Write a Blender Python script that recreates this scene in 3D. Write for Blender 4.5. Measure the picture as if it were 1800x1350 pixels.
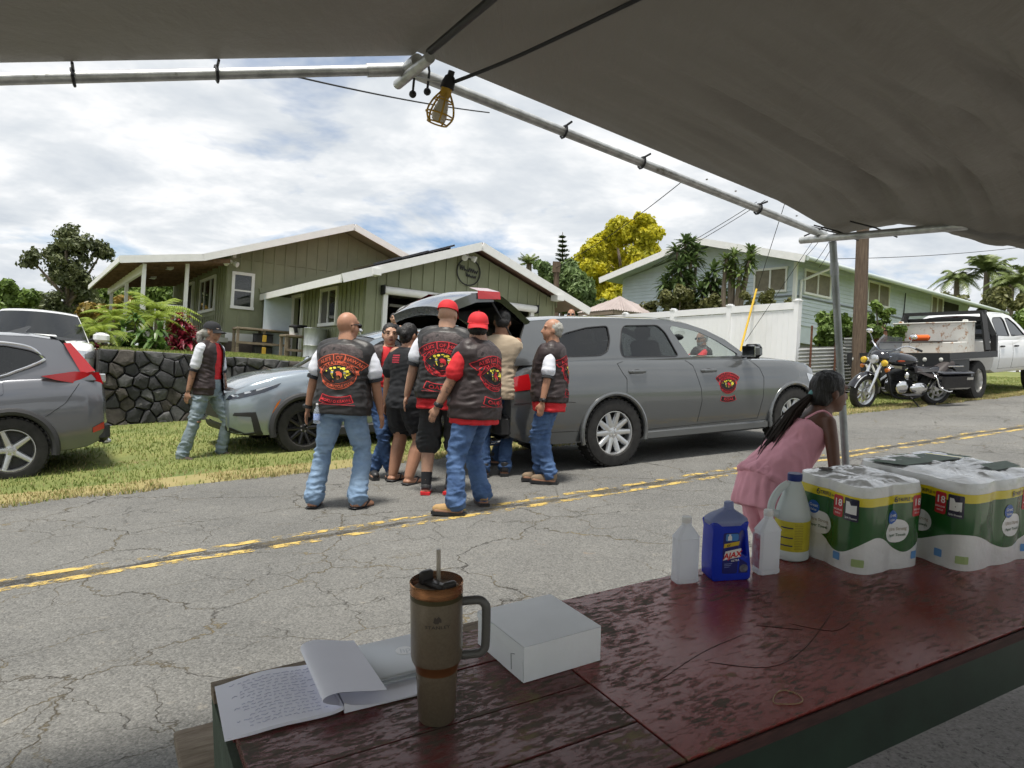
import bpy, bmesh, math, random
import numpy as np
from mathutils import Vector as V, Matrix as M, noise
from mathutils.bvhtree import BVHTree
from mathutils.geometry import tessellate_polygon
R = math.radians
random.seed(7)
for o in list(bpy.data.objects): bpy.data.objects.remove(o)
SC = bpy.context.scene
COL = SC.collection

# ---------------------------------------------------------------- camera, sky, sun, exposure
CAMZ = 1.468
ROLL = math.asin(.057)
cs, sn = math.cos(ROLL), math.sin(ROLL)
cd = bpy.data.cameras.new('camera'); cam = bpy.data.objects.new('camera', cd); COL.objects.link(cam)
cd.sensor_width = 36; cd.lens = 26.0; cd.clip_start = .02; cd.clip_end = 4000
cam.matrix_world = M(((cs, -sn, 0, 0), (0, 0, -1, 0), (sn, cs, 0, CAMZ), (0, 0, 0, 1)))
SC.camera = cam
SUN_EL, SUN_AZ = R(76), R(205)          # azimuth of the sun, clockwise from +Y
W = bpy.data.worlds.new('World'); SC.world = W; W.use_nodes = True
def build_world():
    nt = W.node_tree; N = nt.nodes; L = nt.links; N.clear()
    out = N.new('ShaderNodeOutputWorld'); bg = N.new('ShaderNodeBackground'); bg2 = N.new('ShaderNodeBackground')
    mixs = N.new('ShaderNodeMixShader')
    sky = N.new('ShaderNodeTexSky'); sky.sky_type = 'NISHITA'; sky.sun_disc = False
    sky.sun_elevation = SUN_EL; sky.sun_rotation = SUN_AZ; sky.altitude = 600; sky.ozone_density = 2.2
    bg.inputs[1].default_value = .09
    L.new(sky.outputs[0], bg.inputs[0])
    tc = N.new('ShaderNodeTexCoord'); sep = N.new('ShaderNodeSeparateXYZ'); L.new(tc.outputs['Generated'], sep.inputs[0])
    zc = N.new('ShaderNodeMath'); zc.operation = 'MAXIMUM'; zc.inputs[1].default_value = 0; L.new(sep.outputs[2], zc.inputs[0])
    za = N.new('ShaderNodeMath'); za.operation = 'ADD'; za.inputs[1].default_value = .2; L.new(zc.outputs[0], za.inputs[0])
    dv = N.new('ShaderNodeVectorMath'); dv.operation = 'DIVIDE'; L.new(tc.outputs['Generated'], dv.inputs[0])
    cb = N.new('ShaderNodeCombineXYZ')
    for i in range(2): L.new(za.outputs[0], cb.inputs[i])
    cb.inputs[2].default_value = 1
    L.new(cb.outputs[0], dv.inputs[1])
    mp = N.new('ShaderNodeMapping'); mp.inputs['Location'].default_value = (7.5, 20.35, 0); mp.inputs['Scale'].default_value = (1.0, 1.15, .6)
    mp.inputs['Rotation'].default_value = (0, 0, R(20))
    L.new(dv.outputs[0], mp.inputs[0])
    n1 = N.new('ShaderNodeTexNoise'); n1.inputs['Scale'].default_value = 1.5; n1.inputs['Detail'].default_value = 6; n1.inputs['Roughness'].default_value = .56; n1.inputs['Distortion'].default_value = .25
    n2 = N.new('ShaderNodeTexNoise'); n2.inputs['Scale'].default_value = 2.4; n2.inputs['Detail'].default_value = 5; n2.inputs['Roughness'].default_value = .6; n2.inputs['Distortion'].default_value = .15
    L.new(mp.outputs[0], n1.inputs[0]); L.new(mp.outputs[0], n2.inputs[0])
    cov = N.new('ShaderNodeValToRGB'); cov.color_ramp.elements[0].position = .30; cov.color_ramp.elements[1].position = .43
    L.new(n1.outputs['Fac'], cov.inputs[0])
    cr = N.new('ShaderNodeValToRGB'); e = cr.color_ramp.elements
    e[0].position = .30; e[0].color = (.56, .61, .67, 1); e[1].position = .66; e[1].color = (1.0, 1.0, 1.0, 1)
    x = e.new(.48); x.color = (.72, .755, .79, 1)
    L.new(n2.outputs['Fac'], cr.inputs[0])
    L.new(cr.outputs[0], bg2.inputs[0]); bg2.inputs[1].default_value = .72
    L.new(cov.outputs[0], mixs.inputs[0]); L.new(bg.outputs[0], mixs.inputs[1]); L.new(bg2.outputs[0], mixs.inputs[2])
    L.new(mixs.outputs[0], out.inputs[0])
build_world()
sd = bpy.data.lights.new('sun', 'SUN'); sun = bpy.data.objects.new('sun', sd); COL.objects.link(sun)
sd.energy = 3.6; sd.angle = R(11); sd.color = (1, .95, .87)
sun.rotation_euler = (math.pi / 2 - SUN_EL, 0, math.pi - SUN_AZ)
sun.rotation_euler = V((math.sin(SUN_AZ) * math.cos(SUN_EL), math.cos(SUN_AZ) * math.cos(SUN_EL), math.sin(SUN_EL))).to_track_quat('Z', 'Y').to_euler()
vs = SC.view_settings; vs.view_transform = 'Standard'; vs.look = 'None'; vs.exposure = 0.62; vs.gamma = 1; vs.use_curve_mapping = False
SC.cycles.max_bounces = 5; SC.cycles.transparent_max_bounces = 12; SC.cycles.use_denoising = True; SC.cycles.use_adaptive_sampling = True; SC.cycles.adaptive_threshold = .03
SC.cycles.caustics_reflective = False; SC.cycles.caustics_refractive = False; SC.cycles.sample_clamp_indirect = 6

# ---------------------------------------------------------------- layout helpers (photograph pixels 1800 x 1350 -> places)
GX, GY = .0744, .0557
def ray(x, y):
    a = (x - 900) / 1300; b = -(y - 675) / 1300
    return V((a * cs - b * sn, 1, a * sn + b * cs))
def at(x, y, d): return ray(x, y) * d + V((0, 0, CAMZ))
def G(x, y):
    s = GX * x + GY * y
    if s > 2.2: s = 2.2 + 1.2 * math.tanh((s - 2.2) / 1.2)
    if s < -1.2: s = -1.2 + .8 * math.tanh((s + 1.2) / .8)
    return s
def road(x, y):
    r = ray(x, y); t = CAMZ / (GX * r.x + GY - r.z); return at(x, y, t)
RN = V((-GX, -GY, 1)).normalized()
def road_mat(x, y, head, dz=0.0):
    h = R(head); f = V((math.cos(h), math.sin(h), 0)); f = (f - RN * f.dot(RN)).normalized()
    l = RN.cross(f)
    return M.Translation(V((x, y, G(x, y) + dz))) @ M((f, l, RN)).transposed().to_4x4()
def up_mat(p, head=0.0): return M.Translation(V(p)) @ M.Rotation(R(head), 4, 'Z')
TH = 32.2; RU = V((math.cos(R(TH)), math.sin(R(TH)), 0)); RV = V((-RU.y, RU.x, 0))
def uv2xy(u, v): return RU * u + RV * v

# ---------------------------------------------------------------- materials
MATS = {}
def _nt(name):
    m = bpy.data.materials.new(name); m.use_nodes = True
    nt = m.node_tree; b = nt.nodes['Principled BSDF']; return m, nt, b
def col4(c): return (c[0], c[1], c[2], 1)
def pm(name, col, rough=.5, metal=0, var=.0, vs=6.0, col2=None, bump=0, bs=60.0, coat=0, spec=.5, trans=0, alpha=1, sub=0, stretch=None, dirt=None, ior=1.45, sheen=0, em=None):
    """plain procedural material: colour with noise variation, optional fine relief, optional dirt with its own shape"""
    if name in MATS: return MATS[name]
    m, nt, b = _nt(name); N = nt.nodes; L = nt.links
    b.inputs['Base Color'].default_value = col4(col); b.inputs['Roughness'].default_value = rough; b.inputs['Metallic'].default_value = metal
    b.inputs['Specular IOR Level'].default_value = spec; b.inputs['Coat Weight'].default_value = coat; b.inputs['Coat Roughness'].default_value = .04
    b.inputs['Transmission Weight'].default_value = trans; b.inputs['Alpha'].default_value = alpha; b.inputs['IOR'].default_value = ior
    if sheen: b.inputs['Sheen Weight'].default_value = sheen
    if sub: b.inputs['Subsurface Weight'].default_value = sub; b.inputs['Subsurface Radius'].default_value = (.02, .01, .006)
    if em: b.inputs['Emission Color'].default_value = col4(em); b.inputs['Emission Strength'].default_value = 1
    tc = N.new('ShaderNodeTexCoord'); src = tc.outputs['Object']
    if stretch:
        mp = N.new('ShaderNodeMapping'); mp.inputs['Scale'].default_value = stretch; L.new(src, mp.inputs[0]); src = mp.outputs[0]
    if var or col2 or dirt:
        n = N.new('ShaderNodeTexNoise'); n.inputs['Scale'].default_value = vs; n.inputs['Detail'].default_value = 6; n.inputs['Roughness'].default_value = .62
        L.new(src, n.inputs[0])
        rp = N.new('ShaderNodeValToRGB'); rp.color_ramp.elements[0].position = .33; rp.color_ramp.elements[1].position = .68
        c2 = col2 if col2 else tuple(min(1, c * (1 + var)) for c in col)
        c1 = col if col2 else tuple(c * (1 - var) for c in col)
        rp.color_ramp.elements[0].color = col4(c1); rp.color_ramp.elements[1].color = col4(c2)
        L.new(n.outputs['Fac'], rp.inputs[0]); last = rp.outputs[0]
        if dirt:
            n3 = N.new('ShaderNodeTexNoise'); n3.inputs['Scale'].default_value = dirt[1]; n3.inputs['Detail'].default_value = 8; n3.inputs['Roughness'].default_value = .7
            L.new(src, n3.inputs[0])
            r3 = N.new('ShaderNodeValToRGB'); r3.color_ramp.elements[0].position = dirt[2]; r3.color_ramp.elements[1].position = dirt[2] + .08
            L.new(n3.outputs['Fac'], r3.inputs[0])
            mx = N.new('ShaderNodeMixRGB'); mx.inputs[2].default_value = col4(dirt[0]); L.new(last, mx.inputs[1]); L.new(r3.outputs[0], mx.inputs[0]); last = mx.outputs[0]
        L.new(last, b.inputs['Base Color'])
    if bump:
        n2 = N.new('ShaderNodeTexNoise'); n2.inputs['Scale'].default_value = bs; n2.inputs['Detail'].default_value = 5; L.new(src, n2.inputs[0])
        bp = N.new('ShaderNodeBump'); bp.inputs['Strength'].default_value = bump; bp.inputs['Distance'].default_value = .01
        L.new(n2.outputs['Fac'], bp.inputs['Height']); L.new(bp.outputs[0], b.inputs['Normal'])
    MATS[name] = m; return m
def leaf_mat(name, c1, c2, vs=1.2, rough=.5, tr=.25):
    if name in MATS: return MATS[name]
    m, nt, b = _nt(name); N = nt.nodes; L = nt.links
    tc = N.new('ShaderNodeTexCoord'); n = N.new('ShaderNodeTexNoise'); n.inputs['Scale'].default_value = vs; n.inputs['Detail'].default_value = 7; n.inputs['Roughness'].default_value = .75
    L.new(tc.outputs['Object'], n.inputs[0])
    rp = N.new('ShaderNodeValToRGB'); rp.color_ramp.elements[0].position = .36; rp.color_ramp.elements[1].position = .64
    rp.color_ramp.elements[0].color = col4(c1); rp.color_ramp.elements[1].color = col4(c2); L.new(n.outputs['Fac'], rp.inputs[0])
    L.new(rp.outputs[0], b.inputs['Base Color']); b.inputs['Roughness'].default_value = rough; b.inputs['Specular IOR Level'].default_value = .35
    t = N.new('ShaderNodeBsdfTranslucent'); L.new(rp.outputs[0], t.inputs[0]); mx = N.new('ShaderNodeMixShader'); mx.inputs[0].default_value = tr
    L.new(b.outputs[0], mx.inputs[1]); L.new(t.outputs[0], mx.inputs[2]); L.new(mx.outputs[0], N['Material Output'].inputs[0])
    MATS[name] = m; return m
def glass_mat(name, tint, through, rough=.02):
    """thin sheet glass: mirror-like coat over tinted see-through"""
    if name in MATS: return MATS[name]
    m, nt, b = _nt(name); N = nt.nodes; L = nt.links
    t = N.new('ShaderNodeBsdfTransparent'); t.inputs[0].default_value = col4(tint)
    g = N.new('ShaderNodeBsdfGlossy'); g.inputs['Roughness'].default_value = rough; g.inputs[0].default_value = (1, 1, 1, 1)
    d = N.new('ShaderNodeBsdfDiffuse'); d.inputs[0].default_value = (.015, .017, .018, 1)
    lw = N.new('ShaderNodeLayerWeight'); lw.inputs[0].default_value = .5
    pw = N.new('ShaderNodeMath'); pw.operation = 'POWER'; pw.inputs[1].default_value = 4; L.new(lw.outputs['Facing'], pw.inputs[0])
    fr = N.new('ShaderNodeMath'); fr.operation = 'MULTIPLY_ADD'; fr.inputs[1].default_value = .9; fr.inputs[2].default_value = .06; L.new(pw.outputs[0], fr.inputs[0])
    m1 = N.new('ShaderNodeMixShader'); m1.inputs[0].default_value = through; L.new(d.outputs[0], m1.inputs[1]); L.new(t.outputs[0], m1.inputs[2])
    m2 = N.new('ShaderNodeMixShader'); L.new(fr.outputs[0], m2.inputs[0]); L.new(m1.outputs[0], m2.inputs[1]); L.new(g.outputs[0], m2.inputs[2])
    L.new(m2.outputs[0], N['Material Output'].inputs[0]); MATS[name] = m; return m

# ---------------------------------------------------------------- mesh helpers
class MB:
    """collects shapes and links them as ONE mesh object"""
    def __init__(s, mat=None): s.v = []; s.f = []; s.mi = []; s.T = mat or M.Identity(4); s.cur = 0
    def add(s, vs, fs):
        b = len(s.v); s.v += [tuple(s.T @ V(p)) for p in vs]; s.f += [tuple(i + b for i in f) for f in fs]; s.mi += [s.cur] * len(fs); return s
    def box(s, c, d, rot=None, bev=0):
        x, y, z = d[0] / 2, d[1] / 2, d[2] / 2; c = V(c); r = rot or M.Identity(3)
        if isinstance(r, (int, float)): r = M.Rotation(r, 3, 'Z')
        if bev:
            vs = []; fs = []; e = bev
            def ring(k, zz): return [(-k[0], -k[1] + e, zz), (-k[0] + e, -k[1], zz), (k[0] - e, -k[1], zz), (k[0], -k[1] + e, zz), (k[0], k[1] - e, zz), (k[0] - e, k[1], zz), (-k[0] + e, k[1], zz), (-k[0], k[1] - e, zz)]
            rs = [ring((x - e, y - e), -z), ring((x, y), -z + e), ring((x, y), z - e), ring((x - e, y - e), z)]
            for q in rs: vs += [c + r @ V(p) for p in q]
            for k in range(3):
                for i in range(8): j = (i + 1) % 8; fs.append((k * 8 + i, k * 8 + j, k * 8 + 8 + j, k * 8 + 8 + i))
            fs.append(tuple(range(7, -1, -1))); fs.append(tuple(range(24, 32)))
            return s.add(vs, fs)
        vs = [c + r @ V(p) for p in ((-x, -y, -z), (x, -y, -z), (x, y, -z), (-x, y, -z), (-x, -y, z), (x, -y, z), (x, y, z), (-x, y, z))]
        return s.add(vs, [(3, 2, 1, 0), (4, 5, 6, 7), (0, 1, 5, 4), (1, 2, 6, 5), (2, 3, 7, 6), (3, 0, 4, 7)])
    def bar(s, p, q, w, h, up=(0, 0, 1)):
        p = V(p); q = V(q); d = q - p; x = d.normalized(); y = V(up).cross(x)
        y = y.normalized() if y.length > 1e-5 else V((1, 0, 0)); z = x.cross(y)
        return s.box((p + q) / 2, (d.length, w, h), M((x, y, z)).transposed())
    def tube(s, pts, r, n=10, cap=True, flat=1.0, up=None):
        pts = [V(p) for p in pts]; k = len(pts); rs = r if isinstance(r, (list, tuple)) else [r] * k; vs = []; fs = []
        t0 = (pts[1] - pts[0]).normalized(); a = V(up) if up else (V((0, 0, 1)) if abs(t0.z) < .9 else V((1, 0, 0)))
        a = (a - t0 * a.dot(t0)).normalized()
        for i, p in enumerate(pts):
            t = (pts[min(i + 1, k - 1)] - pts[max(i - 1, 0)])
            t = t.normalized() if t.length > 1e-9 else t0
            a = (a - t * a.dot(t)); a = a.normalized() if a.length > 1e-6 else t.orthogonal().normalized(); b = t.cross(a)
            for j in range(n):
                w = 2 * math.pi * j / n; vs.append(p + a * (math.cos(w) * rs[i] * flat) + b * (math.sin(w) * rs[i]))
        for i in range(k - 1):
            for j in range(n): m = (j + 1) % n; fs.append((i * n + j, i * n + m, i * n + n + m, i * n + n + j))
        if cap: fs.append(tuple(range(n - 1, -1, -1))); fs.append(tuple((k - 1) * n + j for j in range(n)))
        return s.add(vs, fs)
    def lathe(s, prof, n=24, c=(0, 0, 0), axis='Z', cap=True, sx=1, sy=1):
        c = V(c); vs = []; fs = []; k = len(prof)
        for r, z in prof:
            for j in range(n):
                w = 2 * math.pi * j / n; p = (r * math.cos(w) * sx, r * math.sin(w) * sy, z)
                if axis == 'Y': p = (p[0], p[2], p[1])
                if axis == 'X': p = (p[2], p[0], p[1])
                vs.append(c + V(p))
        for i in range(k - 1):
            for j in range(n):
                m = (j + 1) % n; q = (i * n + j, i * n + m, i * n + n + m, i * n + n + j); fs.append(q if axis != 'Y' else q[::-1])
        if cap:
            a = tuple(range(n - 1, -1, -1)); b = tuple((k - 1) * n + j for j in range(n))
            fs += [a, b] if axis != 'Y' else [a[::-1], b[::-1]]
        return s.add(vs, fs)
    def ball(s, c, r, n=12, m=8, rot=None):
        c = V(c); r = (r, r, r) if isinstance(r, (int, float)) else r; q = rot or M.Identity(3); vs = []; fs = []
        for i in range(m + 1):
            t = math.pi * i / m
            for j in range(n):
                w = 2 * math.pi * j / n; vs.append(c + q @ V((r[0] * math.sin(t) * math.cos(w), r[1] * math.sin(t) * math.sin(w), r[2] * math.cos(t))))
        for i in range(m):
            for j in range(n): k = (j + 1) % n; fs.append((i * n + j, i * n + n + j, i * n + n + k, i * n + k))
        return s.add(vs, fs)
    def grid(s, fn, nu, nv, closed=False):
        vs = [V(fn(i / nu, j / nv)) for i in range(nu + 1) for j in range(nv + 1)]; fs = []
        for i in range(nu):
            for j in range(nv): a = i * (nv + 1) + j; fs.append((a, a + nv + 1, a + nv + 2, a + 1))
        return s.add(vs, fs)
    def prism(s, poly, h, fn=None):
        """outline in xy, from z=0 to z=h; fn maps (x,y,z)"""
        k = len(poly); fn = fn or (lambda x, y, z: (x, y, z))
        vs = [fn(x, y, 0) for x, y in poly] + [fn(x, y, h) for x, y in poly]
        fs = [tuple(range(k - 1, -1, -1)), tuple(range(k, 2 * k))] + [(i, (i + 1) % k, k + (i + 1) % k, k + i) for i in range(k)]
        return s.add(vs, fs)
    def build(s, name, mat, parent=None, smooth=40, T=None, kind=None):
        me = bpy.data.meshes.new(name); me.from_pydata(s.v, [], s.f); me.update()
        for m in (mat if isinstance(mat, (list, tuple)) else [mat]):
            if m: me.materials.append(m)
        if isinstance(mat, (list, tuple)): me.polygons.foreach_set('material_index', s.mi)
        return link(name, me, parent, smooth, T, kind)
def link(name, me, parent=None, smooth=40, T=None, kind=None):
    if smooth is not None and len(me.polygons):
        me.polygons.foreach_set('use_smooth', [True] * len(me.polygons))
        if smooth < 180: me.set_sharp_from_angle(angle=R(smooth))
    o = bpy.data.objects.new(name, me); COL.objects.link(o)
    if parent: o.parent = parent
    if T is not None: o.matrix_local = T
    if kind: o['kind'] = kind
    return o
def struct(o, name=None): o['kind'] = 'structure'; return o
def tag(o, label, cat, group=None):
    o['label'] = label; o['category'] = cat
    if group: o['group'] = group
    return o
def thing(name, label, cat, T=None, group=None):
    o = bpy.data.objects.new(name, None); COL.objects.link(o); o.empty_display_size = .1
    if T is not None: o.matrix_world = T
    return tag(o, label, cat, group)
def sub(name, parent, T=None):
    o = bpy.data.objects.new(name, None); COL.objects.link(o); o.parent = parent
    if T is not None: o.matrix_local = T
    return o
def inst(o, T=None, parent=None):
    c = o.copy(); COL.objects.link(c)
    if parent: c.parent = parent
    if T is not None: c.matrix_local = T
    return c
def copy_tree(o, parent=None):
    c = o.copy(); COL.objects.link(c); c.parent = parent
    for ch in list(o.children): copy_tree(ch, c)
    return c
def evaluated(v, f, mods):
    """bakes modifiers on a temporary mesh and returns the new mesh"""
    me = bpy.data.meshes.new('tmp'); me.from_pydata(v, [], f); me.update()
    o = bpy.data.objects.new('tmp', me); COL.objects.link(o)
    for t, kw in mods:
        md = o.modifiers.new(t, t)
        for k, x in kw.items(): setattr(md, k, x)
    dg = bpy.context.evaluated_depsgraph_get(); r = bpy.data.meshes.new_from_object(o.evaluated_get(dg))
    bpy.data.objects.remove(o); bpy.data.meshes.remove(me); return r
def lerp(a, b, t): return a + (b - a) * t
def interp(tab, x):
    """smooth interpolation through a table of (x, y)"""
    if x <= tab[0][0]: return tab[0][1]
    for (x0, y0), (x1, y1) in zip(tab, tab[1:]):
        if x <= x1:
            t = (x - x0) / (x1 - x0); return y0 + (y1 - y0) * t
    return tab[-1][1]
def smooth_pts(pts, n=6, closed=False):
    """Catmull-Rom through points"""
    P = [V(p) for p in pts]; k = len(P); out = []
    for i in range(k if closed else k - 1):
        p0 = P[(i - 1) % k] if closed or i > 0 else P[0]; p1 = P[i]; p2 = P[(i + 1) % k]; p3 = P[(i + 2) % k] if closed or i + 2 < k else P[-1]
        for j in range(n):
            t = j / n; out.append(.5 * ((2 * p1) + (p2 - p0) * t + (2 * p0 - 5 * p1 + 4 * p2 - p3) * t * t + (3 * p1 - p0 - 3 * p2 + p3) * t ** 3))
    if not closed: out.append(P[-1])
    return out
_TX = {}
def text2d(s, size=1.0, bold=0.0):
    """letters as flat triangles, centred on x, baseline at 0"""
    if (s, bold) not in _TX:
        c = bpy.data.curves.new('tx', 'FONT'); c.body = s; c.align_x = 'CENTER'; c.resolution_u = 2; c.offset = bold
        o = bpy.data.objects.new('tx', c); COL.objects.link(o)
        me = bpy.data.meshes.new_from_object(o.evaluated_get(bpy.context.evaluated_depsgraph_get()))
        _TX[s, bold] = ([(v.co.x, v.co.y) for v in me.vertices], [tuple(p.vertices) for p in me.polygons])
        bpy.data.objects.remove(o); bpy.data.curves.remove(c); bpy.data.meshes.remove(me)
    v, f = _TX[s, bold]; return [(x * size, y * size) for x, y in v], f
for _s in ["ALII'S", 'OF', 'HAWAII', 'STATEWIDE', 'MOTORCYCLE CLUB', 'MOKU O KEAWE', 'OAHU', 'AJAX', '4X', 'STANLEY', 'hp', '6', 'TRIPLE =', '18', 'Great', 'Value', 'Ultra Strong', 'Paper Towels', 'SERGEANT', 'KOAS', 'Split Sheets', 'REGULAR', 'ROLLS', 'ULTRA']:
    text2d(_s, 1, .012)
# common materials
WHITE = pm('white_paint', (.78, .78, .77), .45, var=.05, vs=3)
BLACKP = pm('black_plastic', (.02, .02, .022), .5, bump=.1, bs=300)
RUBBER = pm('tyre_rubber', (.025, .024, .023), .85, var=.35, vs=20, bump=.2, bs=150)
CHROME = pm('chrome', (.75, .75, .76), .12, metal=1)
STEELG = pm('galvanised_pipe', (.5, .51, .5), .45, metal=.75, var=.3, vs=14, stretch=(1, 1, 1), dirt=((.2, .19, .16), 9, .62))
WOODOLD = pm('weathered_wood', (.16, .12, .085), .85, col2=(.30, .25, .19), vs=12, bump=.5, bs=40, stretch=(1, 6, 6))
# ================================================================ ground, road, verge
def asphalt():
    m, nt, b = _nt('asphalt'); N = nt.nodes; L = nt.links
    tc = N.new('ShaderNodeTexCoord'); mp = N.new('ShaderNodeMapping'); mp.vector_type = 'POINT'; mp.inputs['Rotation'].default_value = (0, 0, -R(TH)); L.new(tc.outputs['Object'], mp.inputs[0])
    P = mp.outputs[0]
    def noi(scale, det=5, rough=.6, src=P, dist=0):
        n = N.new('ShaderNodeTexNoise'); n.inputs['Scale'].default_value = scale; n.inputs['Detail'].default_value = det; n.inputs['Roughness'].default_value = rough; n.inputs['Distortion'].default_value = dist
        L.new(src, n.inputs[0]); return n.outputs['Fac'], n.outputs['Color']
    def ramp(src, a, c, ca=(0, 0, 0), cc=(1, 1, 1)):
        r = N.new('ShaderNodeValToRGB'); r.color_ramp.elements[0].position = a; r.color_ramp.elements[1].position = c
        r.color_ramp.elements[0].color = col4(ca); r.color_ramp.elements[1].color = col4(cc); L.new(src, r.inputs[0]); return r.outputs[0]
    def mix(f, a, c, mode='MIX'):
        x = N.new('ShaderNodeMixRGB'); x.blend_type = mode
        for i, q in ((0, f), (1, a), (2, c)):
            if isinstance(q, (int, float)): x.inputs[i].default_value = q
            elif isinstance(q, tuple): x.inputs[i].default_value = col4(q)
            else: L.new(q, x.inputs[i])
        return x.outputs[0]
    def math_(op, a, c):
        x = N.new('ShaderNodeMath'); x.operation = op
        for i, q in ((0, a), (1, c)):
            if isinstance(q, (int, float)): x.inputs[i].default_value = q
            else: L.new(q, x.inputs[i])
        return x.outputs[0]
    big, _ = noi(.5, 6, .65); fine, _ = noi(95, 3, .7); mid, _ = noi(9, 6, .7)
    stone = N.new('ShaderNodeTexVoronoi'); stone.inputs['Scale'].default_value = 85; L.new(P, stone.inputs[0])
    base = ramp(big, .32, .7, (.128, .128, .124), (.192, .19, .18))
    sg = N.new('ShaderNodeRGBToBW'); L.new(stone.outputs['Color'], sg.inputs[0]); stone_g = sg.outputs[0]
    base = mix(.42, base, ramp(fine, .34, .68, (.10, .10, .10), (.80, .79, .75)), 'OVERLAY')
    base = mix(.35, base, stone_g, 'SOFT_LIGHT')
    base = mix(ramp(mid, .62, .75), base, (.25, .235, .205))
    rust, _ = noi(1.7, 5, .6)
    base = mix(math_('MULTIPLY', ramp(rust, .70, .76), .55), base, (.34, .22, .12))
    # cracks
    dis = N.new('ShaderNodeVectorMath'); dis.operation = 'MULTIPLY_ADD'; _, nc = noi(1.6, 5, .6); L.new(nc, dis.inputs[0]); dis.inputs[1].default_value = (.75, .75, 0); L.new(P, dis.inputs[2])
    dis2 = N.new('ShaderNodeVectorMath'); dis2.operation = 'MULTIPLY_ADD'; _, nc2 = noi(14, 3, .6); L.new(nc2, dis2.inputs[0]); dis2.inputs[1].default_value = (.07, .07, 0); L.new(dis.outputs[0], dis2.inputs[2])
    def crack(scale, w, rnd=1):
        vo = N.new('ShaderNodeTexVoronoi'); vo.feature = 'DISTANCE_TO_EDGE'; vo.voronoi_dimensions = '2D'; vo.inputs['Scale'].default_value = scale; vo.inputs['Randomness'].default_value = rnd; L.new(dis2.outputs[0], vo.inputs[0])
        return ramp(vo.outputs['Distance'], 0, w, (1, 1, 1), (0, 0, 0))
    where, _ = noi(.55, 3, .5); c1 = math_('MULTIPLY', crack(.75, .0075), ramp(where, .30, .44)); where2, _ = noi(.9, 3, .5)
    c2 = math_('MULTIPLY', crack(2.1, .013), ramp(where2, .42, .55))
    ck = math_('MAXIMUM', c1, math_('MULTIPLY', c2, .8))
    sp = N.new('ShaderNodeSeparateXYZ'); L.new(P, sp.inputs[0])
    wob, _ = noi(1.1, 6, .65); wid, _ = noi(2.3, 5, .7)
    vv = math_('ABSOLUTE', math_('SUBTRACT', sp.outputs[1], math_('ADD', 5.44, math_('MULTIPLY', wob, .28))), 0)
    cb = ramp(math_('SUBTRACT', vv, math_('MULTIPLY', math_('SUBTRACT', wid, .36), .30)), 0, .02, (1, 1, 1), (0, 0, 0))
    speck, _ = noi(26, 5, .8)
    cb = math_('MULTIPLY', cb, ramp(speck, .38, .55))
    ck = math_('MAXIMUM', ck, math_('MULTIPLY', cb, .9))
    soil, _ = noi(3, 4, .6)
    base = mix(ck, base, ramp(soil, .42, .66, (.035, .032, .028), (.17, .135, .07)))
    L.new(base, b.inputs['Base Color']); b.inputs['Roughness'].default_value = .9; b.inputs['Specular IOR Level'].default_value = .25
    bp = N.new('ShaderNodeBump'); bp.inputs['Strength'].default_value = .8; bp.inputs['Distance'].default_value = .009
    h = math_('SUBTRACT', math_('ADD', fine, math_('MULTIPLY', stone.outputs['Distance'], -.8)), math_('MULTIPLY', ck, 1.5)); L.new(h, bp.inputs['Height']); L.new(bp.outputs[0], b.inputs['Normal'])
    return m
def paint_mat():
    m, nt, b = _nt('yellow_road_paint'); N = nt.nodes; L = nt.links
    tc = N.new('ShaderNodeTexCoord'); n = N.new('ShaderNodeTexNoise'); n.inputs['Scale'].default_value = 4.5; n.inputs['Detail'].default_value = 9; n.inputs['Roughness'].default_value = .78; L.new(tc.outputs['Object'], n.inputs[0])
    r = N.new('ShaderNodeValToRGB'); r.color_ramp.elements[0].position = .475; r.color_ramp.elements[1].position = .56; L.new(n.outputs['Fac'], r.inputs[0])
    n2 = N.new('ShaderNodeTexNoise'); n2.inputs['Scale'].default_value = 40; n2.inputs['Detail'].default_value = 4; L.new(tc.outputs['Object'], n2.inputs[0])
    r2 = N.new('ShaderNodeValToRGB'); r2.color_ramp.elements[0].color = (.36, .25, .07, 1); r2.color_ramp.elements[1].color = (.58, .42, .12, 1); L.new(n2.outputs['Fac'], r2.inputs[0])
    L.new(r2.outputs[0], b.inputs['Base Color']); b.inputs['Roughness'].default_value = .7; L.new(r.outputs[0], b.inputs['Alpha']); return m
GRASSG = pm('grass_ground', (.10, .13, .035), .95, col2=(.19, .20, .06), vs=1.3, bump=.6, bs=40, dirt=((.20, .14, .07), .9, .60))
GRASSD = pm('dry_grass_edge', (.27, .22, .10), .95, col2=(.20, .19, .07), vs=3, bump=.6, bs=40)
def uvgrid(name, us, vs, dz, mat, edge=0.0, seed=0):
    mb = MB(); nv = len(vs)
    pts = []
    for u in us:
        for j, v in enumerate(vs):
            vv = v + (edge * (noise.noise((u * 1.7, seed, 0)) + .6 * noise.noise((u * 6.1, seed, 3))) if (j == nv - 1 and edge) else 0)
            p = uv2xy(u, vv); pts.append((p.x, p.y, G(p.x, p.y) + dz))
    fs = [(i * nv + j, i * nv + nv + j, i * nv + nv + j + 1, i * nv + j + 1) for i in range(len(us) - 1) for j in range(nv - 1)]
    mb.add(pts, fs); return struct(mb.build(name, mat))
far = [-900, -400, -200, -110, -70, -50, -40, -30, -24, -18, -14, -10, -6, -3, 0, 3, 6, 9, 12, 15, 18, 22, 26, 31, 37, 45, 60, 90, 150, 260, 480, 1200]
uvgrid('ground', far, far, -.03, pm('field_grass', (.07, .10, .03), .95, col2=(.13, .15, .05), vs=.4, bump=.5, bs=20))
us = [i * .35 for i in range(-110, 230)]
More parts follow.
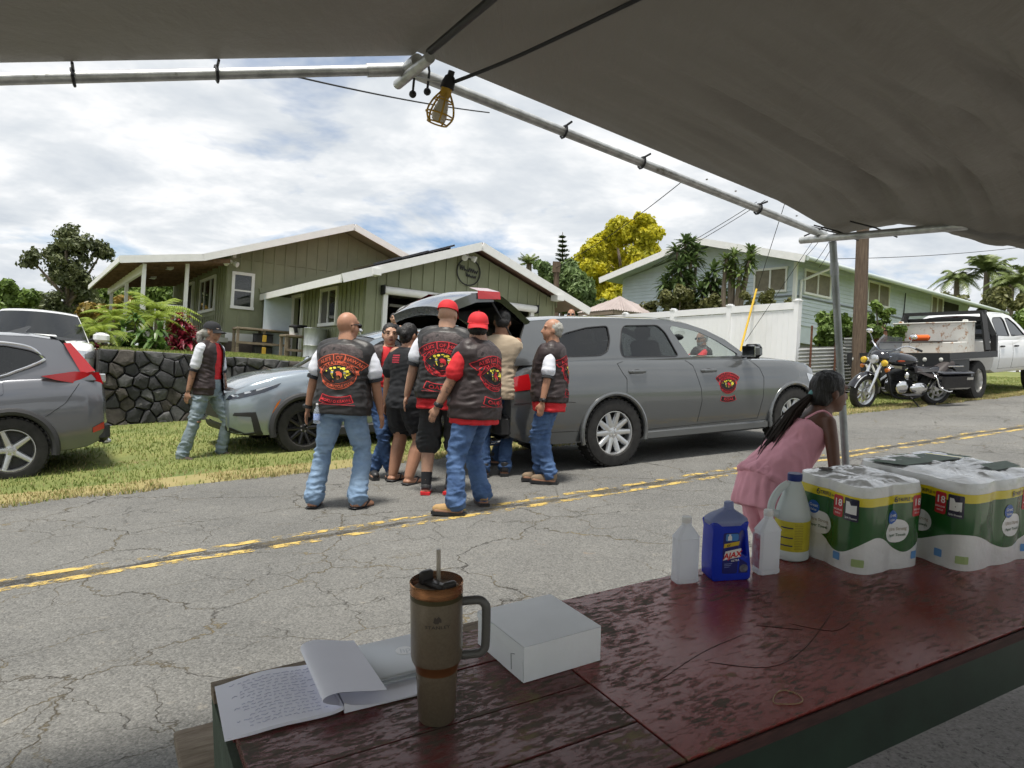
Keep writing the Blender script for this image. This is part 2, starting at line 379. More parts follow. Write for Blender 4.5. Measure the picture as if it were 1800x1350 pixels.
uvgrid('road', us, [1.75, 3, 4.2, 5.4, 6.6, 7.6, 8.62], 0, asphalt(), .14, 5)
uvgrid('concrete_slab', [i * 1.0 for i in range(-12, 14)], [-9, -6, -3, 0, 1.76], .012, pm('concrete', (.24, .23, .215), .9, var=.25, vs=60, bump=.5, bs=130, dirt=((.10, .095, .09), 45, .56)))
PAINT = paint_mat()
def stripe(name, v0, w, seed):
    mb = MB(); pts = []
    for i in range(-60, 150):
        u = i * .25; d = .035 * noise.noise((u * .9, seed, 0)) + .02 * noise.noise((u * 4, seed, 1)) - .0065 * max(0, u - 5)
        for k in (0, 1):
            p = uv2xy(u, v0 + d + k * (w + .02 * noise.noise((u * 7, seed, 4 + k)))); pts.append((p.x, p.y, G(p.x, p.y) + .004))
    mb.add(pts, [(2 * i, 2 * i + 2, 2 * i + 3, 2 * i + 1) for i in range(209)]); o = struct(mb.build(name, PAINT)); return o
stripe('road_marking', 5.43, .09, 1); stripe('road_marking', 5.66, .085, 9)
# verge: lawn strip from the road edge to the stone wall, with a dry edge
def verge():
    mb = MB(); vs_ = [8.45, 8.7, 9.0, 9.6, 10.5, 12, 13.5, 15.2, 17]; us_ = [i * .5 for i in range(-50, 90)]
    pts = []
    for u in us_:
        for j, v in enumerate(vs_):
            p = uv2xy(u, v); z = G(p.x, p.y) + (-.012 if j == 0 else .012 + .03 * noise.noise((u * .5, v * .5, 2)) + min(.1, (v - 8.45) * .03)); pts.append((p.x, p.y, z))
    n = len(vs_)
    for i in range(len(us_) - 1):
        for j in range(n - 1): mb.cur = 1 if j < 2 else 0; mb.f.append((i * n + j, i * n + n + j, i * n + n + j + 1, i * n + j + 1)); mb.mi.append(mb.cur)
    mb.v = pts; return struct(mb.build('verge', [GRASSG, GRASSD]))
verge()
def vz(x, y):
    p = V((x, y, 0)); v = p.dot(RV); return G(x, y) + .012 + .03 * noise.noise((p.dot(RU) * .5, v * .5, 2)) + min(.1, max(0, v - 8.45) * .03)
def blades(name, n, fn, h, mats, w=.006, seed=1):
    """grass blades, one triangle each; fn(rng) -> (x, y, z, size, material)"""
    rg = random.Random(seed); v = []; f = []; mi = []
    for i in range(n):
        q = fn(rg)
        if not q: continue
        x, y, z, s, k = q; a = rg.uniform(0, 6.283); hh = h * s * rg.uniform(.5, 1.2); l = hh * rg.uniform(.1, .8); a2 = rg.uniform(0, 6.283); ww = w * rg.uniform(.7, 1.5)
        b = len(v); v += [(x - math.cos(a) * ww, y - math.sin(a) * ww, z - .01), (x + math.cos(a) * ww, y + math.sin(a) * ww, z - .01), (x + math.cos(a2) * l, y + math.sin(a2) * l, z + hh)]
        f.append((b, b + 1, b + 2)); mi.append(k)
    me = bpy.data.meshes.new(name); me.from_pydata(v, [], f)
    for m in mats: me.materials.append(m)
    me.polygons.foreach_set('material_index', mi); me.update(); o = link(name, me, None, None); o['kind'] = 'stuff'; return o
GB = [leaf_mat('grass_blade', (.13, .19, .04), (.30, .34, .10), 2.0, .6, .3), leaf_mat('straw_blade', (.34, .28, .12), (.55, .47, .24), 2.0, .7, .3)]
def _vb(rg):
    u = rg.uniform(-9, 26); v = 8.42 + 6.3 * rg.random() ** 1.5; v += .12 * noise.noise((u * 2, 0, 0)) if v < 8.7 else 0
    p = uv2xy(u, v); bare = noise.noise((p.x * .8, p.y * .8, 4))
    if bare > .42 and rg.random() < .85: return None
    return (p.x, p.y, vz(p.x, p.y), 1, 1 if rg.random() < (.75 if v < 8.95 + .3 * noise.noise((u, 3, 3)) else .16) else 0)
tag(blades('verge_grass', 130000, _vb, .038, GB, .0075), 'short green grass with a dry straw edge along the road', 'grass')

# ================================================================ lawn behind the lava wall, the wall itself
HT = 34.0; HO = V((-8.903, 22.7, 0)); HU = V((math.cos(R(HT)), math.sin(R(HT)), 0)); HV = V((-HU.y, HU.x, 0))
HM = M.Translation(HO) @ M.Rotation(R(HT), 4, 'Z')
def hloc(x, y, z=0): return HO + HU * x + HV * y + V((0, 0, z))
WL = V((-7.28, 12.99, 0)); WTOP = 1.675; WLEN = 7.2       # left end of the wall
wl_loc = HM.inverted() @ WL; WY = wl_loc.y; WX = wl_loc.x
def lawn_z(x, y):
    """height of the lawn in house coordinates"""
    t = max(0, min(1, (y - WY) / 7.5)); z = lerp(WTOP - .05, 1.88, t ** .8)
    e = max(0, x - (WX + 5.6)) / 2.6; return z - .75 * min(1, e) ** 2
def lawn():
    mb = MB(); xs = [WX + .1 + i * .45 for i in range(0, 21)]; ys = [WY + .2 + i * .5 for i in range(0, 24)]; n = len(ys)
    mb.v = [tuple(hloc(x, y, lawn_z(x, y))) for x in xs for y in ys]
    mb.f = [(i * n + j, i * n + n + j, i * n + n + j + 1, i * n + j + 1) for i in range(len(xs) - 1) for j in range(n - 1)]; mb.mi = [0] * len(mb.f)
    struct(mb.build('lawn', GRASSG))
    m2 = MB(); a = 9
    def fn(i, j):
        x = WX - 14 + i * 14.1; y = WY - 1 + j * 40; p = hloc(x, y); t = min(1, max(0, (y - WY) / 14)); return (p.x, p.y, max(G(p.x, p.y) - .02, lerp(G(p.x, p.y) + .03, 2.0, t)))
    m2.grid(fn, 14, 20); struct(m2.build('terrain', pm('driveway_grass', (.10, .12, .04), .95, col2=(.17, .16, .07), vs=1, bump=.5, bs=30)))
    m3 = MB()
    def f3(i, j):
        x = WX + 6.4 + i * 8; y = WY - 5.2 + j * (5.2 + abs(WY) - 6.4); p = hloc(x, y); t = j; return (p.x, p.y, lerp(vz(p.x, p.y) + .015, 1.45, t * t * (3 - 2 * t)))
    m3.grid(f3, 10, 12); struct(m3.build('driveway', pm('driveway_concrete', (.25, .24, .22), .9, var=.2, vs=3, bump=.3, bs=60)))
lawn()
def _lb(rg):
    x = WX + .15 + rg.random() * 8; y = WY + .25 + rg.random() ** 1.3 * 8; p = hloc(x, y)
    return (p.x, p.y, lawn_z(x, y), 1, 0 if rg.random() < .9 else 1)
tag(blades('lawn_grass', 45000, _lb, .07, GB, .009, 3), 'trimmed green lawn on top of the lava rock wall', 'grass')
def voronoi(pts, box):
    out = []
    for i, p in enumerate(pts):
        poly = [(box[0], box[2]), (box[1], box[2]), (box[1], box[3]), (box[0], box[3])]
        for j, q in enumerate(pts):
            if i == j or abs(p[0] - q[0]) + abs(p[1] - q[1]) > 2.2: continue
            mx, my = (p[0] + q[0]) / 2, (p[1] + q[1]) / 2; nx, ny = q[0] - p[0], q[1] - p[1]; new = []
            for k in range(len(poly)):
                a, b = poly[k], poly[(k + 1) % len(poly)]; da = (a[0] - mx) * nx + (a[1] - my) * ny; db = (b[0] - mx) * nx + (b[1] - my) * ny
                if da <= 0: new.append(a)
                if da * db < 0: t = da / (da - db); new.append((a[0] + (b[0] - a[0]) * t, a[1] + (b[1] - a[1]) * t))
            poly = new
            if not poly: break
        out.append(poly)
    return out
LAVA = [pm('lava_rock_%s' % n, c, .9, var=.35, vs=9, bump=.9, bs=45, dirt=((.20, .19, .17), 8, .64)) for n, c in (('dark', (.045, .045, .048)), ('grey', (.085, .085, .085)), ('brown', (.07, .062, .055)))]
def lava_wall():
    T = M.Translation(WL) @ M.Rotation(R(HT), 4, 'Z')
    root = thing('lava_rock_wall', 'low dark lava rock retaining wall with pale mortar beside the driveway', 'wall', T)
    MOR = pm('wall_mortar', (.05, .048, .045), .95, var=.3, vs=14, bump=.6, bs=60)
    mb = MB(); mb.box((WLEN / 2, .22, WTOP / 2 - .15), (WLEN, .36, WTOP + .3 - .03)); mb.box((.16, 4.2, WTOP / 2 - .15), (.3, 8, WTOP + .27)); mb.build('mortar_core', MOR, root)
    rg = random.Random(4)
    def stones(w, h0, fn, nx, nz):
        pts = []
        for i in range(nx):
            for j in range(nz): pts.append(((i + .5 + (j % 2) * .35 - .17 + rg.uniform(-.48, .48)) * w / nx, h0 + (j + .5 + rg.uniform(-.46, .46)) * (WTOP - h0) / nz))
        for poly in voronoi(pts, (0, w, h0, WTOP + .012)):
            if len(poly) < 3: continue
            cx = sum(p[0] for p in poly) / len(poly); cz = sum(p[1] for p in poly) / len(poly); b = MB()
            o = []
            for k in range(len(poly)):
                a = poly[k]; c = poly[(k + 1) % len(poly)]
                o += [a, (lerp(a[0], c[0], .5) + rg.uniform(-.012, .012), lerp(a[1], c[1], .5) + rg.uniform(-.012, .012))]
            gap = rg.uniform(.95, .995); k = len(o); rings = []
            dep = rg.uniform(.05, .12); tx, tz = rg.uniform(-.1, .1), rg.uniform(-.1, .1)
            for s, d in ((gap, 0), (gap * .97, -dep * .6), (gap * .84, -dep), (gap * .45, -dep * 1.12)):
                rings.append([(cx + (x - cx) * s, d - tx * (x - cx) - tz * (z - cz) + rg.uniform(-.009, .009) * (d < 0), cz + (z - cz) * s) for x, z in o])
            vv = [p for r in rings for p in r] + [(cx, -dep * 1.1, cz)]
            vv = [fn(*p) for p in vv]
            ff = [(r * k + i, r * k + (i + 1) % k, r * k + k + (i + 1) % k, r * k + k + i) for r in range(3) for i in range(k)] + [(3 * k + i, 3 * k + (i + 1) % k, 4 * k) for i in range(k)]
            b.add(vv, ff); b.build('stone', rg.choice(LAVA), root, 30)
    stones(WLEN, -.05, lambda x, y, z: (x, y + .035, z), 29, 8)
    stones(5.0, -.1, lambda x, y, z: (.005 + y, 5.4 - x + .4, z), 10, 5)
lava_wall()

# ================================================================ green board-and-batten house with a garage wing
GREEN = pm('olive_house_paint', (.255, .27, .175), .7, var=.16, vs=.9, bump=.12, bs=120)
TRIM = pm('white_trim', (.80, .80, .79), .5, var=.04, vs=5)
REDROOF = pm('red_metal_roof', (.21, .12, .10), .5, col2=(.27, .17, .14), vs=3)
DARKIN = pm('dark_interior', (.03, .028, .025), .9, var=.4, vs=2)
PANE = glass_mat('window_glass', (.55, .6, .6), .55)
SCREEN = pm('window_screen', (.10, .10, .095), .7, var=.2, vs=40)
BLIND = pm('window_blind', (.50, .53, .50), .6, var=.06, vs=20)
def wall_frame(px, py, ax, out):
    """frame for things on a wall: local x along wall, local y out of it (towards viewer), z up"""
    ax = V(ax).normalized(); out = V(out).normalized()
    return M.Translation(V((px, py, 0))) @ M((ax, out, V((0, 0, 1)))).transposed().to_4x4()
def window(root, F, x0, x1, z0, z1, style='slide', fr=.09):
    w = sub('window', root, F); xm, zm = (x0 + x1) / 2, (z0 + z1) / 2
    m = MB()
    m.box((xm, .025, z1 - fr / 2 + fr / 2), (x1 - x0 + 2 * fr * .5, .07, fr)); m.box((xm, .03, z0), (x1 - x0 + fr * 1.3, .09, fr))
    for x in (x0, x1): m.box((x, .024, zm), (fr, .066, z1 - z0 - fr * .98))
    m.build('window_frame', TRIM, w)
    s = MB(); t = .03
    if style == 'hung': s.box((xm, .024, zm), (x1 - x0 - fr, .05, .05))
    elif style == 'slide': s.box((xm, .024, zm), (.045, .05, z1 - z0 - fr))
    else:
        q = MB(); q.box((xm - .2 * (x1 - x0), .024, zm), (.05, .05, z1 - z0 - fr)); q.build('sash', TRIM, w); s.box((xm + .2 * (x1 - x0), .024, zm), (.05, .05, z1 - z0 - fr))
    s.build('sash', TRIM, w)
    if style == 'hung':
        for k in (0, 1):
            p = MB(); p.box((xm, .016, lerp(z0, z1, .27 + .46 * k)), (x1 - x0 - fr, .008, (z1 - z0) * .44)); p.build('pane', PANE, w)
        b = MB()
        for k in range(22): b.box((xm, .009, z0 + fr * .6 + (z1 - z0 - fr * 1.2) * (k + .5) / 22), (x1 - x0 - fr, .006, (z1 - z0) / 22 * .8))
        o = b.build('blind', BLIND, w); o['kind'] = 'stuff'
    else:
        n = 2 if style == 'slide' else 3
        for k in range(n):
            p = MB(); a = lerp(x0 + fr / 2, x1 - fr / 2, k / n); c = lerp(x0 + fr / 2, x1 - fr / 2, (k + 1) / n); p.box(((a + c) / 2, .012 + .004 * k, zm), (c - a - .03, .006, z1 - z0 - fr)); p.build('pane', SCREEN if (style == 'slide' and k == 0) else PANE, w)
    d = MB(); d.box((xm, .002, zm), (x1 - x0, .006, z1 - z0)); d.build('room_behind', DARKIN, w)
    return w
def battens(root, F, x0, x1, step, zbot, ztop, w=.055, skip=None):
    """each batten its own part; zbot/ztop are functions of x"""
    n = int((x1 - x0) / step + .5)
    for i in range(n + 1):
        x = x0 + i * step
        segs = [(zbot(x), ztop(x))]
        if skip:
            for (a, b, c, d) in skip:
                if a < x < b: segs = [s for q in segs for s in ((q[0], c), (d, q[1])) if s[1] - s[0] > .08]
        for a, b in segs:
            if b - a < .08: continue
            m = MB(F); m.box((x, .012, (a + b) / 2), (w, .025, b - a)); m.build('batten', GREEN, root)
def green_house():
    root = thing('green_house', 'olive green board and batten house with white trim, porch and open garage', 'house', HM)
    EW = 4.93; PK = 6.22; XR = 7.2; XP = 3.6       # main block: eave height, peak, width
    F0 = wall_frame(0, 0, (1, 0, 0), (0, -1, 0)); FL = wall_frame(0, 0, (0, 1, 0), (-1, 0, 0))
    m = MB()   # front gable wall with the depth of the house behind it
    prof = [(0, 1.4), (XR, 1.4), (XR, EW), (XP, PK), (0, EW)]
    m.prism(prof, 9.5, lambda x, y, z: (x, z, y)); m.build('wall', GREEN, root, None)
    sk = MB(); sk.box((XR / 2 + .02, -.025, 2.42), (XR, .05, .26)); sk.build('skirt_board', TRIM, root)
    st = MB(); st.box((XR / 2 + .02, -.02, 1.85), (XR, .04, .88)); st.build('foundation', pm('foundation', (.16, .13, .12), .9, var=.2, vs=4), root)
    rl = lambda x: min(EW + (PK - EW) * x / XP, PK - (PK - EW) * (x - XP) / (XR - XP)) - .02
    battens(root, F0, .03, 6.9, .345, lambda x: 2.55, rl, skip=[(.02, .90, 3.2, 4.55)])
    s2 = MB(F0); s2.bar((.05, .016, 4.86), (5.6, .016, 4.86), .03, .025); s2.build('wall_seam', GREEN, root)
    battens(root, FL, .05, 9.0, .32, lambda x: 2.5, lambda x: 4.85, skip=[(1.4, 3.95, 3.15, 4.6)])
    window(root, F0, .17, .76, 3.35, 4.40, 'hung'); window(root, FL, 1.56, 3.8, 3.33, 4.42, 'triple')
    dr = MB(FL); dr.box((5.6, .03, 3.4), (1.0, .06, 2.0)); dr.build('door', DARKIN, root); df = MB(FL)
    for x in (5.05, 6.15): df.box((x, .04, 3.42), (.09, .09, 2.1))
    df.box((5.6, .04, 4.48), (1.2, .09, .09)); df.build('door_frame', TRIM, root)
    # roof of the main block with the flatter porch roof on the left
    def slab(x0, z0, x1, z1, y0, y1, t, mat, name, par):
        b = MB(); b.prism([(x0, z0), (x1, z1), (x1, z1 + t), (x0, z0 + t)], y1 - y0, lambda x, y, z: (x, y0 + z, y)); return b.build(name, mat, par, None)
    YF = -.95; sl = (PK - EW) / XP
    roof = sub('roof', root)
    slab(-.9, EW - .9 * sl + .06, XP, PK + .06, YF, 9.8, .05, REDROOF, 'roof_sheet', roof); slab(XP, PK + .06, XR + 1.0, EW - 1.0 * sl + .06, YF, 9.8, .05, REDROOF, 'roof_sheet', roof)
    slab(-3.02, 4.30, -.9, EW - .9 * sl + .06, YF, 9.2, .05, REDROOF, 'roof_sheet', roof)
    SOF = pm('soffit_olive', (.27, .28, .20), .7)
    slab(-.88, EW - .88 * sl + .02, XP, PK + .02, YF, 9.7, .03, SOF, 'soffit', roof); slab(XP, PK + .02, XR + .98, EW - .98 * sl + .02, YF, 9.7, .03, SOF, 'soffit', roof)
    FB = TRIM
    def board(p, q, w=.045, h=.2, name='fascia'):
        b = MB(); b.bar(p, q, w, h); return b.build(name, FB, roof)
    board((-.92, YF - .02, EW - .92 * sl + .01), (XP, YF - .02, PK + .03)); board((XP, YF - .02, PK + .03), (XR + 1.02, YF - .02, EW - 1.02 * sl + .01)); board((-3.05, YF - .02, 4.26), (-.9, YF - .02, EW - .9 * sl + .01)); board((-3.04, YF, 4.27), (-3.04, 9.2, 4.27), .045, .17)
    for i in range(12):                                  # rafters under the porch roof
        y = YF + .3 + i * .8; b = MB(); b.bar((-2.98, y, 4.22), (-.1, y, 4.66), .05, .13); b.build('rafter', pm('rafter_wood', (.19, .12, .075), .8, var=.3, vs=8), roof)
    por = sub('porch', root)
    bm = MB(); bm.bar((-2.4, -.72, 4.14), (-2.4, 8.6, 4.14), .09, .24); bm.build('beam', TRIM, por)
    for x, y in ((-2.4, -.7), (-2.4, 3.1), (-2.4, 7.6), (-1.22, -.35)):
        b = MB(); b.box((x, y, 3.2), (.1, .1, 2.1 if x < -2 else 2.5)); b.build('post', TRIM, por)
    dk = MB(); dk.box((-1.3, 4.0, 2.3), (2.6, 9.0, .14)); dk.build('deck', pm('deck_boards', (.33, .33, .32), .8, var=.15, vs=6), por)
    for y in (-.45,):
        for k in range(4):
            b = MB(); b.box((-2.3 + k * .27, y, 2.75), (.04, .04, .8)); b.build('baluster', TRIM, por)
    b = MB(); b.bar((-2.4, -.45, 3.17), (-1.25, -.45, 3.17), .09, .05); b.build('hand_rail', TRIM, por)
    for y in (.9, 4.2):
        b = MB(); b.box((-1.5, y, 4.42), (.16, .5, .09)); b.build('porch_light', pm('lamp_white', (.6, .6, .57), .4), por)
    def floods(x, y, z, par):
        b = MB(); b.box((x, y, z + .05), (.1, .08, .1)); b.build('flood_lamp_base', TRIM, par)
        for s in (-1, 1):
            h = MB(); d = V((s * .6, -.6, -.35)).normalized(); p = V((x, y - .05, z + .05)); h.tube([p, p + d * .12, p + d * .16, p + d * .26], [.025, .03, .07, .085], 10); h.build('flood_lamp', TRIM, par)
    floods(.02, -.14, 4.66, root)
    bx = MB(); bx.box((.12, -.14, 4.94), (.1, .2, .2)); bx.build('rafter_end', TRIM, root)
    # ---- garage wing
    GXL, GXR, GYF, ZB = 1.85, 7.75, -6.45, 1.2; gp, gpz, gez = 4.82, 5.02, 3.98
    gw = sub('garage', root)
    g = MB(); D0, D1, DT = 2.36, 6.9, 3.58
    for a in ([(GXL, ZB), (D0, ZB), (D0, DT), (GXL, DT)], [(D1, ZB), (GXR, ZB), (GXR, DT), (D1, DT)], [(GXL, DT), (GXR, DT), (GXR, gez), (gp, gpz), (GXL, gez)]):
        g.prism(a, .14, lambda x, y, z: (x, GYF + z, y))
    g.build('front_wall', GREEN, gw, None)
    s = MB(); FS = wall_frame(GXL, 0, (0, -1, 0), (-1, 0, 0))      # left side wall, local x runs towards the viewer
    for (a, b_, z0, z1) in ((0, .78, ZB, 3.95), (.78, 1.62, 3.74, 3.95), (1.62, 6.30, ZB, 3.95)): s.box((GXL + .07, -(a + b_) / 2, (z0 + z1) / 2), (.14, b_ - a, z1 - z0))
    s.build('side_wall', GREEN, gw, None)
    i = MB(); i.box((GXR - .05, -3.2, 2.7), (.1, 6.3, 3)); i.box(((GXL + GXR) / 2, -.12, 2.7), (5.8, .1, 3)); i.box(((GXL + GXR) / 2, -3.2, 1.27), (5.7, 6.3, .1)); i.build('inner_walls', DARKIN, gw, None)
    FG = wall_frame(0, GYF, (1, 0, 0), (0, -1, 0)); rg_ = lambda x: (gez + (gpz - gez) * (x - GXL) / (gp - GXL) if x < gp else gpz - (gpz - gez) * (x - gp) / (GXR - gp)) - .03
    battens(gw, FG, 2.42, 7.7, .335, lambda x: 3.78, rg_); 
    for x, z in ((1.88, 3.9), (2.16, 3.98), (7.2, 4.1), (7.68, 3.95)):
        b = MB(FG); b.box((x, .012, (z + ZB) / 2), (.055, .025, z - ZB)); b.build('batten', GREEN, gw)
    battens(gw, FS, .06, 6.4, .30, lambda x: 1.5, lambda x: 3.9, skip=[(.7, 1.72, 1, 3.85), (3.15, 4.72, 2.7, 3.93)])
    window(gw, FS, 3.3, 4.55, 2.82, 3.80, 'slide')
    df = MB(FS)
    for x in (.74, 1.66): df.box((x, .03, 2.6), (.09, .08, 2.4))
    df.box((1.2, .03, 3.79), (1.05, .08, .09)); df.build('door_frame', TRIM, gw)
    dv = sub('door', gw, FS @ M.Translation((.76, .05, 0)) @ M.Rotation(R(97), 4, 'Z'))
    b = MB(); b.box((.42, 0, 2.6), (.84, .045, 2.3)); b.build('door_leaf', pm('pale_blue_door', (.60, .68, .74), .5, var=.05, vs=5), dv)
    for z in (3.3, 2.4): b = MB(); b.box((.02, .03, z), (.06, .03, .12)); b.build('hinge', BLACKP, dv)
    b = MB(); b.ball((.76, -.05, 2.62), .035); b.build('knob', CHROME, dv)
    dj = MB(FG)
    dj.box((D0 + .0, .04, 2.4), (.12, .10, 2.36)); dj.box((D1, .04, 2.4), (.12, .10, 2.36)); dj.build('door_jamb', TRIM, gw)
    rd = MB(); rd.lathe([(.10, D0 - .1), (.10, D1 + .1)], 14, (0, GYF - .12, DT + .06), 'X'); rd.build('rolled_door_cover', TRIM, gw)
    for x in (D0 - .1, D1 + .1): b = MB(); b.box((x, GYF - .12, DT + .06), (.05, .24, .24), bev=.02); b.build('door_bracket', BLACKP, gw)
    b = MB(); b.box((3.6, -5.2, 3.42), (1.1, .12, .07)); b.build('ceiling_light', pm('tube_off', (.35, .35, .33), .5), gw)
    roof2 = sub('garage_roof', root); Y0 = -6.98; sl2 = (gpz - gez) / (gp - GXL); el, er = 1.02, 8.62; zl = gez - (GXL - el) * sl2; zr = gez - (er - GXR) * sl2
    def slab2(x0, z0, x1, z1):
        b = MB(); b.prism([(x0, z0), (x1, z1), (x1, z1 + .05), (x0, z0 + .05)], -Y0 - .02, lambda x, y, z: (x, Y0 + z, y)); b.build('roof_sheet', REDROOF, roof2, None)
    slab2(el, zl + .1, gp, gpz + .1); slab2(gp, gpz + .1, er, zr + .1)
    def b2(p, q, w=.045, h=.21):
        b = MB(); b.bar(p, q, w, h); b.build('fascia', TRIM, roof2)
    b2((el, Y0 - .02, zl + .05), (gp, Y0 - .02, gpz + .05)); b2((gp, Y0 - .02, gpz + .05), (er, Y0 - .02, zr + .05)); b2((el - .02, Y0, zl + .04), (el - .02, -.06, zl + .04), .045, .19)
    for x in (GXL + .02, GXR - .25): b = MB(); b.box((x, Y0 + .1, gez + .02), (.22, .34, .16)); b.build('beam_end', TRIM, roof2)
    for k in range(9): b = MB(); y = Y0 + .4 + k * .8; b.bar((el + .03, y, zl + .03), (GXL - .01, y, gez + .03), .045, .1); b.build('rafter', TRIM, roof2)
    led = MB(); led.bar((el - .05, -.05, zl + .24), (gp, -.05, gpz + .3), .06, .16); led.build('flashing_board', GREEN, roof2)
    floods(4.62, GYF - .08, 4.78, gw)
    # solar water panels on racks
    for k in range(3):
        x0 = 1.9 + k * .75; b = MB(); b.bar((x0, Y0 + .9, zl + .22 + (x0 - el) * sl2), (x0 + .74, Y0 + .9, zl + .22 + (x0 + .74 - el) * sl2 + .02), 1.3, .05); b.build('solar_panel', pm('solar_black', (.012, .013, .016), .2, coat=.6), roof2)
        for t in (.15, .7):
            b = MB(); xx = x0 + t * .9; zz = zl + .13 + (xx - el) * sl2; b.bar((xx, Y0 + .3, zz + .04), (xx, Y0 + 1.5, zz + .04), .04, .12); b.build('panel_rail', BLACKP, roof2)
    # round wire sign on the gable
    sg = sub('gable_sign', gw, FG)
    b = MB(); q = [(4.74 + .36 * math.cos(t * math.pi / 16), .05, 4.42 + .36 * math.sin(t * math.pi / 16)) for t in range(33)]; b.tube(q, .018, 6); b.build('sign_ring', BLACKP, sg)
    b = MB(); rr = random.Random(2)
    for row, (z, xa, xb, h) in enumerate(((4.46, 4.46, 5.02, .13), (4.30, 4.66, 4.98, .10))):
        n = 9 if row == 0 else 6; last = None
        for k in range(n * 2 + 1):
            x = lerp(xa, xb, k / (n * 2)); zz = z - .05 * row * 0 + (h * (1 if k == 0 else rr.uniform(.35, 1)) if k % 2 == 0 else 0) - (x - xa) * .12
            p = (x, .05, zz)
            if last: b.tube([last, p], .014, 5)
            last = p
    b.build('sign_lettering', BLACKP, sg)
    return root
green_house()
def wood_bench(name, label, T, w, d, h, legs=3, shelf=.45):
    r = thing(name, label, 'work bench', T)
    b = MB(); b.box((w / 2, d / 2, h - .03), (w, d, .06), bev=.008); b.build('table_top', WOODOLD, r)
    for i in range(legs):
        for y in (.06, d - .06): b = MB(); b.box((.05 + (w - .1) * i / (legs - 1), y, h / 2 - .03), (.075, .075, h - .06)); b.build('leg', WOODOLD, r)
    b = MB(); b.box((w / 2, .03, h * shelf), (w, .05, .07)); b.build('rail', WOODOLD, r)
    return r
p = hloc(.95, -2.6); zb = lawn_z(.95, -2.6)
wood_bench('work_bench', 'long weathered wooden bench against the green house wall', M.Translation((p.x, p.y, lawn_z(.4, -1.6))) @ M.Rotation(R(HT), 4, 'Z') @ M.Translation((-.85, 1.5, 0)), 1.62, .6, .82)
wood_bench('work_bench', 'short wooden bench beside the galvanised drum under the garage window', M.Translation(hloc(.85, -3.4, lawn_z(.85, -3.4))) @ M.Rotation(R(HT), 4, 'Z'), .9, .6, .66, 2, .35)
def crate(T, label):
    r = thing('storage_tote', label, 'storage box', T); b = MB(); b.box((0, 0, .15), (.52, .34, .26), bev=.02); b.build('body', BLACKP, r); b = MB(); b.box((0, 0, .29), (.55, .37, .03), bev=.01); b.build('lid', BLACKP, r)
    b = MB(); b.box((0, -.185, .16), (.12, .02, .2), bev=.005); b.build('latch', pm('yellow_latch', (.55, .35, .05), .5), r)
_cz = lawn_z(.9, -1.1)
crate(M.Translation(hloc(.92, -.9, _cz + .0)) @ M.Rotation(R(HT), 4, 'Z'), 'black storage tote with yellow latch on the ground under the long bench')
crate(M.Translation(hloc(.92, -.9, _cz + .37)) @ M.Rotation(R(HT), 4, 'Z'), 'black storage tote with yellow latch on the bench shelf above another tote')
dm = MB(M.Translation(hloc(1.46, -4.05, lawn_z(1.4, -4.05) - .25))); dm.lathe([(.30, 0), (.31, .02), (.30, .04), (.30, .3), (.312, .32), (.30, .34), (.30, .62), (.312, .64), (.30, .66), (.30, 1.08), (.315, 1.1), (.30, 1.12), (.28, 1.1)], 28)
tag(dm.build('metal_drum', pm('galvanised_drum', (.45, .47, .48), .5, metal=.6, var=.25, vs=6, stretch=(1, 1, .3))), 'galvanised steel drum beside the garage window', 'drum')
dr = thing('draped_bucket', 'white bucket with black cloth draped over it on the short bench', 'bucket', M.Translation(hloc(1.15, -3.2, lawn_z(.85, -3.4) + .66)) @ M.Rotation(R(HT), 4, 'Z'))
b = MB(); b.lathe([(.13, 0), (.15, .22), (.155, .22)], 16); b.build('bucket', WHITE, dr); b = MB(); b.ball((0, -.02, .23), (.17, .16, .06)); b.tube([(.1, -.02, .25), (.34, -.03, .27)], [.05, .03], 8); b.tube([(-.03, -.16, .22), (0, -.165, .06)], [.06, .05], 8); b.build('cloth', pm('black_cloth', (.012, .012, .014), .9), dr)
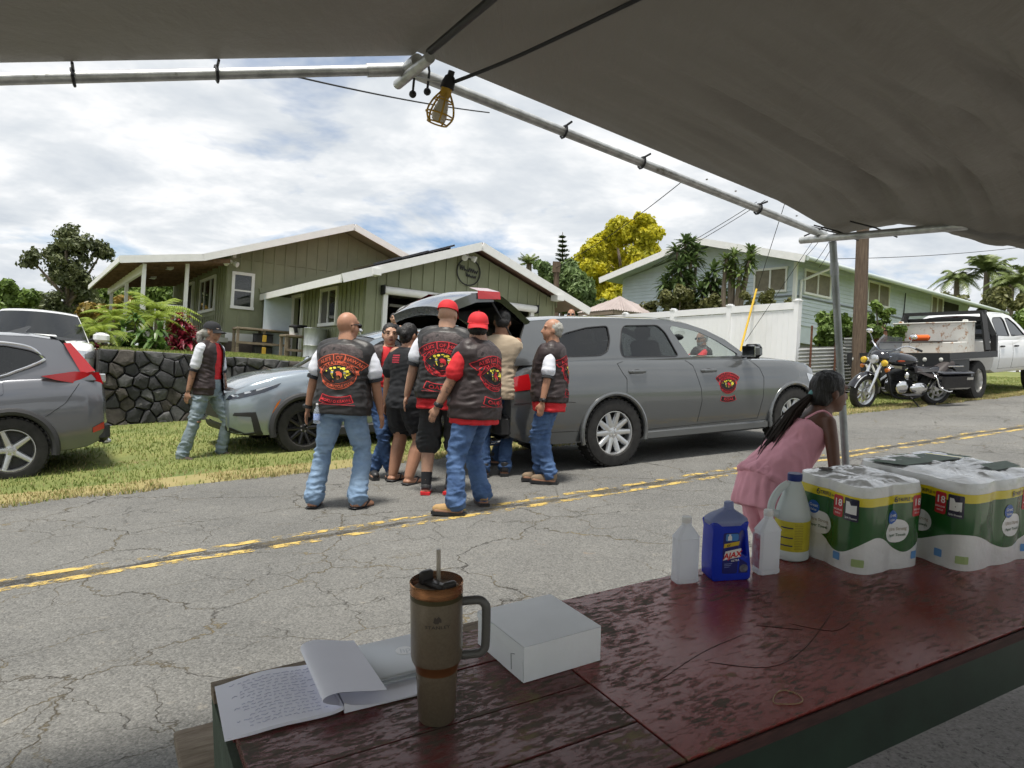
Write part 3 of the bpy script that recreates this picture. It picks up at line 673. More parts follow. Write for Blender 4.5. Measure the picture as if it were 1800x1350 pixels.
# ================================================================ neighbour's house, fences, pole, wires, hut
SIDING = pm('pale_blue_siding', (.55, .62, .68), .6, var=.06, vs=2)
def blue_house():
    T = M.Translation((10.1, 27, 0)) @ M.Rotation(R(38), 4, 'Z')
    root = thing('blue_house', 'pale blue clapboard house with low gable roof behind the white fence', 'house', T)
    w = MB(); prof = [(0, 3.6), (8.6, 3.6), (8.6, 6.55), (3.9, 7.5), (0, 6.55)]
    w.prism(prof, 15.4, lambda x, y, z: (z + .02, x + .02, y)); w.build('wall', SIDING, root, None)
    lw = MB(); lw.box((7.8, 4.3, 2.6), (15, 8.2, 3.4)); lw.build('lower_wall', pm('lower_wall_grey', (.20, .21, .21), .8, var=.2, vs=3), root)
    s = MB(); z = 4.24
    while z < 6.5:                                   # lapped boards on both visible sides
        for (p, q, n) in (((0, 0, z), (15.4, 0, z), (0, -1, 0)), ((0, 0, z), (0, 8.6, z), (-1, 0, 0))):
            n = V(n); p = V(p); q = V(q); s.add([p + n * .035, q + n * .035, q + n * .008 + V((0, 0, .15)), p + n * .008 + V((0, 0, .15)), p, q], [(0, 1, 2, 3), (4, 5, 1, 0)] if n.y else [(3, 2, 1, 0), (0, 1, 5, 4)])
        z += .15
    o = s.build('clapboard', SIDING, root, None); o['kind'] = 'stuff'
    def bx(name, c, d, m, par=root): b = MB(); b.box(c, d); return b.build(name, m, par)
    bx('corner_board', (-.03, -.03, 5.3), (.12, .12, 2.4), TRIM); bx('belt_board', (7.7, -.05, 5.28), (15.3, .05, .05), pm('belt_grey', (.18, .20, .22), .7)); bx('belt_board', (-.05, 4.3, 5.28), (.05, 8.5, .05), MATS['belt_grey'])
    SCR = pm('jalousie_screen', (.19, .17, .12), .6, var=.2, vs=4)
    F0 = wall_frame(0, -.03, (1, 0, 0), (0, -1, 0)); FL = wall_frame(-.03, 0, (0, 1, 0), (-1, 0, 0))
    for F, x0, x1, z0, z1 in ((F0, .55, 2.35, 5.45, 6.3), (F0, 5.3, 7.1, 5.6, 6.5), (F0, 11.2, 12.4, 5.2, 6.6), (FL, .32, 1.65, 5.47, 6.33)):
        q = sub('window', root, F); m = MB(); xm = (x0 + x1) / 2; zm = (z0 + z1) / 2
        m.box((xm, .03, z1), (x1 - x0 + .1, .07, .08)); m.box((xm, .03, z0), (x1 - x0 + .1, .09, .08))
        for x in (x0, xm, x1): m.box((x, .03, zm), (.06, .06, z1 - z0 - .08))
        m.build('window_frame', TRIM, q)
        for k in (0, 1): b = MB(); b.box((lerp(x0, x1, .25 + .5 * k), .01, zm), ((x1 - x0) / 2 - .06, .02, z1 - z0 - .08)); b.build('pane', SCR, q)
    bx('door', (13.4, -.02, 5.5), (1.6, .06, 2.0), DARKIN)
    r = sub('roof', root); RG = pm('blue_grey_roof', (.42, .46, .47), .5, var=.1, vs=3)
    for (a, b_, c, d) in ((-.9, 6.42, 3.9, 7.62), (3.9, 7.62, 9.2, 6.42)):
        m = MB(); m.prism([(a, b_), (c, d), (c, d + .1), (a, b_ + .1)], 18.6, lambda x, y, z: (z - .9, x, y)); m.build('roof_sheet', RG, r, None)
    m = MB(); m.bar((-.93, -.92, 6.40), (-.93, 3.9, 7.6), .05, .26); m.build('fascia', TRIM, r); m = MB(); m.bar((-.93, 3.9, 7.6), (-.93, 9.2, 6.4), .05, .26); m.build('fascia', TRIM, r)
    m = MB(); m.tube([(-.9, -.98, 6.42), (17.7, -.98, 6.42)], .085, 10); m.build('gutter', pm('gutter_green', (.50, .56, .53), .5), r)
    m = MB(); m.tube([(.9, -.95, 6.36), (.45, -.2, 5.95), (.25, -.1, 5.85), (.25, -.1, 4.2)], .05, 8); m.build('downspout', TRIM, r)
    m = MB(); m.tube([(8.6, -.06, 6.4), (8.55, -.05, 5.4), (8.6, -.05, 4.6)], .02, 6); m.build('conduit', BLACKP, root)
blue_house()
VINYL = pm('white_vinyl', (.82, .83, .84), .35, var=.02, vs=2)
def white_fence():
    a = V((6.65, 17.5, 0)); d = V((-.535, .845, 0)); T = M.Translation((a.x, a.y, 1.45)) @ M.Rotation(math.atan2(d.y, d.x), 4, 'Z')
    root = thing('white_vinyl_fence', 'tall white vinyl privacy fence behind the parked grey SUV', 'fence', T); H = 2.36; L = 2.05
    for i in range(6):
        b = MB(); b.box((i * L, 0, H / 2), (.13, .13, H)); b.build('post', VINYL, root)
        b = MB(); b.box((i * L, 0, H + .015), (.16, .16, .03)); b.box((i * L, 0, H + .04), (.1, .1, .03)); b.build('post_cap', VINYL, root)
        if i == 5: break
        x = (i + .5) * L
        for z in (H - .1, .16): b = MB(); b.box((x, 0, z), (L - .13, .07, .17)); b.build('rail', VINYL, root)
        for k in range(12):
            w = (L - .13) / 12; b = MB(); b.box((i * L + .065 + (k + .5) * w, 0, H / 2), (w - .0035, .03, H - .4)); b.build('board', VINYL, root)
white_fence()
def corrugated_fence():
    p0 = V((6.5, 16.9, 0)); p1 = V((12.6, 21.2, 0)); L = (p1 - p0).length; T = M.Translation(p0) @ M.Rotation(math.atan2(p1.y - p0.y, p1.x - p0.x), 4, 'Z')
    root = thing('corrugated_fence', 'rusty edged corrugated metal fence along the far verge', 'fence', T)
    CG = pm('corrugated_iron', (.50, .51, .50), .5, metal=.4, var=.12, vs=2, dirt=((.24, .14, .08), 2.2, .60))
    for i, (x0, x1, h) in enumerate(((0, 1.9, 1.25), (1.85, 4.2, 1.45), (4.15, L, 1.35))):
        g0 = G(*(p0 + (p1 - p0) * (x0 / L)).xy); g1 = G(*(p0 + (p1 - p0) * (x1 / L)).xy); m = MB()
        m.grid(lambda a, b: (lerp(x0, x1, a), .03 * i + .013 * math.sin(b * h / .076 * 6.283), lerp(g0, g1, a) - .1 + b * (h + .1)), 2, 110); m.build('sheet', CG, root)
    PO = pm('rusty_post', (.12, .05, .03), .9, var=.4, vs=20)
    for x, h in ((.35, 1.75), (1.35, 1.9), (2.6, 1.6)):
        g = G(*(p0 + (p1 - p0) * (x / L)).xy); b = MB(); b.tube([(x, -.08, g - .1), (x + .02, -.06, g + h)], .025, 8); b.build('post', PO, root)
corrugated_fence()
def picket_screen():
    root = thing('dark_slat_screen', 'short screen of dark upright slats behind the corrugated fence', 'screen', M.Translation(at(1446, 640, 19) + V((0, 0, -.6))))
    for i in range(6): b = MB(); b.box((i * .16 - .1, i * .04, .9), (.07, .05, 1.9)); b.build('slat', BLACKP, root)
    b = MB(); b.bar((-.15, .03, 1.86), (.75, .24, 1.86), .05, .05); b.build('rail', BLACKP, root)
picket_screen()
POLEM = pm('creosoted_pole', (.085, .058, .042), .9, col2=(.17, .125, .09), vs=9, bump=.8, bs=30, stretch=(4, 4, .35))
pt, pb = at(1517, 400, 17.2), at(1507, 700, 17.2)
b = MB(); ax = (pt - pb).normalized(); b.tube([pb - ax * .4, pb + ax * 2, pt, pt + ax * 4.5], [.155, .15, .135, .12], 16); UP = tag(b.build('utility_pole', POLEM), 'thick brown wooden utility pole behind the flatbed truck', 'pole')
b = MB(); b.tube([at(978, 560, 34), at(978, 462, 34)], .13, 8); b.box(at(978, 470, 34), (.35, .3, .5)); tag(b.build('distant_pole', POLEM), 'distant thin utility pole rising behind the garage roof', 'pole')
WIRE = pm('wire_black', (.02, .02, .022), .6)
def wire(name, pts, label, r=.01, sag=.0):
    b = MB(); P = []
    a, c = pts
    for i in range(17): t = i / 16; P.append(a.lerp(c, t) - V((0, 0, sag * 4 * t * (1 - t))))
    b.tube(P, r, 5); tag(b.build(name, WIRE), label, 'cable')
wire('power_line', (at(975, 472, 34), at(1200, 318, 26)), 'single power line climbing past the yellow tree', .016, .2)
wire('power_line', (at(1120, 475, 34), at(1330, 355, 24)), 'upper of two parallel wires above the bushy dracaena', .012, .1)
wire('power_line', (at(1120, 482, 34), at(1345, 352, 24)), 'lower of two parallel wires above the bushy dracaena', .012, .1)
wire('power_line', (at(480, 125, 9), at(860, 198, 14)), 'grey cable crossing the sky under the canopy peak', .012, .05)
wire('power_line', (at(1330, 512, 18.8), at(1382, 350, 16)), 'steel guy wire above the yellow guy guard', .008)
wire('power_line', (at(1310, 600, 18.5), at(1445, 400, 17)), 'thin guy wire in front of the white fence', .006)
wire('power_line', (at(1466, 455, 26), at(1800, 434, 30)), 'long wire running level above the blue house roof', .012, .1)
for i, (x, y) in enumerate(((1415, 452), (1432, 462), (1440, 470))): wire('service_drop', (at(x, y, 26), at(1500, 330 + i * 12, 17.4)), ('leftmost', 'middle', 'rightmost')[i] + ' service cable dropping from the utility pole to the blue house', .009, .15)
b = MB(); b.tube([at(1330, 508, 18.6), at(1304, 606, 18.2), at(1297, 640, 18)], .027, 10); tag(b.build('guy_guard', pm('guy_yellow', (.62, .40, .03), .5, var=.1)), 'slanting yellow plastic guy wire guard before the white fence', 'guy guard')
def hut():
    c = at(1088, 552, 26); T = M.Translation((c.x, c.y, c.z)) @ M.Rotation(R(30), 4, 'Z'); root = thing('garden_hut', 'small open hut with faded corrugated hip roof', 'hut', T)
    RF = pm('faded_tin_roof', (.33, .28, .265), .6, var=.12, vs=2); S = 1.05; H = .62
    for k in range(4):
        q = M.Rotation(k * math.pi / 2, 4, 'Z'); m = MB(q); n = 20
        def f(a, b_): x = (a * 2 - 1) * S * (1 - b_); return (x, -S * (1 - b_) - .0, H * b_ + .02 * math.cos(x * 60))
        m.grid(f, 60, 6); m.build('roof_sheet', RF, root)
        m = MB(q); m.bar((-S + .04, -S + .04, -.09), (S - .04, -S + .04, -.09), .05, .13); m.build('beam', WOODOLD, root)
    for x in (-1, 1):
        for y in (-1, 1): m = MB(); m.box((x * .8, y * .8, -1.3), (.12, .12, 2.4)); m.build('post', WOODOLD, root)
hut()

# ================================================================ plants
BARK = pm('bark', (.13, .10, .075), .9, col2=(.23, .19, .15), vs=12, bump=.8, bs=30, stretch=(1, 1, .3))
def leaf_cloud(rg, clumps, n, size, flat=.6, el=1.6, shell=.55):
    v = []; f = []; big = clumps; clumps = []
    for c, r in big:
        for _ in range(9): d = V((rg.gauss(0, 1), rg.gauss(0, 1), rg.gauss(0, 1))).normalized(); clumps.append((V(c) + d * r * rg.uniform(.2, .95), r * rg.uniform(.35, .85)))
    wts = [c[1] ** 2 for c in clumps]
    for c, r in rg.choices(clumps, wts, k=n):
        d = V((rg.gauss(0, 1), rg.gauss(0, 1), rg.gauss(0, 1))).normalized(); rr = r * (shell + (1 - shell) * rg.random()) * (1 + .25 * noise.noise(d * 2 + V(c)))
        p = V(c) + V((d.x * rr, d.y * rr, d.z * rr * .85))
        a = (d + V((rg.uniform(-1, 1), rg.uniform(-1, 1), rg.uniform(-.6, 1))) * .9).normalized(); b = a.orthogonal().normalized(); b = M.Rotation(rg.uniform(0, 6.28), 3, a) @ b; t = a.cross(b)
        s = size * rg.uniform(.6, 1.35); k = len(v); e = a * s * .18
        v += [p - t * s * el / 2, p + b * s / 2 + e, p + t * s * el / 2, p - b * s / 2 + e]; f += [(k, k + 1, k + 2, k + 3)]
    return v, f
def tree(name, label, base, clumps, n, size, mat, trunk=.12, seed=1, limbs=True, el=1.6, shell=.5, group=None, bark=None):
    rg = random.Random(seed); base = V(base); root = thing(name, label, 'tree', M.Translation(base), group); cl = [(V(c) - base, r) for c, r in clumps]
    top = max(cl, key=lambda c: c[0].z)[0]; m = MB(); mid = V((top.x * .3, top.y * .3, top.z * .45))
    m.tube(smooth_pts([(0, 0, -.4), (rg.uniform(-.1, .1), rg.uniform(-.1, .1), mid.z * .5), mid, mid.lerp(top, .8)], 4), [lerp(trunk, trunk * .35, i / 12) for i in range(13)], 9); m.build('trunk', bark or BARK, root)
    if limbs:
        for c, r in cl:
            s = mid * rg.uniform(.7, 1.1); m = MB(); m.tube(smooth_pts([s, s.lerp(c, .5) + V((0, 0, -.1 * r)), c], 4), [lerp(trunk * .5, trunk * .12, i / 8) for i in range(9)], 6); m.build('limb', bark or BARK, root)
    v, f = leaf_cloud(rg, cl, n, size, el=el, shell=shell); me = bpy.data.meshes.new('crown'); me.from_pydata(v, [], f); me.materials.append(mat); me.update(); link('crown', me, root, None)
    return root
def pxclumps(lst, d, seed=0, jit=1.2):
    rg = random.Random(seed); return [(at(x, y, d) + V((0, rg.uniform(-jit, jit), 0)), r / 1300 * d) for x, y, r in lst]
LG = dict(dark=leaf_mat('leaf_dark', (.022, .04, .015), (.075, .11, .035), 1.5), mid=leaf_mat('leaf_mid', (.07, .12, .025), (.20, .29, .06), 1.5), yellow=leaf_mat('leaf_yellow', (.33, .33, .025), (.74, .66, .04), 1.1, .55, .45), olivedark=leaf_mat('leaf_olivedark', (.05, .07, .03), (.17, .19, .08), 1.5), pale=leaf_mat('leaf_pale', (.10, .16, .06), (.22, .30, .11), 1.5), olive=leaf_mat('leaf_olive', (.07, .08, .025), (.20, .20, .07), 2), fern=leaf_mat('leaf_fern', (.13, .20, .02), (.34, .42, .06), 3, .5, .35), red=leaf_mat('leaf_red', (.11, .008, .02), (.40, .045, .075), 5, .35, .25), drac=leaf_mat('leaf_dracaena', (.035, .065, .022), (.13, .19, .06), 2, .35), palm=leaf_mat('leaf_palm', (.07, .10, .03), (.22, .27, .09), 1.5, .4), croton=leaf_mat('leaf_croton', (.10, .10, .02), (.38, .24, .05), 2.5, .4))
tree('open_tree', 'tall dark tree with open crown left of the porch', at(118, 610, 36), pxclumps([(130, 425, 22), (100, 450, 24), (150, 445, 26), (175, 440, 18), (110, 490, 28), (140, 480, 26), (85, 465, 16), (130, 525, 26), (160, 505, 20), (105, 545, 28), (125, 575, 30)], 36, 3), 13000, .14, LG['olivedark'], .22, 4, shell=.05)
tree('leafy_tree', 'green leafy tree at the far left edge', at(-5, 620, 30), pxclumps([(0, 515, 26), (20, 530, 22), (-10, 550, 30), (25, 555, 18), (-30, 530, 40)], 30, 5), 11000, .15, LG['mid'], .15, 5)
tree('hedge_tree', 'mid green bushy tree behind the porch', at(215, 640, 40), pxclumps([(170, 515, 30), (200, 530, 34), (240, 520, 30), (280, 520, 34), (310, 530, 30), (150, 545, 30), (215, 495, 16), (250, 560, 34), (60, 545, 18), (90, 560, 24)], 40, 6), 22000, .17, LG['mid'], .2, 6)
tree('croton_hedge', 'yellow and bronze croton bush behind the porch posts', at(200, 620, 33), pxclumps([(165, 545, 18), (190, 545, 16), (215, 548, 18), (240, 540, 14), (180, 565, 20)], 33, 7), 2600, .2, LG['croton'], .08, 7)
tree('yellow_tree', 'large bright yellow green tree behind the garage', at(1090, 590, 42), pxclumps([(1095, 415, 30), (1060, 425, 26), (1125, 425, 24), (1085, 400, 16), (1118, 400, 12), (1040, 455, 28), (1075, 460, 36), (1115, 460, 34), (1145, 455, 24), (1030, 480, 18), (1060, 490, 34), (1100, 500, 40), (1140, 490, 30), (1155, 475, 16), (1085, 530, 38), (1125, 530, 38), (1155, 520, 26), (1050, 520, 22)], 42, 8, 2), 70000, .17, LG['yellow'], .3, 8, shell=.6, el=1.3)
tree('feathery_tree', 'pale green feathery tree behind the garage roof', at(985, 590, 36), pxclumps([(955, 470, 15), (985, 490, 22), (1005, 500, 24), (965, 500, 20), (1020, 520, 26), (990, 530, 32), (1030, 540, 26), (1050, 550, 22), (960, 480, 14), (1005, 472, 14)], 36, 9), 18000, .13, LG['pale'], .14, 9, el=2.4)
tree('low_shrub', 'brownish green shrub hedge beyond the white fence', at(1190, 590, 25), pxclumps([(1175, 530, 16), (1195, 520, 16), (1215, 525, 18), (1240, 535, 16), (1150, 540, 14), (1185, 545, 18), (1225, 545, 16), (1250, 545, 14)], 25, 10), 5500, .10, LG['olive'], .05, 10)
tree('low_shrub', 'thin brownish shrub showing above the white fence near the window', at(1355, 590, 22), pxclumps([(1340, 525, 10), (1355, 518, 9), (1375, 528, 9), (1310, 520, 8), (1320, 535, 8), (1390, 530, 8)], 22, 11), 900, .08, LG['olive'], .03, 11)
tree("round_bush", 'dense bright green bush over the corrugated fence', at(1460, 640, 19), pxclumps([(1450, 568, 14), (1470, 562, 14), (1490, 568, 14), (1505, 575, 14), (1440, 578, 10), (1480, 580, 14), (1455, 588, 14), (1475, 595, 16), (1497, 592, 14), (1445, 600, 14), (1490, 608, 16)], 19, 12, .3), 5200, .085, LG['mid'], .05, 12, shell=.2)
tree('leafy_shrub', 'light green leafy shrub right of the utility pole', at(1545, 640, 18), pxclumps([(1535, 540, 8), (1530, 560, 12), (1545, 575, 15), (1565, 580, 12), (1550, 555, 9), (1570, 588, 12), (1530, 585, 12), (1560, 548, 6), (1540, 602, 16), (1562, 606, 14), (1528, 612, 14), (1550, 618, 16)], 18, 13, .3), 2600, .10, LG['mid'], .04, 13)
tree('hedge_tree', 'green hedge beside the pickup cab at the right edge', at(1790, 640, 30), pxclumps([(1775, 568, 14), (1795, 575, 16), (1815, 565, 20), (1760, 578, 10)], 30, 14), 2400, .14, LG['mid'], .06, 14)
def strap(mb, p, d, L, w, droop, segs=4, cup=.25):
    """one strap-shaped leaf, bending down along its length"""
    p = V(p); d = V(d).normalized(); s = d.cross(V((0, 0, 1))); s = s.normalized() if s.length > 1e-4 else V((1, 0, 0)); vs = []; k = segs + 1
    for i in range(k):
        t = i / segs; q = p + d * (L * t) - V((0, 0, droop * L * t * t)); ww = w * (.35 + 1.6 * t) * (1 - t) ** .55 if t < 1 else 0
        vs += [q - s * ww + V((0, 0, cup * ww)), q, q + s * ww + V((0, 0, cup * ww))]
    fs = []
    for i in range(segs):
        a = i * 3; fs += [(a, a + 1, a + 4, a + 3), (a + 1, a + 2, a + 5, a + 4)]
    mb.add(vs, fs)
def rosette(mb, rg, c, n, L, w, droop, lo=-.4, hi=1.0):
    for i in range(n):
        a = rg.uniform(0, 6.28); e = rg.uniform(lo, hi) * 1.3; d = V((math.cos(a) * math.cos(e), math.sin(a) * math.cos(e), math.sin(e)))
        strap(mb, V(c) + V((0, 0, rg.uniform(-.12, .05))) * (L / .5), d, L * rg.uniform(.75, 1.1), w * rg.uniform(.8, 1.2), droop * rg.uniform(.5, 1.3))
def dracaena(name, label, base, stems, n, L, w, mat, seed, tr=.05, droop=.6, cat='tree', hi=1.0, extra=True):
    rg = random.Random(seed); base = V(base); r = thing(name, label, cat, M.Translation(base)); cr = MB()
    for c in stems:
        c = V(c) - base; m = MB(); k = V((c.x * .55 + rg.uniform(-.1, .1), c.y * .5, c.z * .5)); P = smooth_pts([(rg.uniform(-.1, .1), 0, -.2), k, c], 5); m.tube(P, [lerp(tr * 1.3, tr * .6, i / 10) for i in range(11)], 8); m.build('trunk', BARK, r)
        rosette(cr, rg, c, n, L, w, droop, hi=hi)
        if extra: rosette(cr, rg, c - V((0, 0, L * .6)), n // 2, L * .9, w, droop * 1.4, lo=-.6, hi=.4)
    cr.build('crown', mat, r, None); return r
D1 = 26
dracaena('dracaena_tree', 'tall bushy dark green dracaena beside the yellow tree', at(1213, 590, D1), [at(1205, 425, D1), at(1190, 440, D1), at(1225, 440, D1), at(1215, 460, D1 - .3), at(1195, 470, D1 - .4), at(1180, 480, D1), at(1170, 495, D1), at(1205, 490, D1 - .5), at(1185, 505, D1 - .4), at(1215, 425, D1 + .4)], 44, .52, .06, LG['drac'], 21, .07, .28)
dracaena('dracaena_tree', 'lower dark dracaena with spreading leaves beside the tall bushy one', at(1258, 590, D1 - 1), [at(1245, 490, D1 - 1), at(1260, 505, D1 - 1), at(1230, 510, D1 - 1), at(1255, 475, D1 - 1), at(1270, 520, D1 - 1)], 44, .52, .06, LG['drac'], 22, .05, .32)
dracaena('dracaena_tree', 'branching dracaena with bare trunks and leafy tops before the blue house', at(1277, 600, D1 - 2), [at(1320, 442, D1 - 2), at(1318, 458, D1 - 2.2), at(1290, 448, D1 - 2), at(1285, 470, D1 - 2), at(1300, 480, D1 - 2.3), at(1277, 455, D1 - 2)], 40, .42, .05, leaf_mat('leaf_dracaena_light', (.07, .11, .03), (.20, .27, .08), 3, .4), 23, .09, .25)
dracaena('red_ti_plant', 'dark red ti plant beside the porch at the wall top', at(318, 628, 16.5), [at(318, 560, 16.5), at(305, 580, 16.4), at(332, 580, 16.5), at(318, 590, 16.3), at(300, 598, 16.4), at(336, 596, 16.4), at(322, 570, 16.6)], 26, .36, .045, LG['red'], 24, .02, .5, 'plant')
dracaena('red_bromeliad', 'small red leafed plant at the left end of the stone wall', at(168, 635, 14.6), [at(172, 612, 14.6), at(155, 615, 14.5)], 22, .26, .03, LG['red'], 25, .02, .4, 'plant', extra=False)
dracaena('green_ti_plant', 'broad leafed green ginger plant above the stone wall', at(245, 632, 15.5), [at(x, y, 15.5 + dz) for x, y, dz in ((215, 575, 0), (240, 560, .2), (225, 600, -.3), (250, 590, -.2), (270, 600, -.3), (280, 580, 0), (255, 610, -.4), (210, 612, -.3), (285, 612, -.3), (235, 618, -.5))], 20, .42, .05, leaf_mat('leaf_ginger', (.03, .075, .015), (.12, .20, .04), 4, .3), 26, .015, .7, 'plant')
dracaena('bird_nest_plant', 'yellow green strap leaved plant at the corner of the wall', at(150, 650, 14.2), [at(152, 625, 14.2), at(160, 650, 14)], 18, .3, .04, LG['fern'], 27, .01, .7, 'plant', extra=False)
def frond(mb, rg, p, d, L, w, droop, n=13, lw=.016):
    """feather-shaped frond: a bent midrib with leaflets on both sides"""
    p = V(p); d = V(d).normalized(); s = d.cross(V((0, 0, 1))).normalized(); pts = [p + d * (L * t) + V((0, 0, L * (.12 * t - droop * t * t))) for t in [i / n for i in range(n + 1)]]
    mb.tube(pts, [.008 * (1 - i / n) + .002 for i in range(n + 1)], 4)
    for i in range(1, n):
        t = i / n; l = w * math.sin(math.pi * min(1, t * .9 + .12)) ** .7; tg = (pts[i + 1] - pts[i - 1]).normalized()
        for k in (-1, 1):
            q = (s * k + tg * .55 - V((0, 0, .25 + .3 * rg.random()))).normalized(); e = pts[i] + q * l; o = tg * lw * L; mb.add([pts[i] - o, pts[i] + o, e + tg * .01], [(0, 1, 2)] if k > 0 else [(2, 1, 0)])
def fern(name, label, base, heads, n, L, w, mat, seed, tr, droop=.6, cat='fern', up=.5):
    rg = random.Random(seed); base = V(base); r = thing(name, label, cat, M.Translation(base)); m = MB()
    for c in heads:
        c = V(c) - base; t = MB(); t.tube([(c.x * .6, c.y * .6, -.2), c * .6, c], tr, 8); t.build('trunk', BARK, r); a0 = rg.uniform(0, 6)
        for i in range(n): a = a0 + i * 2.4; e = up + rg.uniform(-.35, .4); frond(m, rg, c, (math.cos(a) * math.cos(e), math.sin(a) * math.cos(e), math.sin(e)), L * rg.uniform(.8, 1.15), w * rg.uniform(.85, 1.1), droop, 20 if n < 30 else 13)
    m.build('crown', mat, r, None); return r
fern('tree_fern', 'light green tree fern before the porch posts', at(275, 625, 16.8), [at(280, 545, 16.8), at(262, 562, 16.6)], 15, 1.05, .26, LG['fern'], 31, .05, .55, 'fern', .45)
fern('tree_fern', 'smaller bright fern with drooping fronds in front of the tree fern', at(272, 628, 16), [at(275, 560, 16)], 11, .75, .2, LG['fern'], 32, .04, .7, 'fern', .35)
fern('tree_fern', 'soft green ferns clumped right of the white pickup', at(190, 640, 15), [at(200, 560, 16), at(175, 575, 15.5), at(215, 570, 16), at(160, 590, 15), at(185, 590, 15)], 13, .75, .2, LG['fern'], 33, .03, .65, 'fern', .5)
def palm(name, label, base, heads, n, L, w, mat, seed, tr=.14, droop=.75, up=.35, leafn=20):
    rg = random.Random(seed); base = V(base); r = thing(name, label, 'palm', M.Translation(base)); m = MB()
    for c in heads:
        c = V(c) - base; t = MB(); t.tube([(c.x * .8, c.y, -.3), (c.x * .9, c.y, c.z * .5), c], [tr * 1.2, tr, tr * .8], 9); t.build('trunk', BARK, r)
        for i in range(n): a = i * 2.4; e = up + rg.uniform(-.6, .8); frond(m, rg, c, (math.cos(a) * math.cos(e), math.sin(a) * math.cos(e), math.sin(e)), L * rg.uniform(.8, 1.1), w, droop * rg.uniform(.7, 1.3), leafn, .03)
    m.build('crown', mat, r, None); return r
palm('fan_palm', 'stiff leaved palm behind the garage ridge', at(930, 560, 44), [at(930, 463, 44)], 26, .95, .28, LG['palm'], 41, .2, .35, .4)
palm('far_palm', 'far slender palm beneath the open tree', at(72, 580, 60), [at(72, 520, 60)], 14, 1.5, .4, LG['palm'], 42, .2, .8)
palm('coconut_palm', 'tallest palm with arching fronds behind the blue house', at(1735, 620, 42), [at(1735, 478, 42)], 24, 2.2, .6, LG['palm'], 43, .18, .7, .6)
palm('coconut_palm', 'arching palm left of the tallest one behind the blue house', at(1690, 620, 43), [at(1682, 490, 43)], 20, 1.7, .5, LG['palm'], 44, .16, .8, .5)
palm('coconut_palm', 'bushy palm at the right edge beyond the pickup', at(1775, 620, 40), [at(1778, 500, 40), at(1800, 490, 41)], 20, 1.8, .5, LG['palm'], 45, .16, .8, .4)
tree('olive_shrub', 'yellowish shrubs beneath the palms by the blue house', at(1730, 620, 38), pxclumps([(1700, 535, 18), (1730, 530, 20), (1755, 545, 18), (1720, 555, 20), (1680, 520, 12), (1775, 540, 14)], 38, 15), 3500, .2, LG['olive'], .08, 15)
def norfolk(label, base, top, rad, seed):
    rg = random.Random(seed); base = V(base); top = V(top) - base; r = thing('norfolk_pine', label, 'tree', M.Translation(base)); m = MB(); m.tube([(0, 0, -.3), top], [.2, .02], 8); m.build('trunk', BARK, r); m = MB(); n = 17
    for i in range(n):
        t = .25 + .74 * i / n; c = top * t; R0 = rad * (1.05 - t) / .8
        for k in range(7):
            a = k * 6.283 / 7 + i * .4; d = V((math.cos(a), math.sin(a), .35)); L = R0 * rg.uniform(.8, 1.1); w = .13 * rad
            for j in range(7):
                s = (j + .5) / 7; q = c + d * (L * s)
                for _ in range(5): o = V((rg.uniform(-1, 1), rg.uniform(-1, 1), rg.uniform(-.4, .9))) * w; m.add([q, q + o, q + o * .6 + d * w], [(0, 1, 2)])
    m.build('crown', LG['dark'], r, None)
norfolk('slender conical norfolk pine behind the garage', at(988, 600, 50), at(989, 408, 50), 1.05, 3)
# ================================================================ flat print helpers (patches, lettering, lamps laid on curved bodies)
def project(bvh, o, d):
    h = bvh.ray_cast(V(o), V(d)); return (h[0], h[1]) if h[0] is not None else (None, None)
def side_proj(bvh, sgn=-1): return lambda a, b: project(bvh, (a, sgn * 4, b), (0, -sgn, 0))
def front_proj(bvh, sgn=1): return lambda a, b: project(bvh, (sgn * 9, a, b), (-sgn, 0, 0))
def lay(mb, tris, pts, proj, off):
    ok = []; vs = []
    for a, b in pts:
        p, n = proj(a, b)
        if p is None: ok.append(None); continue
        ok.append(len(vs)); vs.append(p + n * off)
    fs = [tuple(ok[i] for i in t) for t in tris if all(ok[i] is not None for i in t)]; mb.add(vs, fs)
def dense(poly, cuts=2):
    bm = bmesh.new(); vs = [bm.verts.new((x, y, 0)) for x, y in poly]; bm.faces.new(vs); bmesh.ops.triangulate(bm, faces=bm.faces[:])
    for _ in range(cuts): bmesh.ops.subdivide_edges(bm, edges=bm.edges[:], cuts=1, use_grid_fill=True); bmesh.ops.triangulate(bm, faces=bm.faces[:])
    bm.verts.index_update(); r = [(v.co.x, v.co.y) for v in bm.verts], [tuple(v.index for v in f.verts) for f in bm.faces]; bm.free(); return r
def patch(name, poly, proj, mat, par, off=.004, cuts=2, smooth=180):
    pts, tr = dense(poly, cuts); m = MB(); lay(m, tr, pts, proj, off); return m.build(name, mat, par, smooth)
def rr(x0, x1, y0, y1, r, n=4):
    o = []
    for cx, cy, a in ((x1 - r, y1 - r, 0), (x0 + r, y1 - r, 90), (x0 + r, y0 + r, 180), (x1 - r, y0 + r, 270)):
        for i in range(n + 1): t = R(a + 90 * i / n); o.append((cx + r * math.cos(t), cy + r * math.sin(t)))
    return o
def ell(cx, cy, a, b, n=28): return [(cx + a * math.cos(6.2832 * i / n), cy + b * math.sin(6.2832 * i / n)) for i in range(n)]
def arc_band(R0, R1, a0, a1, cy=0, n=14, tail=0):
    o = [(R1 * math.sin(R(lerp(a0, a1, i / n))), cy + R1 * math.cos(R(lerp(a0, a1, i / n)))) for i in range(n + 1)]; i_ = [(R0 * math.sin(R(lerp(a1, a0, i / n))), cy + R0 * math.cos(R(lerp(a1, a0, i / n)))) for i in range(n + 1)]; return o + i_
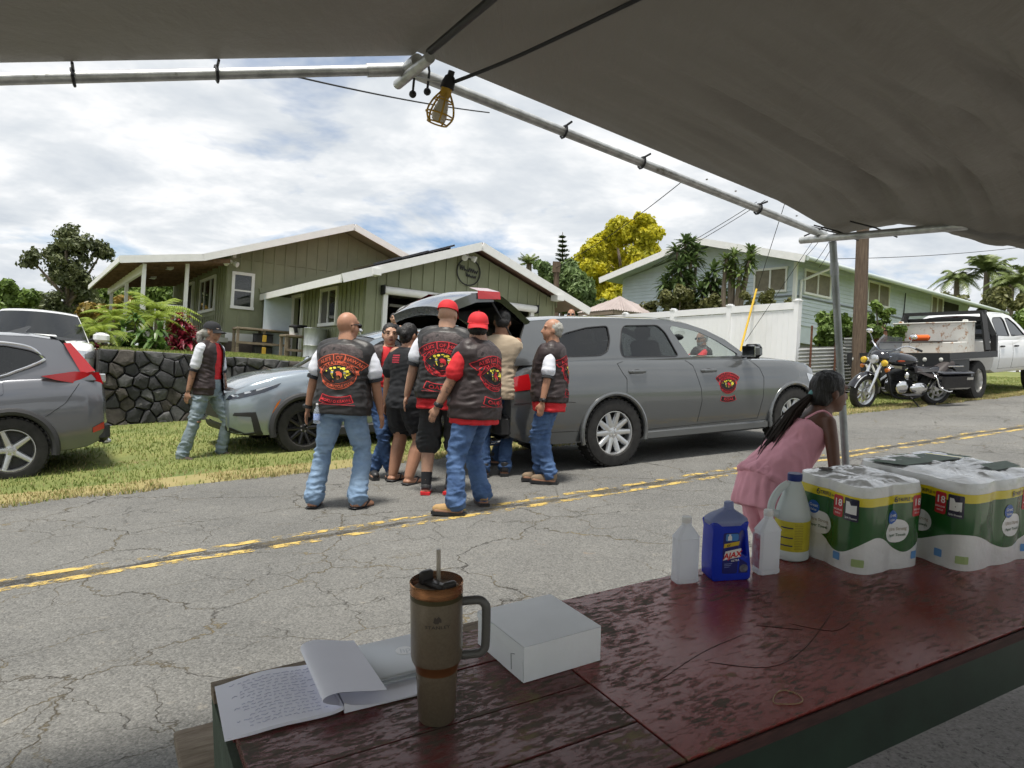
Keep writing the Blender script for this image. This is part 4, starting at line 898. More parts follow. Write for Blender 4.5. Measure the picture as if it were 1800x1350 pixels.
PT = dict(red=pm('patch_red', (.60, .03, .04), .8), dred=pm('patch_dark_red', (.055, .006, .010), .85), orange=pm('patch_orange', (.60, .11, .05), .8), rust=pm('patch_rust', (.075, .022, .016), .85), blk=pm('patch_black', (.014, .013, .014), .9), yel=pm('patch_yellow', (.75, .62, .05), .7), skin=pm('patch_brown', (.25, .12, .05), .8), white=pm('patch_white', (.7, .68, .6), .8))
def arc_text(m, s, size, rad, a_mid, cy, proj, off, down=False, sp=1.0):
    v, f = text2d(s, size, .012); pts = []
    for x, y in v:
        x *= sp; a = (x / rad) + R(a_mid); q = rad + (y if not down else -y - 0)
        if down: a = -(x / rad) + R(a_mid); q = rad - y + 0; pts.append((-q * math.sin(a) * -1 if False else q * math.sin(-a), cy - q * math.cos(a)))
        else: pts.append((q * math.sin(a), cy + q * math.cos(a)))
    lay(m, f, pts, proj, off)
def emblem(par, proj, cx, cz, s, bottom, edge='red', fill='dred', letters='red', rock=True, gap=1.0):
    """club patch set: top rocker, oval with islands and helmet, bottom rocker; s = overall width"""
    P = lambda a, b: proj(cx + a * s, cz + b * s)
    M_ = {k: MB() for k in PT}
    def add(k, poly, off, cuts=2): pts, tr = dense(poly, cuts); lay(M_[k], tr, pts, P, off)
    cyt = -.62
    if rock:
        add(edge, arc_band(.885, 1.10, -39, 39, cyt), .002); add(fill, arc_band(.903, 1.082, -37.8, 37.8, cyt), .0035)
        for a in (-8.5, 8.5): add(edge, arc_band(.90, 1.085, a - .7, a + .7, cyt), .0045, 1)
        arc_text(M_[letters], "ALII'S", .135, .945, -22, cyt, P, .006); arc_text(M_[letters], 'OF', .135, .945, 0, cyt, P, .006); arc_text(M_[letters], 'HAWAII', .13, .945, 23, cyt, P, .006)
    oz = -.06 * gap
    add(edge, ell(0, oz, .47, .385), .002, 3); add(fill, ell(0, oz, .452, .367), .0032, 3)
    # lens shaped field
    lens = [(x, oz + .01 + (.245 * (1 - (x / .44) ** 2))) for x in [lerp(-.44, .44, i / 14) for i in range(15)]] + [(x, oz + .01 - .235 * (1 - (x / .44) ** 2)) for x in [lerp(.40, -.40, i / 12) for i in range(13)]]
    add(edge, [(x * 1.02, (y - oz) * 1.06 + oz) for x, y in lens], .0042, 3); add('blk', lens, .0055, 3)
    arc_text(M_[letters], 'STATEWIDE', .125, .615, 0, oz - .355, P, .0065); arc_text(M_[letters], 'MOTORCYCLE CLUB', .094, .648, 0, oz + .31, P, .0065, True)
    for sx in (-1, 1):
        add(edge, [(sx * .44, oz + .12), (sx * .54, oz + .16), (sx * .5, oz + .09), (sx * .53, oz + .02), (sx * .44, oz + .0)], .002, 1)
    for x, y, a, b in ((-.19, .145, .045, .034), (-.09, .165, .045, .032), (.02, .19, .05, .014), (.07, .15, .02, .022), (.14, .155, .055, .034), (-.30, .08, .022, .018)): add('yel', ell(x, oz + y, a, b, 8), .007, 0)
    add('yel', [(.215, oz + .11), (.26, oz + .125), (.325, oz + .04), (.29, oz - .01), (.225, oz - .045), (.20, oz + .02)], .007, 1)
    for x in (-.14, .18):
        for k, y in enumerate((.09, .05, .01)): add('yel' if k != 1 else 'white', rr(x - .03, x + .03, oz + y - .013, oz + y + .013, .008, 1), .007, 0)
        add('yel', [(x - .012, oz - .02), (x + .012, oz - .02), (x + .05, oz - .09), (x + .03, oz - .09)], .007, 0)
    hel = [(-.06, oz + .05), (-.02, oz + .09), (.05, oz + .09), (.11, oz + .04), (.125, oz - .04), (.09, oz - .12), (.085, oz - .04), (.03, oz - .02), (-.03, oz - .03), (-.02, oz + .01)]
    add('orange' if edge == 'orange' else 'red', hel, .0075, 1); add('skin', ell(.01, oz - .085, .045, .055, 10), .007, 1)
    # bottom rocker
    if bottom:
        bz = -.66 * gap; cyb = bz + 1.05
        def low(r0, r1, a): return [(-x, 2 * cyb - y) for x, y in arc_band(r0, r1, -a, a, cyb)]
        add('red', low(1.02, 1.235, 21.5), .002); add('dred' if edge != 'red' else 'blk', low(1.037, 1.218, 20.4), .0035)
        arc_text(M_['red' if edge == 'red' else 'red'], bottom, .145 if len(bottom) < 6 else .10, 1.175, 0, cyb, P, .006, True, 1.5 if len(bottom) < 6 else 1.05)
    for k, m in M_.items():
        if m.f: m.build('patch', PT[k], par, 180)

# ================================================================ vehicles (local frame: x forward, y left, z up)
def paint(name, c, metal=.35, flake=True): return pm(name, c, .22, metal=metal, coat=1.0, var=.03, vs=2)
TINT = glass_mat('tinted_glass', (.10, .11, .115), .75); CLEAR = glass_mat('clear_glass', (.75, .82, .80), .93)
CLAD = pm('grey_black_cladding', (.03, .03, .032), .6, bump=.15, bs=200)
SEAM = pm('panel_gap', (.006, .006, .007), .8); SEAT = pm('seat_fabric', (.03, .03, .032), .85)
REDL = pm('red_lens', (.42, .008, .012), .12, coat=1); AMBER = pm('amber_lens', (.6, .16, .01), .15, coat=1); LAMP = pm('lamp_clear', (.55, .57, .6), .08, metal=.6, coat=1)
ALLOY = pm('alloy_silver', (.62, .63, .64), .28, metal=.85); BLKALLOY = pm('alloy_black', (.02, .02, .022), .25, metal=.4, coat=.6)
def loft_body(st, ring, cutters, nx=5):
    S = []
    for i in range(len(st) - 1):
        for k in range(nx): t = k / nx; S.append(tuple(lerp(a, b, t) for a, b in zip(st[i], st[i + 1])))
    S.append(st[-1])
    for _ in range(2): S = [S[0]] + [tuple((a[j] + 2 * b[j] + c[j]) / 4 if j else b[0] for j in range(len(b))) for a, b, c in zip(S, S[1:], S[2:])] + [S[-1]]
    v = []; f = []; n = None
    for s in S:
        half = ring(*s); full = [(y, z) for y, z in half] + [(-y, z) for y, z in half[::-1] if abs(y) > 1e-6]; n = len(full); v += [(s[0], y, z) for y, z in full]
    for i in range(len(S) - 1):
        for j in range(n): k = (j + 1) % n; f.append((i * n + j, i * n + k, i * n + n + k, i * n + n + j))
    f.append(tuple(range(n - 1, -1, -1))); f.append(tuple((len(S) - 1) * n + j for j in range(n)))
    f = [t[::-1] for t in f]
    mods = []; tmp = []
    for (c, r, w, y) in cutters:
        m = MB(); m.lathe([(r, y - w), (r, y + w)], 36, (c[0], 0, c[1]), 'Y'); me = bpy.data.meshes.new('cut'); me.from_pydata(m.v, [], m.f); o = bpy.data.objects.new('cut', me); COL.objects.link(o); tmp.append(o); mods.append(('BOOLEAN', dict(object=o, operation='DIFFERENCE', solver='EXACT')))
    me = evaluated(v, f, mods)
    for o in tmp: bpy.data.objects.remove(o)
    return me
def car_ring(x, zb, zt, hw, crown=.05):
    q = lambda t: lerp(zb, zt, t)
    return [(0, zb), (hw * .80, zb), (hw * .925, zb + .02), (hw * .965, q(.13)), (hw * .985, q(.28)), (hw, q(.45)), (hw, q(.60)), (hw * .99, q(.74)), (hw * .97, q(.87)), (hw * .945, q(.955)), (hw * .915, q(.992)), (hw * .86, zt + .006), (hw * .6, zt + crown * .7), (hw * .3, zt + crown * .93), (0, zt + crown)]
def bvh_of(me): return BVHTree.FromPolygons([v.co.copy() for v in me.vertices], [tuple(p.vertices) for p in me.polygons])
def wheel(par, c, sgn, r, w, rim, spokes=10, mat=ALLOY, twin=False, lip=.72):
    """sgn: which side the outer face looks to (+1 left, -1 right)"""
    T = M.Translation(V(c)) @ (M.Rotation(math.pi, 4, 'Z') if sgn < 0 else M.Identity(4)); wh = sub('wheel', par, T); m = MB(); h = w / 2
    m.lathe([(rim * .97, -h * .8), (rim * 1.06, -h * .98), (lerp(rim, r, .55), -h), (r * .965, -h * .93), (r, -h * .7), (r * 1.004, 0), (r, h * .7), (r * .965, h * .93), (lerp(rim, r, .55), h), (rim * 1.06, h * .98), (rim * .97, h * .8)], 40, axis='Y', cap=False)
    for k in range(40):
        a = 6.2832 * k / 40; q = M.Rotation(a, 3, 'Y')
        for y in (-.5, .5): m.box(q @ V((r * .995, y * h, 0)), (.022, h * .62, r * .09), q)
    m.build('tyre', RUBBER, wh)
    b = MB(); b.lathe([(rim * .97, -h * .8), (rim * .9, 0), (rim * .93, h * .55), (rim * .995, h * .80), (rim * 1.0, h * .86), (rim * .965, h * .86), (rim * .92, h * .6)], 40, axis='Y', cap=False); b.build('rim', mat, wh)
    d = MB(); d.lathe([(.001, h * .1), (rim * .9, h * .1)], 30, axis='Y', cap=False); d.lathe([(rim * .62, h * .05), (rim * .62, h * .18), (rim * .2, h * .2)], 30, axis='Y', cap=False); d.build('brake_disc', pm('brake_dark', (.05, .05, .052), .5, metal=.5), wh)
    if not spokes: return wh
    s = MB()
    for k in range(spokes):
        a = 6.2832 * k / spokes; q = M.Rotation(a, 3, 'Y'); w0, w1 = rim * .12, rim * .085
        p = [(rim * .17, h * .62, -w0), (rim * .17, h * .62, w0), (rim * .95, h * .74, w1), (rim * .95, h * .74, -w1)]; t = [(x, y - .022, z * 1.5) for x, y, z in p]; ridge = [(rim * .2, h * .66, 0), (rim * .94, h * .77, 0)]
        s.add([q @ V(x) for x in p + t + ridge], [(3, 0, 8, 9), (8, 1, 2, 9), (0, 3, 7, 4), (2, 1, 5, 6), (0, 1, 8), (2, 3, 9)])
    s.lathe([(rim * .25, h * .5), (rim * .24, h * .66), (rim * .11, h * .70), (rim * .1, h * .66), (.001, h * .67)], 20, axis='Y', cap=False); s.build('spokes', mat, wh, 30)
    for k in range(5): a = 6.2832 * (k + .5) / 5; n = MB(); n.lathe([(.012, h * .6), (.012, h * .72)], 6, (rim * .19 * math.cos(a), 0, rim * .19 * math.sin(a)), 'Y'); n.build('lug_nut', CHROME, wh)
    return wh
def cabin(root, body, paintm, belt, roofp, yb, yt, holes, names, glass, ws, rear, pillar_mat=None, open_=(), only=None, crown=.05):
    """greenhouse: two side frames with window openings, roof skin, windscreen, rear screen.  roofp: polyline A-base ... roof ... D-base (x, z)"""
    zs = lambda x: interp(belt, x)
    zr = max(p[1] for p in roofp)
    def Y(x, z, sg):
        t = max(0, min(1, (z - zs(x)) / (zr - zs(x)))); return sg * (lerp(yb(x), yt(x), t) - .03 * t * t)
    outline = list(roofp) + [(x, zs(x) - .03) for x in [lerp(roofp[-1][0], roofp[0][0], i / 12) for i in range(13)]]
    for sg in (-1, 1):
        polys = [outline] + [h for h in holes]; flat = [p for q in polys for p in q]
        tri = tessellate_polygon([[V((x, z, 0)) for x, z in q] for q in polys]); n = len(flat); m = MB()
        vs_ = [(x, Y(x, z, sg), z) for x, z in flat] + [(x, Y(x, z, sg) - sg * .035, z) for x, z in flat]
        fs = []
        for a, b_, c in tri:
            e1 = V(vs_[b_]) - V(vs_[a]); e2 = V(vs_[c]) - V(vs_[a]); nn = e1.cross(e2)
            t = (a, b_, c) if nn.y * sg > 0 else (a, c, b_); fs += [t, tuple(i + n for i in t[::-1])]
        k = 0
        for q in polys:
            L = len(q)
            for i in range(L): a, b_ = k + i, k + (i + 1) % L; fs.append((a, b_, b_ + n, a + n))
            k += L
        m.add(vs_, fs); m.build('side_frame', paintm, root, 30)
        for h, nm in zip(holes, names):
            if (nm, sg) in open_: continue
            g = MB(); L = len(h); g.add([(x, Y(x, z, sg) - sg * .014, z) for x, z in h], [tuple(range(L))]); g.build('window', glass[nm], root, 180)
            tr = MB(); tr.tube([(x, Y(x, z, sg) - sg * .004, z) for x, z in h] + [(h[0][0], Y(*h[0], sg) - sg * .004, h[0][1])], .009, 5, False); tr.build('window_seal', pillar_mat or BLACKP, root)
    # roof skin between the two frames
    rp = [p for p in roofp]; i0, i1 = ws[1], rear[0]; seg = rp[i0:i1 + 1]
    def rf(a, b_):
        t = a * (len(seg) - 1); i = min(int(t), len(seg) - 2); x = lerp(seg[i][0], seg[i + 1][0], t - i); z = lerp(seg[i][1], seg[i + 1][1], t - i); y = lerp(-1, 1, b_); return (x, Y(x, z, 1) * y * 1.002, z + crown * (1 - y * y) ** .8 + .004)
    m = MB(); m.grid(rf, (len(seg) - 1) * 3, 16); m.f = [t[::-1] for t in m.f] if True else m.f; m.build('roof', paintm, root, 60)
    def screen(pa, pb, bow, nm, mat, dz=0):
        def f(a, b_):
            x = lerp(pa[0], pb[0], a); z = lerp(pa[1], pb[1], a); y = lerp(-1, 1, b_); c = 1 - y * y
            return (x + bow * c * (1 - .5 * a), Y(x, z, 1) * y * .985, z + crown * c * a + dz)
        q = MB(); q.grid(f, 6, 14); q.build(nm, mat, root, 180)
    screen(rp[ws[0]], rp[ws[1]], .16, 'windscreen', glass['ws'])
    if rear[1] is not None: screen(rp[rear[1]], rp[rear[0]], -.10, 'rear_window', glass['rear'])
    return Y
def rounded(poly, n=4, closed=True):
    if not closed: return [(p.x, p.y) for p in smooth_pts([(x, z, 0) for x, z in poly], n, closed)]
    o = []; k = len(poly)                                    # small fillet at each corner
    for i in range(k):
        p = V(poly[i]); a = V(poly[i - 1]) - p; c = V(poly[(i + 1) % k]) - p; r = min(.045, a.length * .45, c.length * .45); s = p + a.normalized() * r; e = p + c.normalized() * r
        for t in (0, .33, .67, 1): o.append(tuple(s * (1 - t) ** 2 + p * 2 * t * (1 - t) + e * t * t))
    return o
def seam(root, proj, pts, r=.0035, name='panel_gap'):
    P = []
    for i in range(len(pts) - 1):
        for k in range(5): a, b_ = lerp(pts[i][0], pts[i + 1][0], k / 5), lerp(pts[i][1], pts[i + 1][1], k / 5); P.append((a, b_))
    P.append(pts[-1]); Q = []
    for a, b_ in P:
        p, n = proj(a, b_)
        if p is not None: Q.append(p)
    if len(Q) > 2: m = MB(); m.tube(Q, r, 5); m.build(name, SEAM, root)
def handle(root, proj, x0, x1, z, mat, sg):
    p, n = proj((x0 + x1) / 2, z); h = sub('door_handle', root)
    c = MB(); c.ball((p.x, p.y + sg * -.012, p.z), ((x1 - x0) * .3, .018, .028)); c.build('handle_recess', SEAM, h)
    b = MB(); b.tube([(x0, p.y + sg * .0, z), (x0 + .03, p.y + sg * .03, z), (x1 - .03, p.y + sg * .03, z), (x1, p.y, z)], [.012, .016, .016, .012], 8, flat=1.3); b.build('grip', mat, h)
def arch(root, c, r, y, sg, mat, w=.035, a0=-8, a1=188, name='arch_trim'):
    m = MB(); P = [(c[0] + r * math.cos(R(lerp(a0, a1, i / 22))), y, c[1] + r * math.sin(R(lerp(a0, a1, i / 22)))) for i in range(23)]; m.tube(P, w, 8, flat=1.0); return m.build(name, mat, root)
def mirror(root, p, sg, mat, s=1.0):
    q = sub('mirror', root); b = MB(); b.box((p[0], p[1] + sg * .15 * s, p[2] + .02), (.13 * s, .23 * s, .165 * s), bev=.045 * s); b.build('mirror_shell', mat, q); b = MB(); b.box((p[0] - .068 * s, p[1] + sg * .15 * s, p[2] + .02), (.012, .19 * s, .125 * s), bev=.005); b.build('mirror_glass', CHROME, q)
    b = MB(); b.tube([(p[0] + .02, p[1] - sg * .03, p[2] - .05), (p[0], p[1] + sg * .1, p[2] - .02)], .025, 8); b.build('mirror_arm', BLACKP, q)
def seats(root, xs, zb, w=.5, ys=(-.38, .38), h=.62):
    for x in xs:
        for y in ys:
            s = sub('seat', root); b = MB(); b.box((x, y, zb + h / 2 - .3), (.13, w, h), M.Rotation(R(-12), 3, 'Y'), bev=.04); b.build('backrest', SEAT, s); b = MB(); b.box((x - .08, y, zb + h * .5 + .10), (.1, .26, .17), bev=.035); b.build('headrest', SEAT, s)
def interior(root, body_top, x0, x1, w):
    b = MB(); b.box(((x0 + x1) / 2, 0, body_top), (x1 - x0, 2 * w, .12)); b.build('interior', SEAT, root)

def durango():
    a = road(1081, 820); T = road_mat(a.x, a.y, 28.6) @ M.Translation((0, .95, 0))
    root = thing('grey_suv', 'large grey three row SUV with its tailgate raised and a red door emblem', 'car', T)
    P = paint('destroyer_grey', (.135, .142, .146), .5)
    st = [(-1.36, .55, 1.05, .80), (-1.33, .42, 1.14, .89), (-1.15, .34, 1.22, .94), (-.8, .30, 1.255, .965), (0, .28, 1.25, .97), (1.2, .26, 1.22, .97), (2.05, .26, 1.20, .97), (2.4, .27, 1.19, .965), (2.8, .28, 1.175, .955), (3.1, .28, 1.15, .945), (3.35, .29, 1.11, .91), (3.52, .32, 1.05, .86), (3.63, .36, .97, .77), (3.68, .46, .88, .66)]
    cut = [((0, .40), .445, .3, s * .97) for s in (-1, 1)] + [((3.0, .40), .445, .3, s * .97) for s in (-1, 1)]
    me = loft_body(st, car_ring, cut); body = link('body', me, root, 32); me.materials.append(P); bv = bvh_of(me)
    belt = [(-1.3, 1.24), (-.7, 1.25), (0, 1.245), (1.2, 1.22), (2.3, 1.19)]
    rp = [(2.28, 1.20), (1.90, 1.46), (1.62, 1.585), (1.30, 1.675), (.95, 1.72), (.2, 1.735), (-.5, 1.73), (-1.02, 1.70), (-1.14, 1.50), (-1.28, 1.22)]
    hol = [rounded([(-.80, 1.30), (-.72, 1.45), (-.55, 1.56), (-.23, 1.625), (.08, 1.645), (.06, 1.48), (-.02, 1.34), (-.14, 1.295), (-.5, 1.293)], 3), rounded([(.17, 1.275), (.17, 1.38), (.27, 1.60), (.33, 1.645), (.84, 1.65), (.93, 1.56), (1.03, 1.275), (.98, 1.26), (.3, 1.27)], 3), rounded([(1.20, 1.26), (1.12, 1.42), (1.02, 1.61), (1.07, 1.645), (1.22, 1.62), (1.48, 1.565), (1.75, 1.45), (2.05, 1.27), (2.02, 1.245), (1.3, 1.245)], 3)]
    cabin(root, body, P, belt, rp, lambda x: .895 - .05 * max(0, x - 1.6) ** 2, lambda x: .70 - .05 * max(0, x - 1.2), hol, ['rq', 'rd', 'fd'], dict(rq=TINT, rd=TINT, fd=CLEAR, ws=CLEAR, rear=TINT), (0, 3), (7, None), open_=(('fd', -1),))
    interior(root, 1.16, -1.15, 2.1, .82); seats(root, (.95,), 1.15); seats(root, (.05, -.75), 1.13, .45)
    sp = side_proj(bv, -1); arch(root, (0, .40), .455, -.955, -1, P, .028, -14, 194); arch(root, (3.0, .40), .455, -.945, -1, P, .028, -14, 194)
    arch(root, (0, .40), .455, .955, 1, P, .028); arch(root, (3.0, .40), .455, .945, 1, P, .028)
    for pts in ([(.16, 1.22), (.07, 1.20), (.12, 1.10), (.18, 1.02), (.17, .86)], [(1.12, 1.21), (1.22, 1.14), (1.32, .85), (1.33, .70), (1.27, .44)], [(2.22, 1.18), (2.36, 1.08), (2.42, .95), (2.40, .7), (2.32, .42), (.5, .40)], [(-1.3, .80), (-.9, .82), (-.55, .78)], [(-1.2, .47), (-.5, .45)]): seam(root, sp, pts)
    handle(root, sp, .22, .47, 1.10, P, -1); handle(root, sp, 1.34, 1.59, 1.075, P, -1); mirror(root, (2.12, -.88, 1.28), -1, P, 1.15); mirror(root, (2.12, .88, 1.28), 1, P, 1.15)
    q = MB(); q.box((1.48, -.93, .33), (2.05, .06, .11), bev=.02); q.build('sill', P, root)
    em = sub('door_emblem', root); emblem(em, sp, 1.77, .90, .30, 'KOAS', 'red', 'dred', 'red', gap=.92)
    for sg in (-1, 1):
        pr = side_proj(bv, sg); patch('headlight', [(3.3, .98), (3.56, .93), (3.6, .86), (3.34, .86)], pr, LAMP, root)
        patch('tail_light', [(-1.33, 1.08), (-1.12, 1.12), (-1.1, .95), (-1.33, .93)], pr, REDL, root)
    fp = front_proj(bv, 1); patch('grille', rr(-.5, .5, .62, .84, .06), fp, BLACKP, root, .006, 3)
    rp_ = front_proj(bv, -1); patch('cargo_dark_patch', rr(-.72, .72, .72, 1.12, .06), rp_, DARKIN, root, .006, 3)  # flat dark patch: the unlit cargo space is painted on the closed tail
    b = MB(); b.box((-1.36, 0, .55), (.12, 1.75, .26), bev=.05); b.build('rear_bumper', CLAD, root); b = MB(); b.lathe([(.045, -1.47), (.055, -1.2)], 14, (0, -.62, .37), 'X', cap=False); b.build('exhaust', CHROME, root)
    b = MB(); b.box((-1.34, -.42, .86), (.01, .32, .16), bev=.003); b.build('licence_plate', pm('yellow_plate', (.62, .48, .05), .5), root)
    for x in (0, 3.0):
        for sg in (-1, 1): wheel(root, (x, sg * .835, .395), sg, .395, .26, .255, 10)
    # raised tailgate: glass part rises from the roof hinge, panel part reaches back
    tg = sub('tailgate', root)
    prof = [(-.97, 1.70), (-1.16, 1.84), (-1.36, 1.96), (-1.52, 2.0), (-1.74, 1.99), (-1.94, 1.92), (-2.06, 1.83)]
    hwid = [.70, .74, .80, .84, .86, .84, .76]
    def gate(i0, i1, t0, nm, mat):
        m = MB(); vs_ = []; n = 10
        for i in range(i0, i1 + 1):
            for j in range(n + 1):
                y = lerp(-1, 1, j / n); c = 1 - y * y; vs_.append((prof[i][0] + .02 * c, hwid[i] * y, prof[i][1] + .06 * c))
        k = len(vs_); nx_ = V((prof[i1][0] - prof[i0][0], 0, prof[i1][1] - prof[i0][1])).normalized(); dn = V((-nx_.z, 0, nx_.x)) * (t0 if nx_.x < 0 else -t0); vs_ += [tuple(V(p) + dn) for p in vs_]; fs = []; w = n + 1
        for i in range(i1 - i0):
            for j in range(n): a_ = i * w + j; fs += [(a_, a_ + 1, a_ + w + 1, a_ + w), (k + a_ + w, k + a_ + w + 1, k + a_ + 1, k + a_)]
        for j in range(n): fs += [(j + 1, j, k + j, k + j + 1), ((i1 - i0) * w + j, (i1 - i0) * w + j + 1, k + (i1 - i0) * w + j + 1, k + (i1 - i0) * w + j)]
        for i in range(i1 - i0): fs += [(i * w, i * w + w, k + i * w + w, k + i * w), (i * w + w + n, i * w + n, k + i * w + n, k + i * w + w + n)]
        m.add(vs_, fs); return m.build(nm, mat, tg, 40)
    gate(0, 3, .07, 'gate_glass', TINT); gate(3, 6, .10, 'gate_panel', P)
    b = MB()
    for sg in (-1, 1): b = MB(); b.add([(-1.42, sg * .845, 2.01), (-1.70, sg * .87, 2.02), (-1.66, sg * .58, 2.075), (-1.42, sg * .55, 2.07), (-1.42, sg * .86, 1.93), (-1.70, sg * .88, 1.93)], [(0, 1, 2, 3), (3, 2, 1, 0), (0, 4, 5, 1), (1, 5, 4, 0)]); b.build('gate_light', REDL, tg)
    b = MB(); b.add([(-1.02, -.6, 1.67), (-1.02, .6, 1.67), (-1.38, .7, 1.86), (-1.38, -.7, 1.86), (-1.98, .66, 1.78), (-1.98, -.66, 1.78)], [(0, 1, 2, 3), (3, 2, 4, 5), (3, 2, 1, 0), (5, 4, 2, 3)]); b.build('gate_lining', BLACKP, tg)
    for sg in (-1, 1): b = MB(); b.tube([(-1.12, sg * .74, 1.35), (-1.5, sg * .78, 1.93)], .012, 6); b.build('gas_strut', BLACKP, tg)
    return root, T
DUR, DURT = durango()

def crv(name, label, T, P, wheelmat, spokes, gen, dark=False):
    """compact SUV, local x forward from the front axle"""
    root = thing(name, label, 'car', T)
    st = [(-3.62, .55, .98, .78), (-3.58, .40, 1.10, .87), (-3.4, .32, 1.16, .91), (-3.0, .28, 1.16, .925), (-2, .25, 1.13, .93), (-1, .24, 1.10, .93), (-.35, .25, 1.12, .93), (0, .26, 1.11, .925), (.4, .28, 1.06, .90), (.65, .30, .99, .86), (.82, .32, .92, .79), (.93, .36, .84, .68), (.96, .42, .78, .56)]
    cut = [((x, .37), .415, .28, s * .93) for x in (0, -2.66) for s in (-1, 1)]
    me = loft_body(st, car_ring, cut); link('body', me, root, 32); me.materials.append(P); bv = bvh_of(me)
    belt = [(-3.6, 1.14), (-3.0, 1.13), (-2, 1.10), (-1, 1.08), (-.3, 1.09)]
    rp = [(-.32, 1.10), (-.75, 1.34), (-1.15, 1.55), (-1.55, 1.64), (-2.2, 1.665), (-2.9, 1.63), (-3.18, 1.58), (-3.36, 1.36), (-3.52, 1.12)]
    hol = [rounded([(-3.05, 1.38), (-2.9, 1.47), (-2.66, 1.53), (-2.55, 1.53), (-2.52, 1.3), (-2.55, 1.2), (-2.75, 1.24)], 3), rounded([(-2.45, 1.16), (-2.48, 1.3), (-2.40, 1.53), (-2.3, 1.56), (-1.72, 1.57), (-1.66, 1.5), (-1.66, 1.15)], 3), rounded([(-1.56, 1.14), (-1.56, 1.5), (-1.5, 1.56), (-1.25, 1.52), (-.95, 1.38), (-.6, 1.18), (-.65, 1.13)], 3)]
    cabin(root, None, P, belt, rp, lambda x: .86 - .07 * max(0, x + .8) ** 2, lambda x: .66, hol, ['rq', 'rd', 'fd'], dict(rq=TINT, rd=TINT, fd=TINT, ws=TINT, rear=TINT), (0, 2), (6, 8))
    interior(root, 1.04, -3.4, -.45, .78); seats(root, (-1.75,), 1.02); seats(root, (-2.6,), 1.0, .5)
    for sg in (-1, 1):
        pr = side_proj(bv, sg)
        for x in (0, -2.66): arch(root, (x, .37), .43, sg * .915, sg, CLAD, .045, -12, 192)
        q = MB(); q.box((-1.33, sg * .885, .29), (1.75, .09, .16), bev=.03); q.build('sill_cladding', CLAD, root)
        for pts in ([(-.5, 1.08), (-.45, .8), (-.5, .45)], [(-1.6, 1.09), (-1.55, .8), (-1.6, .42)], [(-2.5, 1.12), (-2.4, .85), (-2.25, .72)]): seam(root, pr, pts)
        handle(root, pr, -1.5, -1.28, .98, P, sg); handle(root, pr, -2.42, -2.2, 1.0, P, sg)
        mirror(root, (-.72, sg * .82, 1.2), sg, P, 1.0)
        if gen == 'new':
            patch('headlight', [(.94, .78), (.90, .84), (.55, .93), (.28, .985), (.34, .93), (.5, .87), (.8, .80)], pr, pm('headlight_dark', (.03, .035, .05), .06, coat=1), root, .005, 2); patch('headlight_strip', [(.88, .845), (.55, .925), (.30, .98), (.56, .90), (.86, .825)], pr, LAMP, root, .009, 1)
            patch('marker_light', [(.42, .60), (.36, .72), (.30, .78), (.34, .70), (.40, .58)], pr, AMBER, root, .012, 1)
            patch('bumper_vent', [(.86, .62), (.62, .62), (.55, .36), (.64, .36), (.68, .56), (.88, .58)], pr, CLAD, root, .006, 2)
            patch('lower_bumper', [(.95, .45), (.74, .34), (.55, .37), (.5, .28), (.9, .30), (.97, .38)], pr, CLAD, root, .008, 2)
        else:
            patch('fuel_door', rr(-2.62, -2.44, .98, 1.13, .03), pr, P, root, .004, 1) if sg > 0 else None
            if sg > 0: seam(root, pr, rr(-2.62, -2.44, .98, 1.13, .03) + [(-2.44, 1.1)], .003)
            seam(root, pr, [(-3.35, 1.08), (-3.2, .86), (-3.0, .72)]); patch('rear_reflector', [(-3.46, .50), (-3.58, .54), (-3.58, .62), (-3.46, .56)], pr, REDL, root, .012, 1)
            # L shaped tail lamp: arm along the quarter panel and arm up the pillar
            m = MB(); yb = sg * .87
            m.prism([(-2.98, 1.18), (-3.30, 1.22), (-3.56, 1.20), (-3.60, 1.06), (-3.40, 1.06), (-3.12, 1.13)], .05, lambda x, y, z: (x, sg * (.855 - .10 * max(0, -3.2 - x) / .4 + z), y)); m.build('tail_light', REDL, root)
            m = MB(); m.prism([(-3.36, 1.19), (-3.50, 1.22), (-3.27, 1.55), (-3.20, 1.55)], .05, lambda x, y, z: (x - .02, sg * (.80 - .28 * (y - 1.2) + z), y)); m.build('tail_light', REDL, root)
            m = MB(); m.box((-3.60, sg * .70, 1.13), (.06, .2, .1), bev=.01); m.build('reversing_light', LAMP, root)
            m = MB(); P_ = [(x, sg * (.845 - .40 * max(0, z - 1.13)), z) for x, z in rounded([(-3.02, 1.38), (-2.9, 1.5), (-2.66, 1.56), (-2.3, 1.585), (-1.7, 1.6)], 4, False)]; m.tube(P_, .017, 6); m.build('chrome_strip', CHROME, root)
            m = MB(); P_ = [(x, sg * (.86 - .28 * max(0, z - 1.13)), z) for x, z in rounded([(-3.03, 1.37), (-2.95, 1.32), (-2.75, 1.24), (-2.5, 1.17), (-1.6, 1.12)], 4, False)]; m.tube(P_, .017, 6); m.build('chrome_strip', CHROME, root)
    fp = front_proj(bv, 1)
    if gen == 'new': patch('grille', [(-.5, .86), (.5, .86), (.52, .66), (.44, .52), (-.44, .52), (-.52, .66)], fp, BLACKP, root, .006, 3); patch('front_skirt', rr(-.5, .5, .36, .46, .03), fp, CLAD, root, .008, 2)
    b = MB(); b.box((-3.56, 0, .50), (.18, 1.68, .26), bev=.06); b.build('rear_bumper', CLAD, root); b = MB(); b.box((-3.62, 0, .36), (.1, 1.3, .06), bev=.02); b.build('skid_plate', ALLOY, root)
    b = MB(); b.prism([(-3.10, 1.60), (-3.44, 1.55), (-3.46, 1.535), (-3.2, 1.55)], 1.25, lambda x, y, z: (x, z - .625, y + .035)); b.build('spoiler', P, root)
